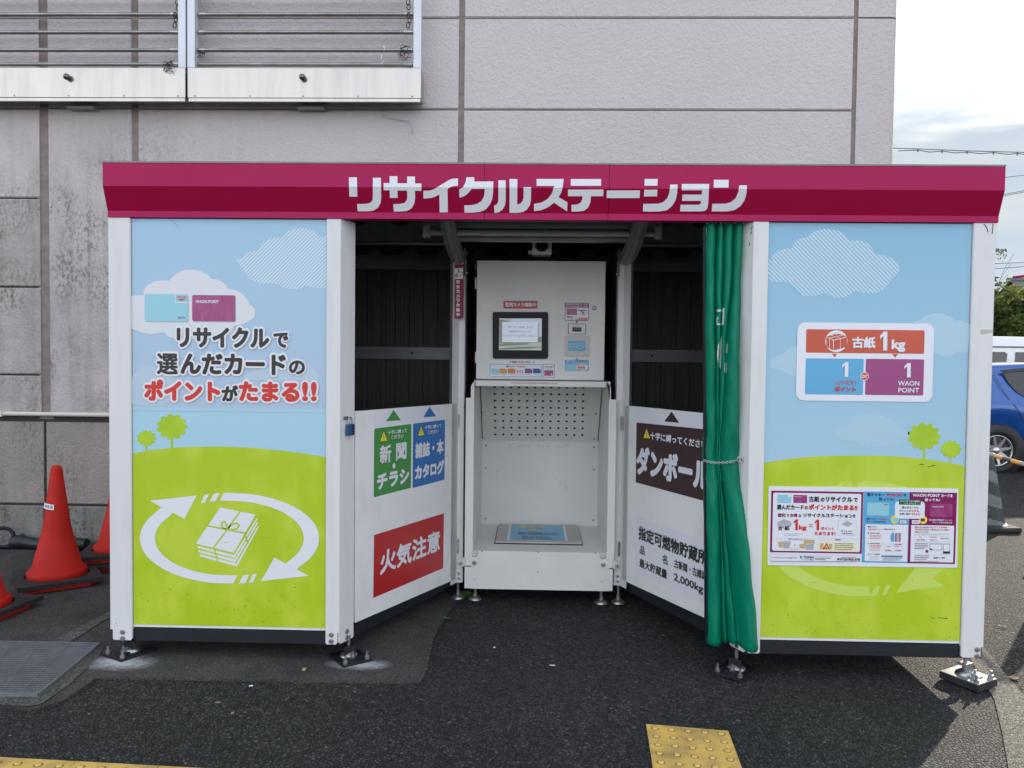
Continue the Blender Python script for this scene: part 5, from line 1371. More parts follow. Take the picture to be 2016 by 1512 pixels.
# screen
b = MB(); q = [(kx(390), ky(796)), (kx(861), ky(797)), (kx(859), ky(1194)), (kx(390), ky(1193))]
uv = [CPn.uv(*p) for p in q]
b.slab(CPn, [(uv[3][0]+.008, uv[3][1]), (uv[2][0]-.008, uv[2][1]), (uv[2][0], uv[2][1]+.008), (uv[1][0], uv[1][1]-.008), (uv[1][0]-.008, uv[1][1]), (uv[0][0]+.008, uv[0][1]), (uv[0][0], uv[0][1]-.008), (uv[3][0], uv[3][1]+.008)], 0, .012, M['blackp'], px=False)
cr(b, 445, 851, 804, 1123, .0126, M['scr'])
b.ppx(CPn, [(kx(x), ky(y)) for x, y in [(445,862),(480,864),(520,873),(548,882),(560,900),(560,1060),(445,1060)]], .0130, M['scr_hill'])
b.ppx(CPn, [(kx(x), ky(y)) for x, y in [(548,852),(803,852),(803,1002),(780,1010),(548,900)]], .0130, M['scr_sky'])
b.ppx(CPn, [(kx(x), ky(y)) for x, y in [(700,1030),(803,1004),(803,1055),(650,1060)]], .0132, M['scr_hill'])
b.ppx(CPn, [(kx(x), ky(y)) for x, y in [(445,1068),(500,1062),(690,1060),(700,1072),(600,1080),(445,1086)]], .0134, M['scr_hill'])
b.ppx(CPn, [(kx(x), ky(y)) for x, y in [(445,1108),(600,1092),(803,1090),(803,1096),(700,1108),(445,1116)]], .0134, M['scr_hill'])
cr(b, 476, 887, 778, 1060, .0136, M['scr_hill']); cr(b, 471, 880, 772, 1055, .0140, M['scr_white'])
ct(b, '電子マネーWAON、または', 522, 728, 916, 935, M['scr_text'], .0, .0146); ct(b, 'WAONポイントカードを', 530, 716, 953, 972, M['scr_text'], .0, .0146); ct(b, 'カードリーダーにかざして下さい。', 478, 766, 989, 1009, M['scr_text'], .0, .0146)
b.build('touch_screen', cab)
# card chart under the screen
b = MB(); cr(b, 355, 1206, 930, 1360, .0008, M['print_white'])
ct(b, 'ご利用いただけるカード', 533, 747, 1212, 1232, M['text_dark'], .03, .0016)
cr(b, 363, 1237, 807, 1352, .0014, M['lblue_p'], .005); cr(b, 368, 1242, 802, 1347, .002, M['sticker'], .004); cr(b, 817, 1238, 916, 1354, .0014, M['wine_p'], .005); cr(b, 821, 1242, 912, 1350, .002, M['sticker'], .004)
ct(b, '電子マネー', 503, 586, 1250, 1270, M['text_navy'], .03, .003); ct(b, 'WAON', 597, 666, 1252, 1269, M['text_red'], .04, .003)
for (x0, x1), m in zip(((375,440),(446,511),(518,583),(592,655),(662,727),(733,798)), ('cyan_p', 'gold_p', 'dorange_p', 'sticker', 'violet_p', 'navy_p')): cr(b, x0, 1277, x1, 1318, .0026, M[m], .002); cr(b, x1-14, 1278, x1-2, 1285, .003, M['sticker'])
for x0 in (592, 612, 632): cr(b, x0+4, 1292, x0+14, 1302, .003, M['wine_p']); cr(b, x0+6, 1306, x0+16, 1314, .003, M['text_red'])
for i, x0 in enumerate((384, 455, 527, 598, 664, 740)): cr(b, x0, 1323, x0+48, 1327, .003, M['text_red' if i % 2 == 0 else 'grey_p'])
cr(b, 704, 1337, 796, 1340, .003, M['grey_p'])
ct(b, 'WAON POINT', 828, 906, 1256, 1270, M['wine_p'], .02, .003); ct(b, 'カード', 850, 886, 1276, 1288, M['wine_p'], .02, .003); cr(b, 828, 1292, 903, 1338, .003, M['card_wine'], .002); cr(b, 886, 1318, 893, 1332, .0034, M['sticker'])
tag(b.build('card_chart', cab), 'white chart of accepted cards')
# reader column
b = MB(); cr(b, 1003, 718, 1206, 872, .0012, M['wine_p'], .005); cr(b, 1008, 760, 1201, 867, .0018, M['sticker'], .003); b.ppx(CPn, [(kx(1090), ky(871)), (kx(1118), ky(871)), (kx(1104), ky(892))], .0013, M['wine_p'])
ct(b, 'WAON POINTカードの', 1014, 1196, 722, 738, M['sticker'], .02, .0024); ct(b, 'ポイントをためるにはこちら!', 1014, 1196, 742, 757, M['sticker'], .02, .0024)
cr(b, 1016, 766, 1106, 822, .0026, M['card_wine'], .002); cr(b, 1112, 780, 1192, 787, .0026, M['text_dark']); b.ppx(CPn, [(kx(x), ky(y)) for x, y in [(1120,779),(1140,779),(1160,797),(1170,793),(1162,812),(1142,803),(1150,800)]], .003, M['wine_p']); b.ppx(CPn, [(kx(x), ky(y)) for x, y in [(1135,816),(1160,812),(1190,818),(1160,824)]], .0026, M['grey_p'])
ct(b, '裏面の', 1018, 1068, 831, 847, M['text_dark'], .03, .0026); ct(b, 'バーコードを', 1018, 1116, 850, 864, M['text_dark'], .03, .0026); cr(b, 1122, 845, 1192, 866, .0026, M['text_red']); ct(b, 'スキャン', 1128, 1186, 848, 863, M['sticker'], .03, .0032)
tag(b.build('scan_sticker', cab), 'wine red and white scan instruction sticker')
b = MB(); cr(b, 1029, 895, 1182, 987, .001, M['blackp'], .004); 
b.slab(CPn, [(kx(1034), ky(900)), (kx(1177), ky(900)), (kx(1177), ky(982)), (kx(1034), ky(982))], .001, .005, mm); cr(b, 1067, 922, 1143, 964, .0056, M['blackp']); cr(b, 1071, 926, 1139, 934, .006, M['rail']); cr(b, 1071, 946, 1139, 951, .006, M['dgrey'])
b.build('barcode_reader', cab)
b = MB(); q = [CPn.uv(kx(1001), ky(1174)), CPn.uv(kx(1212), ky(996))]; (u0, v0_), (u1, v1_) = q
pts = []
for cx_, cy_, a in ((u1-.012, v0_+.012, -90), (u1-.012, v1_-.012, 0), (u0+.012, v1_-.012, 90), (u0+.012, v0_+.012, 180)):
    for i in range(5): t = math.radians(a+22.5*i); pts.append((cx_+.012*math.cos(t), cy_+.012*math.sin(t)))
M['reader'] = mat('reader_plastic', (.55, .535, .51), .35)
b.slab(CPn, pts, 0, .008, M['reader'], px=False)
cr(b, 1028, 1040, 1176, 1128, .0086, M['lblue_p']); cr(b, 1037, 1062, 1106, 1104, .009, M['cyan_p']); ct(b, 'WAON', 1046, 1100, 1073, 1086, M['wine_p'], .03, .0096); b.stroke(CPn, [(kx(1050), ky(1092)), (kx(1072), ky(1097)), (kx(1096), ky(1092))], .0015, .0096, M['wine_p'])
b.stroke(CPn, [(kx(1137+26*math.cos(i*.3142)), ky(1084+26*math.sin(i*.3142))) for i in range(21)], .0014, .0094, M['sticker']); ct(b, 'タッチ', 1124, 1150, 1078, 1090, M['sticker'], .02, .0096)
b.build('card_reader', cab)
b = MB(); cr(b, 1002, 1201, 1206, 1299, .0012, M['lblue_p'], .004); cr(b, 1008, 1240, 1200, 1294, .0018, M['cyan_p'], .003); b.ppx(CPn, [(kx(1090), ky(1202)), (kx(1118), ky(1202)), (kx(1104), ky(1182))], .0013, M['lblue_p'])
ct(b, '電子マネー', 1020, 1096, 1204, 1218, M['sticker'], .02, .0024); ct(b, 'WAON', 1100, 1170, 1203, 1219, M['text_red'], .03, .0024); ct(b, 'ポイントをためるにはこちら!', 1014, 1196, 1222, 1236, M['sticker'], .02, .0024)
b.disc(CPn, kx(1150), ky(1266), 11, .0026, M['sticker'], 20, .62); ct(b, 'カードを', 1114, 1170, 1244, 1256, M['text_dark'], .03, .0034); cr(b, 1112, 1260, 1174, 1278, .0032, M['text_red']); ct(b, 'タッチ!', 1122, 1166, 1262, 1276, M['sticker'], .03, .0038); cr(b, 1116, 1283, 1172, 1287, .0034, M['text_red'])
tag(b.build('touch_sticker', cab), 'light blue touch instruction sticker')
b = MB(); b.lathe([(.012, 0), (.012, .004), (.0095, .005), (.009, .008), (.0005, .008)], M['cream'], Matrix.Translation(CPn.px(kx(1254), ky(763))) @ Matrix.Rotation(math.radians(90), 4, 'X'), 20); b.lathe([(.0135, 0), (.0135, .003), (.012, .0035)], M['dgrey'], Matrix.Translation(CPn.px(kx(1254), ky(763))) @ Matrix.Rotation(math.radians(90), 4, 'X'), 20)
b.build('cam_lock', cab)
b = MB(); b.stroke(CPn, [(kx(280), ky(788)), (kx(298), ky(774))], .0015, .0008, M['grey_p']); b.build('scratch', cab)
# brackets that tie the machine to the inner posts, with their rubber buffers
for sx, pts, buf, bl in ((-1, [(902, 1101), (917.5, 1095.5), (941.5, 1096), (941.5, 1113), (917.5, 1113), (902, 1118)], (935, 1089.5), ((907.5, 1108), (934, 1107))), (1, [(1220, 1107), (1205, 1100), (1180.5, 1100), (1180.5, 1118), (1205, 1118), (1220, 1123.5)], (1186.5, 1093.5), ((1214.5, 1114), (1187.5, 1111)))):
    b = MB(); P3 = PY(YM-.006)
    b.slab(P3, [pts[1], pts[2], pts[3], pts[4]], 0, .004, mm)
    a_, z_ = P3.px(*pts[1]), P3.px(*pts[4]); e1, e2 = PY(YM+.03).px(*pts[0]), PY(YM+.03).px(*pts[5])
    b.add([a_+Vector((0, -.004, 0)), z_+Vector((0, -.004, 0)), e2+Vector((0, -.004, 0)), e1+Vector((0, -.004, 0)), a_, z_, e2, e1], [(0, 1, 2, 3), (7, 6, 5, 4), (0, 3, 7, 4), (1, 5, 6, 2), (2, 6, 7, 3), (0, 4, 5, 1)], mm)
    for i, q in enumerate(bl): bolt(b, (PY(YM+.018) if i == 0 else P3).px(*q)+Vector((0, -.005, 0)), (0, -1, 0), .010, .012)
    br = b.build('tie_bracket', MA)
    b = MB(); b.lathe([(.018, 0), (.017, .008), (.013, .014), (.006, .015), (.005, .010), (.0005, .010)], M['cream'], Matrix.Translation(P3.px(*buf)) @ Matrix.Rotation(math.radians(90), 4, 'X'), 20); b.build('rubber_buffer', MA)

# ------------------------------------------------------------------ things hung in and on the station
# surveillance camera
SP = PY(1.0)
t = thing('security_camera', 'small white boxy surveillance camera under the roof above the machine', 'camera', tuple(SP.px(1067, 500)))
b = MB(); q0, q1 = SP.px(1047.5, 501.5), SP.px(1086, 469)
b.cbox((q0.x, .98, q0.z), (q1.x, 1.12, q1.z), mat('camera_case', (.80, .81, .80), .4), .006); b.build('case', t)
c = SP.px(1066.5, 484.5)
b = MB(); R90 = lambda p: Matrix.Translation(p) @ Matrix.Rotation(math.radians(90), 4, 'X')
b.lathe([(.040, 0), (.040, .006), (.0335, .007), (.0335, .004), (.030, .003)], M['alu'], R90(c+Vector((0, -.02, 0))), 28); b.lathe([(.0335, .002), (.030, .006), (.016, .012), (.0005, .014)], M['blackp'], R90(c+Vector((0, -.02, 0))), 28)
b.build('lens', t)
b = MB(); b.box((q0.x+.03, 1.02, q1.z), (q1.x-.03, 1.08, q1.z+.06), M['dgrey']); b.build('mount', t)
b = MB(); b.tube([SP.px(1047, 489), SP.px(1040, 492, -.05), SP.px(1010, 497, -.2), SP.px(975, 503, -.3), SP.px(930, 510, -.3)], .005, M['black_steel'], 6); b.build('cable', t)
b = MB(); b.cbox(tuple(SP.px(1040, 500)+Vector((0, 0, 0))), tuple(SP.px(1054, 493)+Vector((0, .03, 0))), M['cream'], .003); b.build('clamp', t)
# hanging sign on the left inner post
t = thing('hanging_sign', 'narrow wine red hanging sign with a camera symbol on the alcove post', 'sign', tuple(PY(.955).px(903, 628)))
HSn = PY(.955)
sx_, sy_ = lambda x: 670+x/3.779, lambda y: 420+y/3.779
b = MB(); b.slab(HSn, [(sx_(855), sy_(382)), (sx_(921), sy_(378)), (sx_(921), sy_(400)), (sx_(917), sy_(780)), (sx_(836), sy_(783)), (sx_(838), sy_(500)), (sx_(846), sy_(395))], 0, .004, M['wine_plate'])
b.ppx(HSn, [(sx_(848), sy_(412)), (sx_(914), sy_(404)), (sx_(913), sy_(486)), (sx_(844), sy_(490))], .0046, M['sticker'])
pl_ = b.build('plate', t)
b = MB()
b.stroke(HSn, [(sx_(881), sy_(418)), (sx_(880), sy_(440))], .006, .0052, M['wine_plate'])
ptsb = [(868,445),(880,437),(906,440),(908,456),(888,470),(872,470)]
b.stroke(HSn, [(sx_(x), sy_(y)) for x, y in ptsb+[ptsb[0]]], .0022, .0052, M['wine_plate'])
b.disc(HSn, sx_(863), sy_(464), 3.4, .0052, M['wine_plate'], 18); b.disc(HSn, sx_(863), sy_(464), 2.2, .0056, M['sticker'], 16); b.disc(HSn, sx_(863), sy_(464), 1.3, .006, M['wine_plate'], 12)
for i, ch in enumerate('安全カメラ作動中'):
    y0 = 496+i*34.6; b.text(HSn, ch, sx_(862), sx_(890), sy_(y0+1), sy_(y0+29), .0050, M['sticker'], .045)
b.build('lettering', pl_)
b = MB(); b.tube([HSn.px(900, 522, .003), HSn.px(904, 508, .004), HSn.px(905, 500, .0), HSn.px(909, 521, .003)], .0018, M['steel'], 5); b.build('hook', t)
# combination padlock
t = thing('padlock', 'small blue combination padlock hanging from the white front corner post', 'padlock', tuple(DL.px(685, 856)))
lz_ = lambda x, y: (670+x/3.285, 780+y/3.285)
b = MB(); p = DL.uv(*lz_(49, 216)); 
b.slab(DL, [(p[0]-.021, p[1]-.026), (p[0]+.021, p[1]-.026), (p[0]+.023, p[1]-.022), (p[0]+.023, p[1]+.022), (p[0]+.019, p[1]+.027), (p[0]-.019, p[1]+.027), (p[0]-.023, p[1]+.022), (p[0]-.023, p[1]-.022)], .006, .022, M['lock_blue'], px=False); bd = b.build('body', t)
for i in range(4):
    w_ = MB(); w_.slab(DL, [(p[0]+.006, p[1]-.022+i*.012), (p[0]+.016, p[1]-.022+i*.012), (p[0]+.016, p[1]-.013+i*.012), (p[0]+.006, p[1]-.013+i*.012)], .022, .0245, M['blackp'], px=False); w_.build('dial', bd)
b = MB(); b.tube([DL.at(p[0]-.012, p[1]+.026, .013)]+[DL.at(p[0]-.012*math.cos(a), p[1]+.045+.013*math.sin(a), .013) for a in [i*math.pi/8 for i in range(9)]]+[DL.at(p[0]+.012, p[1]+.026, .013)], .0034, M['steel'], 8); b.build('shackle', t)
b = MB(); b.slab(DL, [(p[0]-.035, p[1]+.048), (p[0]-.002, p[1]+.048), (p[0]-.002, p[1]+.064), (p[0]-.035, p[1]+.064)], .0, .004, M['rail'], px=False); b.build('hasp', ST)

# ---- curtain
CU = thing('curtain', 'green vinyl curtain gathered and tied beside the right printed panel', 'curtain', (2.85, .05, 0))
def lerp_tab(tab, y):
    for i in range(len(tab)-1):
        if y <= tab[i+1][0]:
            t = (y-tab[i][0])/(tab[i+1][0]-tab[i][0]); t = max(0, min(1, t))
            return [a+(c-a)*t for a, c in zip(tab[i][1:], tab[i+1][1:])]
    return list(tab[-1][1:])
# rows: pixel height, then the edges between the folds from left to right
TAB = [(440, 1388, 1411.5, 1426.5, 1445.5, 1465, 1472),
       (560, 1388, 1408.5, 1424, 1441, 1460, 1470),
       (640, 1387.5, 1408, 1420, 1434, 1457, 1467),
       (760, 1388, 1410, 1418, 1429, 1456.5, 1462),
       (850, 1388, 1412, 1417, 1423, 1459, 1461),
       (900, 1385.5, 1411, 1415, 1419, 1458.5, 1460),
       (925, 1386.5, 1413, 1417, 1422, 1461, 1463),
       (1000, 1388, 1418, 1422, 1428, 1465, 1467),
       (1100, 1390, 1421, 1426, 1436, 1471, 1473),
       (1200, 1391.5, 1421, 1430, 1445, 1481, 1483),
       (1268, 1392.5, 1423, 1433, 1451, 1485, 1487)]
DEP = [(440, .050, .040, .046, .046, .0), (640, .050, .034, .038, .052, .0), (850, .045, .012, .012, .060, .0), (905, .030, .010, .010, .045, 0), (1000, .045, .014, .02, .055, 0), (1268, .048, .028, .040, .060, 0)]
YCU = .055
CUp = PY(YCU)
rows = []; NR = 84
for r in range(NR+1):
    py = 440+(1267-440)*r/NR
    e = lerp_tab(TAB, py); dd = lerp_tab(DEP, py); row = []
    for k in range(5):
        n = 12 if k < 4 else 4
        for j in range(n):
            s_ = j/n; x = e[k]+(e[k+1]-e[k])*s_
            bulge = math.sin(s_*math.pi)**.62 if 0 < s_ < 1 else 0
            off = dd[k]*bulge-.030
            if k == 4: off = -.03*s_-.02
            fl = max(0, min(1, (py-930)/170)); fl = fl*fl*(3-2*fl)*max(0, min(1, (x-1436)/26)); off += .072*fl
            wr = .005*math.sin(py*.021+k*1.7)+.003*math.sin(py*.047+x*.21)+.0025*math.sin(py*.11+x*.55+k)*math.exp(-((py-905)/90)**2)*2+.002*math.sin(py*.083-x*.3)
            yy = py+ (2.2*math.sin((x-1388)*.09) if py > 1200 else 0)*((py-1200)/62 if py > 1200 else 0)
            u, v = CUp.uv(x, yy); row.append(CUp.at(u, v, off+wr*(1 if py > 470 else 0)))
    u, v = CUp.uv(e[5], py); row.append(CUp.at(u, v, -.05))
    rows.append(row)
b = MB(); b.grid(rows, M['curtain']); cloth = b.build('cloth', CU)
sm = cloth.modifiers.new('thickness', 'SOLIDIFY'); sm.thickness = .002; sm.offset = -1
bv = BVHTree.FromPolygons([v for v in b.v], b.f)
def on_cloth(px, py, off=.002):
    d = ray(px, py).normalized(); h = bv.ray_cast(CAM, d)
    return (h[0]-d*off) if h[0] else CUp.px(px, py)
M['thread'] = mat('hem_stitch', (.25, .42, .33), .6)
M['cloth_white'] = mat('vinyl_print', (.66, .70, .68), .35)
b = MB()
def cloth_quads(L, R, n):
    """patch between a left and a right edge, laid on the folds"""
    P = []
    for i in range(n+1):
        t = i/n
        def along(E):
            k = t*(len(E)-1); a = min(int(k), len(E)-2); f_ = k-a; return E[a][0]+(E[a+1][0]-E[a][0])*f_, E[a][1]+(E[a+1][1]-E[a][1])*f_
        l, r_ = along(L), along(R); P.append([on_cloth(l[0]+(r_[0]-l[0])*j/12, l[1]+(r_[1]-l[1])*j/12, .007) for j in range(13)])
    b.grid(P, M['cloth_white'], False)
cloth_quads([(1420.5, 663), (1413.5, 680), (1411.5, 697), (1413.5, 714), (1418.3, 727)], [(1421, 663), (1420.6, 680), (1420, 697), (1419.5, 714), (1419, 727)], 12)
cloth_quads([(1428.3, 677), (1428, 695)], [(1432.3, 677), (1432, 695)], 3); cloth_quads([(1426.4, 714.5), (1425.8, 733)], [(1430.6, 714), (1430, 733)], 3)
cloth_quads([(1411, 609.5), (1411, 614)], [(1423.5, 609), (1423.5, 613.5)], 2); cloth_quads([(1423, 606), (1421.5, 641)], [(1426.4, 606), (1425, 638)], 6); cloth_quads([(1411, 637), (1412, 640)], [(1421.8, 636), (1421.8, 640)], 2); cloth_quads([(1410.6, 626), (1410.8, 640)], [(1412.6, 626), (1412.8, 640)], 3); cloth_quads([(1411, 622), (1412, 625)], [(1414.6, 626), (1413.6, 629)], 2)
tag(b.build('lettering', cloth))
b = MB()
for xa_, xb_ in ((1389.5, 1409.5), (1413.5, 1425), (1428.5, 1443.5), (1447.5, 1462.5)):
    nd = max(3, int((xb_-xa_)/3.2))
    for i in range(nd):
        x0_ = xa_+(xb_-xa_)*(i+.15)/nd; x1_ = xa_+(xb_-xa_)*(i+.8)/nd
        b.grid([[on_cloth(x0_, 451.2, .0012), on_cloth(x1_, 451.2, .0012)], [on_cloth(x0_, 452.0, .0012), on_cloth(x1_, 452.0, .0012)]], M['thread'], False)
for xa_, xb_ in ((1394, 1420), (1435, 1450), (1455, 1487)):
    for i in range(12):
        x0_ = xa_+(xb_-xa_)*i/12; x1_ = xa_+(xb_-xa_)*(i+.7)/12; yb_ = 1248
        b.grid([[on_cloth(x0_, yb_, .0012), on_cloth(x1_, yb_, .0012)], [on_cloth(x0_, yb_+.8, .0012), on_cloth(x1_, yb_+.8, .0012)]], M['thread'], False)
tag(b.build('stitching', cloth), kind='stuff')
b = MB(); E0 = PY(.06)
def strip(x0t, x1t, y0, x0b, x1b, y1, m, t0=-.01, t1=.004): b.slab(E0, [(x0t, y0), (x1t, y0), (x1b, y1), (x0b, y1)], t0, t1, m)
strip(1383.5, 1388, 446, 1387.5, 1391.5, 1256, M['blackp']); strip(1389.5, 1390.8, 448, 1390.4, 1391.4, 492, M['alu'], .0, .005)
b.build('edge_strip', CU)
b = MB(); b.tube([E0.px(1468.5, 444), E0.px(1467.5, 560), E0.px(1462.5, 700), E0.px(1459, 800), E0.px(1459.5, 870)], .0035, M['blackp'], 6); b.tube([E0.px(1470.5, 444), E0.px(1469, 560), E0.px(1464.5, 700), E0.px(1461, 800), E0.px(1460.5, 850)], .0022, M['print_white'], 6)
for q in ((1469, 462), (1467, 590), (1462, 712)): b.lathe([(.006, -.004), (.006, .004)], M['steel'], Matrix.Translation(E0.px(*q)), 8)
b.build('pull_cord', CU)
b = MB()
for i in range(9):
    x = 1392+i*9; b.tube([PY(.045).px(x, 441), PY(.045).px(x, 432)], .004, M['steel'], 6)
b.tube([(2.76, .075, 2.115), (3.05, .075, 2.115)], .010, M['alu'], 8); b.build('hanger_rail', CU)
# chain round the curtain
CH = thing('tie_chain', 'thin steel chain with a snap hook holding the green curtain', 'chain', tuple(CUp.px(1420, 905)))
b = MB()
pth = [(1381.5, 905), (1390, 907.5), (1400, 909), (1410, 909.8), (1420, 909.6), (1430, 908.6), (1440, 906.8), (1447, 904.6)]
p3 = []
for i in range(len(pth)-1):
    for k in range(8):
        t_ = k/8; p3.append((pth[i][0]+(pth[i+1][0]-pth[i][0])*t_, pth[i][1]+(pth[i+1][1]-pth[i][1])*t_))
pts3 = []
for q in p3:
    dq = ray(*q).normalized(); h = bv.ray_cast(CAM, dq); hit = h[0] if h[0] else CUp.px(*q)
    pts3.append(CUp.px(*q, .030))
step = 3
for i in range(0, len(pts3)-step, step):
    a, c = pts3[i], pts3[min(i+step+1, len(pts3)-1)]; m_ = (a+c)/2; ax = (c-a); L_ = ax.length/2; ax.normalize(); sd_ = Vector((0, 0, 1)) if (i//step) % 2 == 0 else Vector((0, -1, .2)); sd_ = (sd_-ax*sd_.dot(ax)).normalized()
    b.tube([m_+ax*(L_*math.cos(k*math.pi/5))+sd_*(.0055*math.sin(k*math.pi/5)) for k in range(10)], .0017, M['chrome'], 6, True)
b.build('links', CH)
b = MB(); O_ = CUp.px(1452, 902.5, .030)
b.tube([O_+Vector((.011*math.cos(a), 0, .011*math.sin(a))) for a in [i*math.pi/7 for i in range(14)]], .0022, M['chrome'], 6, True)
A_, B_ = CUp.px(1456, 902.5, .028), CUp.px(1467, 899, .016); n_ = Vector((0, 0, .008))
b.tube([A_+n_*.6, A_.lerp(B_, .4)+n_, B_+n_*1.1, B_+Vector((.010, 0, .002)), B_-n_*1.1, A_.lerp(B_, .4)-n_, A_-n_*.6], .0026, M['chrome'], 6, True)
b.build('snap_hook', CH)
b = MB(); b.box(tuple(CUp.px(1466, 901, .01)), tuple(CUp.px(1477, 896.5, .0)+Vector((0, .03, 0))), M['rail']); b.build('chain_staple', ST)
# ------------------------------------------------------------------ traffic cones on the left
def cone_parts(t, r0=.140, h=.72, marking=False):
    b = MB(); b.lathe([(.0005, h), (.020, h-.001), (.027, h-.006), (.031, h-.02), (r0*.55, h*.47), (r0, .088), (r0+.018, .085), (r0+.024, .074), (r0+.026, .022), (r0+.02, .020)], M['cone'], None, 40); b.build('cone_body', t)
    b = MB(); s = .200; c = .045; pts = [(-s+c, -s), (s-c, -s), (s, -s+c), (s, s-c), (s-c, s), (-s+c, s), (-s, s-c), (-s, -s+c)]
    b.prism(pts, 0, .022, M['cone']); b.build('base_flange', t)
def add_cone(x, y, rz, label, z=0.0, tilt=None):
    t = thing('traffic_cone', label, 'traffic cone', (0, 0, 0), 0, 'red cones by the wall'); cone_parts(t)
    t.location = (x, y, gz(x, y)+.012+z); t.rotation_euler = (0, 0, rz); return t
def add_weight(x, y, rz, label, z):
    s = .222; n = 32; b = MB(); ri = .174
    out = []
    for i in range(n):
        a = 2*math.pi*i/n; c_, s_ = math.cos(a), math.sin(a); k = s/max(abs(c_), abs(s_)); out.append((c_*k, s_*k))
    inn = [(ri*math.cos(2*math.pi*i/n), ri*math.sin(2*math.pi*i/n)) for i in range(n)]
    vs = [(p[0], p[1], z_) for z_ in (0, .026) for p in out]+[(p[0], p[1], z_) for z_ in (0, .026) for p in inn]
    fs = []
    for i in range(n):
        j = (i+1) % n; fs += [(i, j, n+j, n+i), (2*n+j, 2*n+i, 3*n+i, 3*n+j), (n+i, n+j, 3*n+j, 3*n+i), (j, i, 2*n+i, 2*n+j)]
    b.add(vs, fs, M['rubber']); o = b.build('cone_weight')
    o.location = (x, y, gz(x, y)+.012+z); o.rotation_euler = (0, 0, rz)
    return tag(o, label, 'cone weight', 'black rubber weights on the cones')
def gxy(px, py):
    p = G(px, py); return p.x, p.y
cx_, cy_ = gxy(113, 1149)
mc = add_cone(cx_, cy_, math.radians(38), 'red traffic cone standing alone between wall and station, with white label strip')
add_weight(cx_, cy_, math.radians(38), 'black square rubber weight round the labelled red cone', .0235)
# its paper label, wrapped round the cone
b = MB(); hz = .72; r_at = lambda z: .031+(hz-.02-z)/(hz-.02-.088)*(.140-.031)
rows_ = []
a0, a1 = math.radians(-128), math.radians(-70)
for z in (.468, .500):
    rows_.append([((r_at(z)+.0012)*math.cos(a0+(a1-a0)*i/10), (r_at(z)+.0012)*math.sin(a0+(a1-a0)*i/10), z-.012*(i/10)) for i in range(11)])
b.grid(rows_, M['sticker'], False)
pts_, fcs_ = text_mesh('機専用')
vs_ = []
for x, y in pts_:
    a = a0+(a1-a0)*(.16+.74*x); z = .474+.020*y; vs_.append(((r_at(z)+.0022)*math.cos(a), (r_at(z)+.0022)*math.sin(a), z-.012*(.16+.74*x)))
b.add(vs_, fcs_, M['text_dark'])
lab = b.build('label_strip'); lab.parent = mc; lab.rotation_euler = (0, 0, -math.radians(38))
x_, y_ = gxy(-47, 1213); add_cone(x_, y_, math.radians(-8), 'red traffic cone cut off by the left photo edge, nearest to the drain'); add_weight(x_, y_, math.radians(-8), 'black rubber weight on the cone at the left photo edge', .0235)
x_, y_ = gxy(238, 1112)
add_cone(x_, y_, math.radians(30), 'lower red cone of the stack half hidden behind the white post'); add_weight(x_, y_, math.radians(30), 'lower black weight in the cone stack behind the white post', .0235)
add_cone(x_, y_, math.radians(18), 'upper red cone nested on the stack behind the white post', .054); add_weight(x_, y_, math.radians(18), 'upper black weight in the cone stack behind the white post', .0785)
# rolled black banner lying along the wall, with its loop handle
t = thing('rolled_banner', 'rolled black banner with a loop handle lying along the wall foot', 'banner roll', (-1.5, 1.8, 0))
P0 = G(24, 1083); P1 = G(190, 1079); P0.y = P1.y = 1.80
for p in (P0, P1): p.z = gz(p.x, p.y)+.012
b = MB(); n = 30; pp = []; rr = []
for i in range(n+1):
    s_ = i/n; p = P0.lerp(P1, s_); pp.append(p+Vector((0, .006*math.sin(s_*9), .043+.006*math.sin(s_*14)))); rr.append(.043+.004*math.sin(s_*17)+.003*math.sin(s_*31))
b.tube(pp, rr, M['black_steel'], 12); b.build('roll', t)
b = MB(); c_ = P0+Vector((-.07, 0, .075)); b.tube([c_+Vector((.085*math.cos(a), .01*math.sin(a), .068*math.sin(a))) for a in [i*math.pi/12 for i in range(24)]], .013, M['blackp'], 8, True); b.build('handle_loop', t)
b = MB(); b.tube([P0+Vector((-.4, -.02, .012)), P0+Vector((-.2, -.03, .010)), P0+Vector((0, -.02, .016))], .011, M['blackp'], 8); b.build('strap', t)
b = MB(); q = P0.lerp(P1, .86); b.box((q.x-.008, q.y-.06, q.z+.02), (q.x+.008, q.y-.045, q.z+.075), M['yellow_p']); b.build('buckle', t)
b = MB(); b.slab(GROUND, [tuple(G(*p)[:2]) for p in ((-40, 1090), (110, 1089), (150, 1088), (170, 1086), (170, 1082), (-40, 1085))], .012, .016, M['print_white'], px=True) if False else None
# ------------------------------------------------------------------ drain grating
t = thing('drain_grate', 'grey steel drain grating set in concrete at the left', 'drain grating', tuple(G(90, 1320)))
M['grate'] = mat('grate_steel', (.27, .285, .305), .5, .6, var=.3, scale=14)
b = MB(); g0, g1, g2, g3 = [G(*p) for p in ((-150, 1269), (196, 1276), (76, 1377), (-150, 1374))]
b.add([p+Vector((0, 0, .0145)) for p in (g0, g1, g2, g3)], [(0, 1, 2, 3)], M['blackp']); b.build('pit', t)
b = MB()
def bar(a, c, w, h, z0, bb):
    d_ = (c-a).normalized(); nrm_ = Vector((-d_.y, d_.x, 0))*w/2; up = Vector((0, 0, z0)); tp = Vector((0, 0, z0+h))
    vs = [a-nrm_+up, a+nrm_+up, c+nrm_+up, c-nrm_+up, a-nrm_+tp, a+nrm_+tp, c+nrm_+tp, c-nrm_+tp]
    bb.add(vs, [(3, 2, 1, 0), (4, 5, 6, 7), (0, 1, 5, 4), (1, 2, 6, 5), (2, 3, 7, 6), (3, 0, 4, 7)], M['grate'])
NB = 27
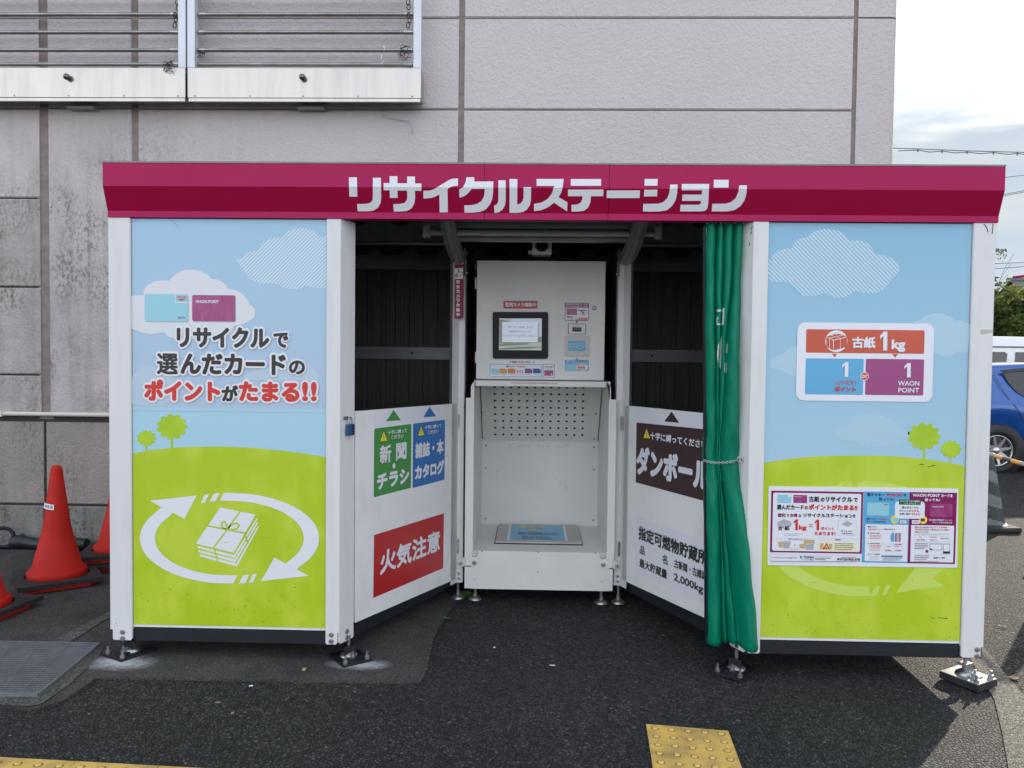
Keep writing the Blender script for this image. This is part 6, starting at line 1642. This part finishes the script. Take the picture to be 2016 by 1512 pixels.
for i in range(NB+1):
    s_ = i/NB; bar(g0.lerp(g3, s_), g1.lerp(g2, s_), .010, .010, .0155, b)
for i in range(7):
    s_ = i/6; bar(g0.lerp(g1, s_), g3.lerp(g2, s_), .004, .0105, .0155, b)
b.build('bars', t)
b = MB(); bar(g1, g2, .010, .018, .010, b); bar(g3, g2, .012, .016, .012, b); bar(g0, g1, .012, .014, .012, b); b.build('rim', t)
# ------------------------------------------------------------------ yellow tactile paving
M['tactile'] = mat('tactile_yellow', (.74, .47, .105), .7, col2=(.40, .27, .10), scale=9, bump=.3, bscale=90, detail=8, lo=.36, hi=.6)
M['dot'] = mat('tactile_stud', (.72, .475, .125), .6, col2=(.56, .37, .11), scale=20)
M['ring'] = mat('stud_dirt', (.30, .19, .06), .8, var=.5, scale=40)
def tile(c0, ux, uy, side, n, label, dots=True):
    b = MB(); n0 = Vector((0, 0, 1)); q = [c0, c0+ux*side, c0+ux*side+uy*side, c0+uy*side]
    b.add([p+n0*.0005 for p in q]+[p+n0*.006 for p in q], [(4, 5, 6, 7), (0, 1, 5, 4), (1, 2, 6, 5), (2, 3, 7, 6), (3, 0, 4, 7)], M['tactile'])
    o = b.build('tactile_tile'); tag(o, label, 'tactile paving', 'yellow tactile paving')
    if dots:
        for i in range(n):
            for j in range(n):
                d_ = MB(); p = c0+ux*side*(i+.5)/n+uy*side*(j+.5)/n
                d_.lathe([(.0150, .0064), (.0117, .0066)], M['ring'], Matrix.Translation(p), 14); d_.lathe([(.0115, .006), (.0108, .0092), (.0085, .0112), (.0005, .0118)], M['dot'], Matrix.Translation(p), 14); d_.build('stud', o)
    return o
ta, tb_ = G(1272, 1428), G(1433.5, 1441.5); ux = (tb_-ta); side = ux.length; ux.normalize()
tc_ = G(1285, 1511); uy = (tc_-ta).normalized()
tile(ta, ux, uy, side, 5, 'single yellow studded tactile tile worn at its corner, on dark asphalt')
# strip of tactile tiles that runs along the near left
sa, sb_ = G(0, 1493.5), G(330, 1511.5); sx_d = (sb_-sa).normalized(); sy_d = Vector((sx_d.y, -sx_d.x, 0)); sy_d.normalize()
for i, wd in enumerate(('leftmost tile', 'second tile from left', 'third tile from left')):
    tile(sa+sx_d*(i*.302-.02), sx_d, sy_d, .30, 4, 'yellow tactile paving, '+wd+' in the bottom left row')
# ------------------------------------------------------------------ car park beyond the right side
def at_depth(px, py, z):
    """point of the horizontal plane z seen at a pixel"""
    return Plane((0, 0, z), (1, 0, 0), (0, 1, 0), (0, 0, 1)).px(px, py)
M['car_blue'] = mat('car_paint_blue', (0.008, 0.085, 0.36), .25, .2, coat=1.0)
M['car_white'] = mat('van_paint_white', (0.78, 0.79, 0.80), .25, coat=.8)
M['glass'] = mat('car_glass', (0.02, 0.022, 0.024), .05, spec=.8)
M['tyre'] = mat('tyre_rubber', (0.018, 0.018, 0.018), .7, bump=.2)
M['alloy'] = mat('alloy_wheel', (.55, .56, .58), .25, .85)
M['tail'] = mat('tail_lamp', (.45, .01, .01), .15)
M['trim'] = mat('car_trim', (.02, .02, .022), .45)
def wheel(t, x, y, z, r, spokes=8, w=.19):
    T = Matrix.Translation((x, y, z)) @ Matrix.Rotation(math.radians(90), 4, 'X')
    b = MB(); b.lathe([(r*.70, -.06), (r*.74, .045), (r*.80, .075), (r*.93, .085), (r*.985, .07), (r, .04), (r, -.08)], M['tyre'], T, 48); o = b.build('wheel', t)
    b = MB(); b.lathe([(r*.72, -.05), (r*.72, .052), (r*.70, .060), (r*.665, .056), (r*.64, .02), (r*.63, -.04)], M['alloy'], T, 48)
    b.lathe([(r*.64, -.03), (.001, -.03)], M['trim'], T, 32); b.lathe([(r*.17, .0), (r*.17, .035), (r*.12, .045), (.001, .046)], M['alloy'], T, 20)
    for i in range(spokes):
        a = 2*math.pi*i/spokes+.2; R_ = T @ Matrix.Rotation(a, 4, 'Z')
        b.add([R_ @ Vector(p) for p in ((r*.12, -.028, .036), (r*.66, -.013, .046), (r*.66, .013, .046), (r*.12, .028, .036), (r*.12, -.03, .0), (r*.66, -.016, .01), (r*.66, .016, .01), (r*.12, .03, .0))], [(0, 1, 2, 3), (0, 4, 5, 1), (3, 2, 6, 7)], M['alloy'])
    b.build('rim', o)
def catmull(pts, n=5):
    out = []
    for i in range(len(pts)-1):
        a, c = Vector(pts[i]), Vector(pts[i+1]); m0 = Vector(pts[i-1]) if i else a; m1 = Vector(pts[i+2]) if i+2 < len(pts) else c
        for k in range(n): t_ = k/n; out.append(0.5*((2*a)+(c-m0)*t_+(2*m0-5*a+4*c-m1)*t_*t_+(3*a-m0-3*c+m1)*t_**3))
    out.append(Vector(pts[-1])); return out
def car(t, L, Wd, stations, paint, wheels, wr, arch):
    """body lofted from side-view stations: x, sill, belt, roof, half widths at sill, belt and roof"""
    b = MB(); rows_ = []; xs_ = [s_[0] for s_ in stations]
    def st(x):
        for i in range(len(stations)-1):
            if x <= stations[i+1][0]+1e-9:
                f_ = (x-stations[i][0])/(stations[i+1][0]-stations[i][0]); f_ = max(0, min(1, f_)); return [a+(c-a)*f_ for a, c in zip(stations[i], stations[i+1])]
        return list(stations[-1])
    N_ = 110; x0, x1 = stations[0][0], stations[-1][0]
    for i in range(N_+1):
        x = x0+(x1-x0)*i/N_; _, sill, belt, roof, ws, wb, wr_ = st(x); lo_ = sill
        for wx_ in wheels:
            if abs(x-wx_) < arch: lo_ = max(lo_, wr+math.sqrt(max(0, arch*arch-(x-wx_)**2)))
        lo_ = min(lo_, belt-.04)
        half = [(ws, lo_), (ws+.012, lo_+.03), (wb+.008, lo_+(belt-lo_)*.45), (wb+.016, lo_+(belt-lo_)*.70), (wb, belt)]
        if roof-belt > .05: half += [(wb-.02, belt+.02), (wr_+(wb-wr_)*.45, belt+(roof-belt)*.5), (wr_+.02, roof-.06), (wr_-.06, roof-.012), (wr_*.5, roof+.008)]
        else: half += [(wb-.03, belt+.01), (wb-.10, belt+(roof-belt)*.6+.012), (wb*.7, roof), (wb*.5, roof+.006), (wb*.3, roof+.01)]
        rows_.append([(x, -p[0], p[1]) for p in half]+[(x, 0, half[-1][1]+.004)]+[(x, p[0], p[1]) for p in half[::-1]])
    b.grid(rows_, paint); nc = len(rows_[0])
    b.add(rows_[0], [tuple(range(nc))], paint); b.add(rows_[-1], [tuple(range(nc-1, -1, -1))], paint)
    bd = b.build('body', t)
    b = MB()
    for wx_ in wheels:
        for sy_ in (-1, 1):
            Tm = Matrix.Translation((wx_, sy_*(Wd/2-.12), wr)) @ Matrix.Rotation(math.radians(90), 4, 'X'); b.lathe([(arch-.005, -.11), (arch-.005, .11), (.01, .0)], M['trim'], Tm, 32)
    b.box((x0+.3, -Wd/2+.16, .16), (x1-.3, Wd/2-.16, .32), M['trim']); b.build('underbody', t)
    return bd
def side_panel(t, name, prof, y_of, m, off=.006, sub=6):
    """a pane following the leaning side of the body"""
    tr = tessellate_polygon([[Vector((p[0], p[1], 0)) for p in prof]])
    for sg in (1, -1):
        b = MB(); b.add([(x, sg*(y_of(x, z)-off), z) for x, z in prof], list(tr), m); b.build(name, t)
# blue hatchback; its rear wheel shows past the white post. Modelled nose towards +X
WCx = at_depth(1961, 931, gz2(8.3, 6.9)); YCAR = WCx.y
t = thing('parked_car', 'blue hatchback parked behind the station, its rear door and alloy wheel showing', 'car', (0, 0, 0))
WR = .30
ST_ = [(-.62, .42, .86, .90, .66, .70, .55), (-.55, .30, .92, 1.22, .72, .78, .60), (-.42, .24, .96, 1.42, .76, .82, .63), (-.1, .20, .985, 1.475, .78, .84, .64), (.5, .18, .975, 1.505, .79, .845, .645), (1.1, .18, .955, 1.50, .79, .845, .64), (1.6, .18, .94, 1.42, .79, .845, .62), (2.25, .18, .93, 1.05, .79, .84, .62), (2.6, .2, .90, .94, .78, .83, .62), (2.95, .25, .80, .84, .70, .78, .6), (3.12, .32, .66, .70, .52, .62, .5)]
bd = car(t, 3.74, 1.69, ST_, M['car_blue'], (0, 2.39), WR, .365)
def yside(x, z):
    for i in range(len(ST_)-1):
        if x <= ST_[i+1][0]: f_ = (x-ST_[i][0])/(ST_[i+1][0]-ST_[i][0]); s_ = [a+(c-a)*f_ for a, c in zip(ST_[i], ST_[i+1])]; break
    else: s_ = ST_[-1]
    bl, rf, wb, wr_ = s_[2], s_[3], s_[5], s_[6]
    k = max(0, min(1, (z-bl)/(rf-bl))); return -(wb-.02+(wr_+.02-wb+.02)*k) if z > bl else -(wb+.014)
side_panel(t, 'window', [(.10, 1.36), (.30, 1.395), (.75, 1.415), (.76, 1.0), (.52, 1.0), (.36, 1.03), (.25, 1.10), (.16, 1.22)], yside, M['glass'], .012)
side_panel(t, 'window', [(.83, 1.415), (1.3, 1.40), (1.62, 1.30), (2.0, 1.02), (1.9, .985), (.83, 1.0)], yside, M['glass'], .012)
side_panel(t, 'rain_visor', [(.06, 1.395), (.3, 1.428), (.78, 1.44), (.78, 1.40), (.3, 1.385), (.1, 1.355)], yside, M['trim'], .022)
b = MB()
for seg in ([(-.02, 1.36), (.03, 1.2), (.13, 1.0), (.22, .88), (.30, .74), (.42, .60)], [(.80, 1.43), (.80, 1.0), (.82, .6), (.80, .28)]):
    for i in range(len(seg)-1):
        (xa_, za), (xc_, zc) = seg[i], seg[i+1]; vs = []
        for (x, z) in ((xa_, za), (xc_, zc)): vs += [(x-.005, yside(x, z)-.0145, z), (x+.005, yside(x, z)-.0145, z)]
        b.add(vs, [(0, 1, 3, 2)], M['trim'])
b.build('door_gap', t)
b = MB(); yh = yside(.5, .86)-.02; b.tube([(.40, yh, .862), (.45, yh-.025, .866), (.60, yh-.028, .868), (.66, yh, .866)], [.013, .016, .016, .011], M['car_blue'], 8); b.build('handle', t)
for sg in (-1, 1):
    b = MB(); b.cbox((-.60, min(sg*.80, sg*.70), .80), (-.32, max(sg*.80, sg*.70), 1.05), M['tail'], .03); b.build('tail_light', t)
for wx_ in (0, 2.39):
    for sy_ in (-1, 1): wheel(t, wx_, sy_*.755, WR, WR) if sy_ < 0 else wheel(t, wx_, .755, WR, WR)
t.location = (WCx.x, YCAR+.80, gz2(WCx.x, YCAR)+.004)
# white van further back
t = thing('white_van', 'white high-roofed van parked behind the blue hatchback', 'van', (0, 0, 0))
SV = [(-1.1, .35, 1.1, 1.88, .80, .84, .76), (-.95, .28, 1.12, 1.95, .82, .845, .78), (.5, .26, 1.12, 1.98, .83, .845, .78), (1.55, .26, 1.12, 1.97, .83, .845, .77), (2.0, .26, 1.12, 1.86, .83, .845, .74), (2.75, .26, 1.08, 1.25, .83, .845, .70), (3.2, .3, .9, .98, .78, .80, .66), (3.4, .4, .7, .74, .66, .7, .6)]
car(t, 4.5, 1.69, SV, M['car_white'], (0, 2.55), .31, .38)
def yv(x, z): return -(.845-.02-(.04)*max(0, min(1, (z-1.12)/.8)))
side_panel(t, 'window', [(-.75, 1.70), (.62, 1.70), (.66, 1.66), (.60, 1.24), (.56, 1.2), (-.75, 1.2)], yv, M['glass'], .02)
side_panel(t, 'window', [(.80, 1.70), (1.75, 1.70), (2.25, 1.25), (.80, 1.22)], yv, M['glass'], .02)
side_panel(t, 'roof_gutter', [(-1.0, 1.795), (1.75, 1.80), (1.75, 1.78), (-1.0, 1.775)], yv, M['trim'], .022)
for wx_ in (0, 2.55):
    for sy_ in (-1, 1): wheel(t, wx_, sy_*.75, .31, .31, 6)
vp = PY(9.6).px(1990, 690); t.location = (vp.x-.42, 10.9, gz2(vp.x, 10))
# dark striped cone with a yellow and black bar on it
M['cone_dk'] = mat('cone_dark_green', (.012, .022, .020), .4, var=.2); M['cone_lt'] = mat('cone_reflective', (.16, .18, .18), .45, var=.45, scale=10)
kb = at_depth(1942, 1040, gz2(6.1, 3.2)+.01)
t = thing('striped_cone', 'dark cone with grey bands holding a yellow and black bar, right of the station', 'traffic cone')
b = MB(); NS, NZ = 40, 60
for k in range(NZ):
    for s_ in range(NS):
        def P_(kk, ss):
            z = .04+(.70-.04)*kk/NZ; r = .145+(.032-.145)*kk/NZ; a = 2*math.pi*ss/NS; return (r*math.cos(a), r*math.sin(a), z)
        zc = k/NZ; a = s_/NS; ban = (zc*3.1+a*1.0) % 1.0
        b.add([P_(k, s_), P_(k, s_+1), P_(k+1, s_+1), P_(k+1, s_)], [(0, 1, 2, 3)], M['cone_dk'] if ban < .55 else M['cone_lt'])
b.build('cone_body', t)
b = MB(); b.cbox((-.19, -.19, 0), (.19, .19, .045), M['rubber'], .012); b.lathe([(.165, .045), (.150, .06), (.145, .06)], M['cone_dk'], None, 32); b.build('base', t)
t.location = (kb.x, kb.y, gz2(kb.x, kb.y)+.003); t.rotation_euler = (0, 0, math.radians(6)); src = t
M['bar_y'] = mat('bar_yellow', (.70, .33, .02), .4); M['bar_w'] = mat('bar_grey', (.30, .30, .31), .4); M['bar_k'] = mat('bar_black', (.03, .03, .033), .4)
A3 = at_depth(1945, 893.5, .675); B3 = at_depth(2016, 914, .675); dv = (B3-A3).normalized()
E3 = A3+dv*1.45
t = thing('cone_bar', 'yellow and black striped bar running from the dark cone out of the photo', 'barrier bar', tuple(A3))
for i in range(9):
    b = MB(); p_, q_ = A3.lerp(E3, i/9), A3.lerp(E3, (i+1)/9); b.tube([p_, q_], .017, [M['bar_w'], M['bar_y'], M['bar_k'], M['bar_y']][i % 4] if i else M['bar_w'], 12); b.build('stripe', t)
for P3_ in (A3, E3):
    b = MB(); b.tube([P3_+Vector((.045*math.cos(a), .045*math.sin(a), 0)) for a in [i*math.pi/8 for i in range(16)]], .010, M['bar_k'], 8, True); b.build('ring', t)
c2 = copy_tree(src); c2.location = (E3.x, E3.y, gz2(E3.x, E3.y)+.003); c2['label'] = 'dark striped cone at the far end of the yellow bar'

# ------------------------------------------------------------------ hedge trees, house, wires
M['leaf_a'] = mat('leaf_green', (.075, .115, .030), .55, var=.5, scale=1.2); M['leaf_b'] = mat('leaf_dark', (.035, .060, .022), .6, var=.4, scale=1.5); M['leaf_c'] = mat('leaf_light', (.15, .17, .055), .55, var=.3, scale=1.5)
M['bark'] = mat('bark', (.09, .07, .05), .9, var=.4, scale=10, bump=.5)
for k_ in ('leaf_a', 'leaf_b', 'leaf_c'):
    nt = M[k_].node_tree; bs = nt.nodes['Principled BSDF']; tr_ = nt.nodes.new('ShaderNodeBsdfTranslucent'); mx_ = nt.nodes.new('ShaderNodeMixShader'); mx_.inputs[0].default_value = .5
    tr_.inputs['Color'].default_value = dict(leaf_a=(.20, .26, .05, 1), leaf_b=(.09, .13, .03, 1), leaf_c=(.34, .34, .09, 1))[k_]
    nt.links.new(bs.outputs[0], mx_.inputs[1]); nt.links.new(tr_.outputs[0], mx_.inputs[2]); nt.links.new(mx_.outputs[0], nt.nodes['Material Output'].inputs['Surface'])
def tree(x, y, h, r, seed, label, name='hedge_tree', nleaf=5200, zb=.5, leaf=.085, thin=1.0):
    rnd = random.Random(seed); z0 = gz2(x, y); t = thing(name, label, 'tree', (x, y, z0), 0, 'trees beyond the car park')
    b = MB(); tips = []
    b.tube([(x, y, z0-.05), (x+.04, y, z0+h*.25), (x-.03, y+.05, z0+h*.5), (x, y, z0+h*.8)], [.10, .085, .06, .02], M['bark'], 8)
    for i in range(14):
        a = rnd.uniform(0, 6.28); zz = h*rnd.uniform(.15, .7); p = Vector((x, y, z0+zz)); q = p+Vector((math.cos(a)*r*rnd.uniform(.4, .9), math.sin(a)*r*rnd.uniform(.4, .9), h*rnd.uniform(.08, .28))); m_ = p.lerp(q, .5)+Vector((0, 0, .08)); b.tube([p, m_, q], [.03, .02, .008], M['bark'], 5); tips.append(q)
    b.build('trunk', t)
    b = MB(); cl = []
    for i in range(46):
        a = rnd.uniform(0, 6.28); u = rnd.uniform(-1, 1); rr_ = rnd.uniform(.35, 1)**.6
        c = Vector((x+math.cos(a)*math.sqrt(1-u*u)*r*rr_, y+math.sin(a)*math.sqrt(1-u*u)*r*rr_, z0+zb+(h-zb)*(.5+.5*u*rr_))); cl.append((c, rnd.uniform(.16, .42)*r, rnd.random()))
    mats_ = [M['leaf_a'], M['leaf_b'], M['leaf_c']]
    vs = {0: [], 1: [], 2: []}
    for i in range(nleaf):
        c, cr_, tone = rnd.choice(cl); d_ = Vector((rnd.gauss(0, 1), rnd.gauss(0, 1), rnd.gauss(0, 1))).normalized()*cr_*rnd.random()**.45
        p = c+d_; n1 = Vector((rnd.gauss(0, 1), rnd.gauss(0, 1), rnd.gauss(0, .7))).normalized(); n2 = n1.cross(Vector((rnd.gauss(0, 1), rnd.gauss(0, 1), rnd.gauss(0, 1)))).normalized(); s_ = leaf*rnd.uniform(.6, 1.3)
        k = 0 if tone < .5 else (1 if tone < .75 else 2)
        if rnd.random() < .2: k = rnd.randrange(3)
        vs[k] += [p-n1*s_, p+n2*s_*.45, p+n1*s_, p-n2*s_*.45]
    for k in vs: b.add(vs[k], [(i, i+1, i+2, i+3) for i in range(0, len(vs[k]), 4)], mats_[k])
    b.build('crown', t); return t
def at_y(px, py, Y): return PY(Y).px(px, py)
p = at_y(1962, 560, 15.0); tree(p.x-.1, 15.6, p.z+.12, 1.35, 3, 'yellow-green bushy tree next to the white post, above the van', nleaf=6000)
p = at_y(2010, 590, 16.0); tree(p.x+.25, 16.8, p.z+.1, 1.35, 5, 'darker bushy tree in front of the grey roof at the right photo edge', nleaf=6000)
p = at_y(1895, 575, 15.5); tree(p.x-.4, 16.0, p.z-.1, 1.4, 9, 'bushy tree mostly hidden behind the right printed panel', nleaf=3500)
# bamboo-like stem that bends over the hedge
t = thing('bamboo_plant', 'slender bamboo with a drooping leafy tip above the hedge', 'plant', (0, 0, 0))
pa, pb, pc_ = at_y(1955, 600, 14.6), at_y(1951, 520, 14.6), at_y(1958, 489, 14.6); pd = at_y(1976, 498, 14.6)
g_ = Vector((pa.x-.05, 14.6, gz2(pa.x, 14.6)-.05))
b = MB(); st_ = catmull([g_, pa, pb, pc_, pd], 8); b.tube(st_, [.014-.010*i/(len(st_)-1) for i in range(len(st_))], M['bark'], 6)
for q in ((1990, 520), (1996, 500), (1985, 540)):
    e_ = at_y(*q, 14.6); b.tube(catmull([at_y(1958, 590, 14.6), at_y((1958+q[0])/2-4, (590+q[1])/2-6, 14.6), e_], 6), .004, M['bark'], 4)
b.build('stem', t)
b = MB(); rnd = random.Random(11)
for i in range(90):
    c = at_y(rnd.uniform(1950, 1982), 488+abs(rnd.gauss(0, 9)), 14.6+rnd.uniform(-.2, .2)); d_ = Vector((rnd.gauss(0, .6), rnd.gauss(0, .5), -1)).normalized(); s_ = .07*rnd.uniform(.6, 1.2); sd_ = d_.cross(Vector((rnd.gauss(0, 1), rnd.gauss(0, 1), 0))).normalized()*.014
    b.add([c, c+d_*s_*.5+sd_, c+d_*s_, c+d_*s_*.5-sd_], [(0, 1, 2, 3)], M['leaf_b'])
b.build('leaves', t)
# house beyond
t = thing('far_house', 'far house with a grey tiled roof showing over the hedge', 'house', (20, 30, 0))
M['tiles'] = mat('roof_tiles', (.16, .16, .18), .6, var=.35, scale=30, stretch=(1, 1, 3)); M['house'] = mat('house_wall', (.5, .47, .42), .8)
h0 = at_y(2008, 552, 28.0); h1 = at_y(2150, 552, 28.0); hz = h0.z
b = MB(); b.grid([[(h0.x-.4, 26.2, hz-1.15), (h1.x, 26.2, hz-1.15)], [(h0.x-.4, 28, hz), (h1.x, 28, hz)], [(h0.x-.4, 30, hz-1.2), (h1.x, 30, hz-1.2)]], M['tiles'], False); b.tube([(h0.x-.5, 28, hz+.02), (h1.x, 28, hz+.02)], .09, M['tiles'], 8); b.build('roof', t)
b = MB(); b.box((h0.x-.1, 26.6, -.1), (h1.x-.3, 29.6, hz-1.0), M['house']); b.build('wall', t)
b = MB(); e0, e1 = at_y(1995, 546, 24.0), at_y(2120, 532, 24.0); b.tube([e0, e1], .05, M['wine_plate'], 6); b.tube([Vector((e1.x, e1.y, -.1)), e1], .06, M['dgrey'], 8)
tag(b.build('roadside_mast'), 'thin dark red arm reaching in from the right over the grey roof', 'mast')
def wire(pts, Y, r, label):
    P = [at_y(*q, Y) for q in pts]; a, c = P[0], P[-1]; a = a+(a-P[1]).normalized()*8; c = c+(c-P[-2]).normalized()*25
    b = MB(); b.tube([a]+P+[c], r, M['wirem'], 5); return b
M['wirem'] = mat('wire_grey', (.12, .12, .13), .6)
b = wire([(1768, 292), (1830, 294), (1900, 297), (2016, 300)], 26, .017, '')
P = [at_y(x, y, 26) for x, y in ((1768, 297), (1807, 295.5), (1830, 299.5), (1855, 297.5), (1880, 301), (1904, 299.5), (1930, 302.5), (1956, 300.5), (1985, 304), (2003, 302), (2016, 304))]; b.tube(P+[P[-1]+Vector((8, 0, -.1))], .017, M['wirem'], 5)
for q in ((1807, 295.7), (1855, 297.6), (1904, 299.5), (1956, 301.3), (2003, 302.6)): c = at_y(*q, 26); b.box(tuple(c+Vector((-.02, -.02, -.06))), tuple(c+Vector((.02, .02, .04))), M['wirem'])
tag(b.build('overhead_cable'), 'bundled overhead cable with clips crossing the pale sky', 'cable')
for k, (y0, y1) in enumerate(((386.5, 378), (383.5, 375.5), (350, 345))):
    b = wire([(1972, y0), (2016, y1)], 30, .013, ''); tag(b.build('overhead_wire'), ['lowest thin overhead wire of the sloping pair by the header end', 'upper thin overhead wire of the sloping pair by the header end', 'single faint overhead wire higher up beside the header end'][k], 'wire')
for k, (y0, y1) in enumerate(((519, 517), (529, 525))):
    b = wire([(1960, y0), (2016, y1)], 30, .013, ''); tag(b.build('overhead_wire'), ['thin wire against the yellowish sky, just over the bamboo stems', 'lower thin wire against the yellowish sky over the hedge'][k], 'wire')
# ------------------------------------------------------------------ small litter and weeds
def litter(px, py, sx, sy, rz, m, name, label, cat):
    c = G(px, py); b = MB(); b.add([(-sx, -sy, 0), (sx*.9, -sy, 0), (sx, sy*.9, .002), (-sx*.8, sy, .001)], [(0, 1, 2, 3)], m)
    b.add([(-sx, -sy, -.001), (sx*.9, -sy, -.001), (sx, sy*.9, .001), (-sx*.8, sy, 0)], [(3, 2, 1, 0)], m); o = b.build(name)
    o.location = c+Vector((0, 0, .013)); o.rotation_euler = (0, 0, rz); return tag(o, label, cat)
litter(598.5, 1323, .008, .014, .1, M['tan_p'], 'paper_scrap', 'small tan paper scrap on the concrete apron under the left panel', 'litter')
litter(429, 1389, .012, .005, .1, M['dry_leaf'], 'leaf_scrap', 'small brown leaf scrap on asphalt below the left panel, farther from the camera', 'litter')
litter(457.5, 1410, .006, .009, .5, M['dry_leaf'], 'leaf_scrap', 'small brown leaf scrap on asphalt below the left panel, nearer to the camera', 'litter')
litter(494, 1356, .009, .004, .2, M['print_white'], 'paper_scrap', 'white paper speck on asphalt just below the concrete apron edge', 'litter')
litter(1087, 1315, .014, .004, -.1, M['print_white'], 'paper_scrap', 'white paper sliver on the asphalt in front of the alcove, centre right', 'litter')
litter(973, 1279.5, .006, .006, .1, M['print_white'], 'paper_scrap', 'white paper speck in the middle of the alcove floor', 'litter')
litter(1995, 1339, .022, .016, .4, M['dry_leaf'], 'dry_leaf', 'yellowish dry leaf lying on the sunlit gutter at the right', 'leaf')
litter(1973, 1237, .022, .008, -.5, M['seam'], 'dark_leaf', 'dark curled leaf on the sunlit ground behind the right post', 'leaf')
def weed(px, py, n, r, h, label):
    c = G(px, py)+Vector((0, 0, .009)); b = MB(); rnd = random.Random(int(px))
    for i in range(n):
        a = rnd.uniform(0, 6.28); l = r*rnd.uniform(.4, 1); p = c+Vector((rnd.gauss(0, r*.3), rnd.gauss(0, r*.2), 0)); tip = p+Vector((math.cos(a)*l, math.sin(a)*l, h*rnd.uniform(.4, 1))); sd_ = Vector((-math.sin(a), math.cos(a), 0))*l*.3; m_ = p.lerp(tip, .6)+Vector((0, 0, h*.25)); b.add([p, m_+sd_, tip, m_-sd_], [(0, 1, 2, 3)], M['weed'])
    return tag(b.build('weed'), label, 'weed')
weed(918, 1178, 60, .045, .03, 'small green weed between two levelling feet of the machine')
weed(878, 1224, 30, .025, .015, 'tiny green weed in the joint at the concrete edge')
weed(838, 1325, 14, .015, .01, 'tiniest weed at the concrete corner nearest to the camera')
weed(47, 1077, 34, .03, .10, 'dark weed growing at the wall foot behind the rolled banner')
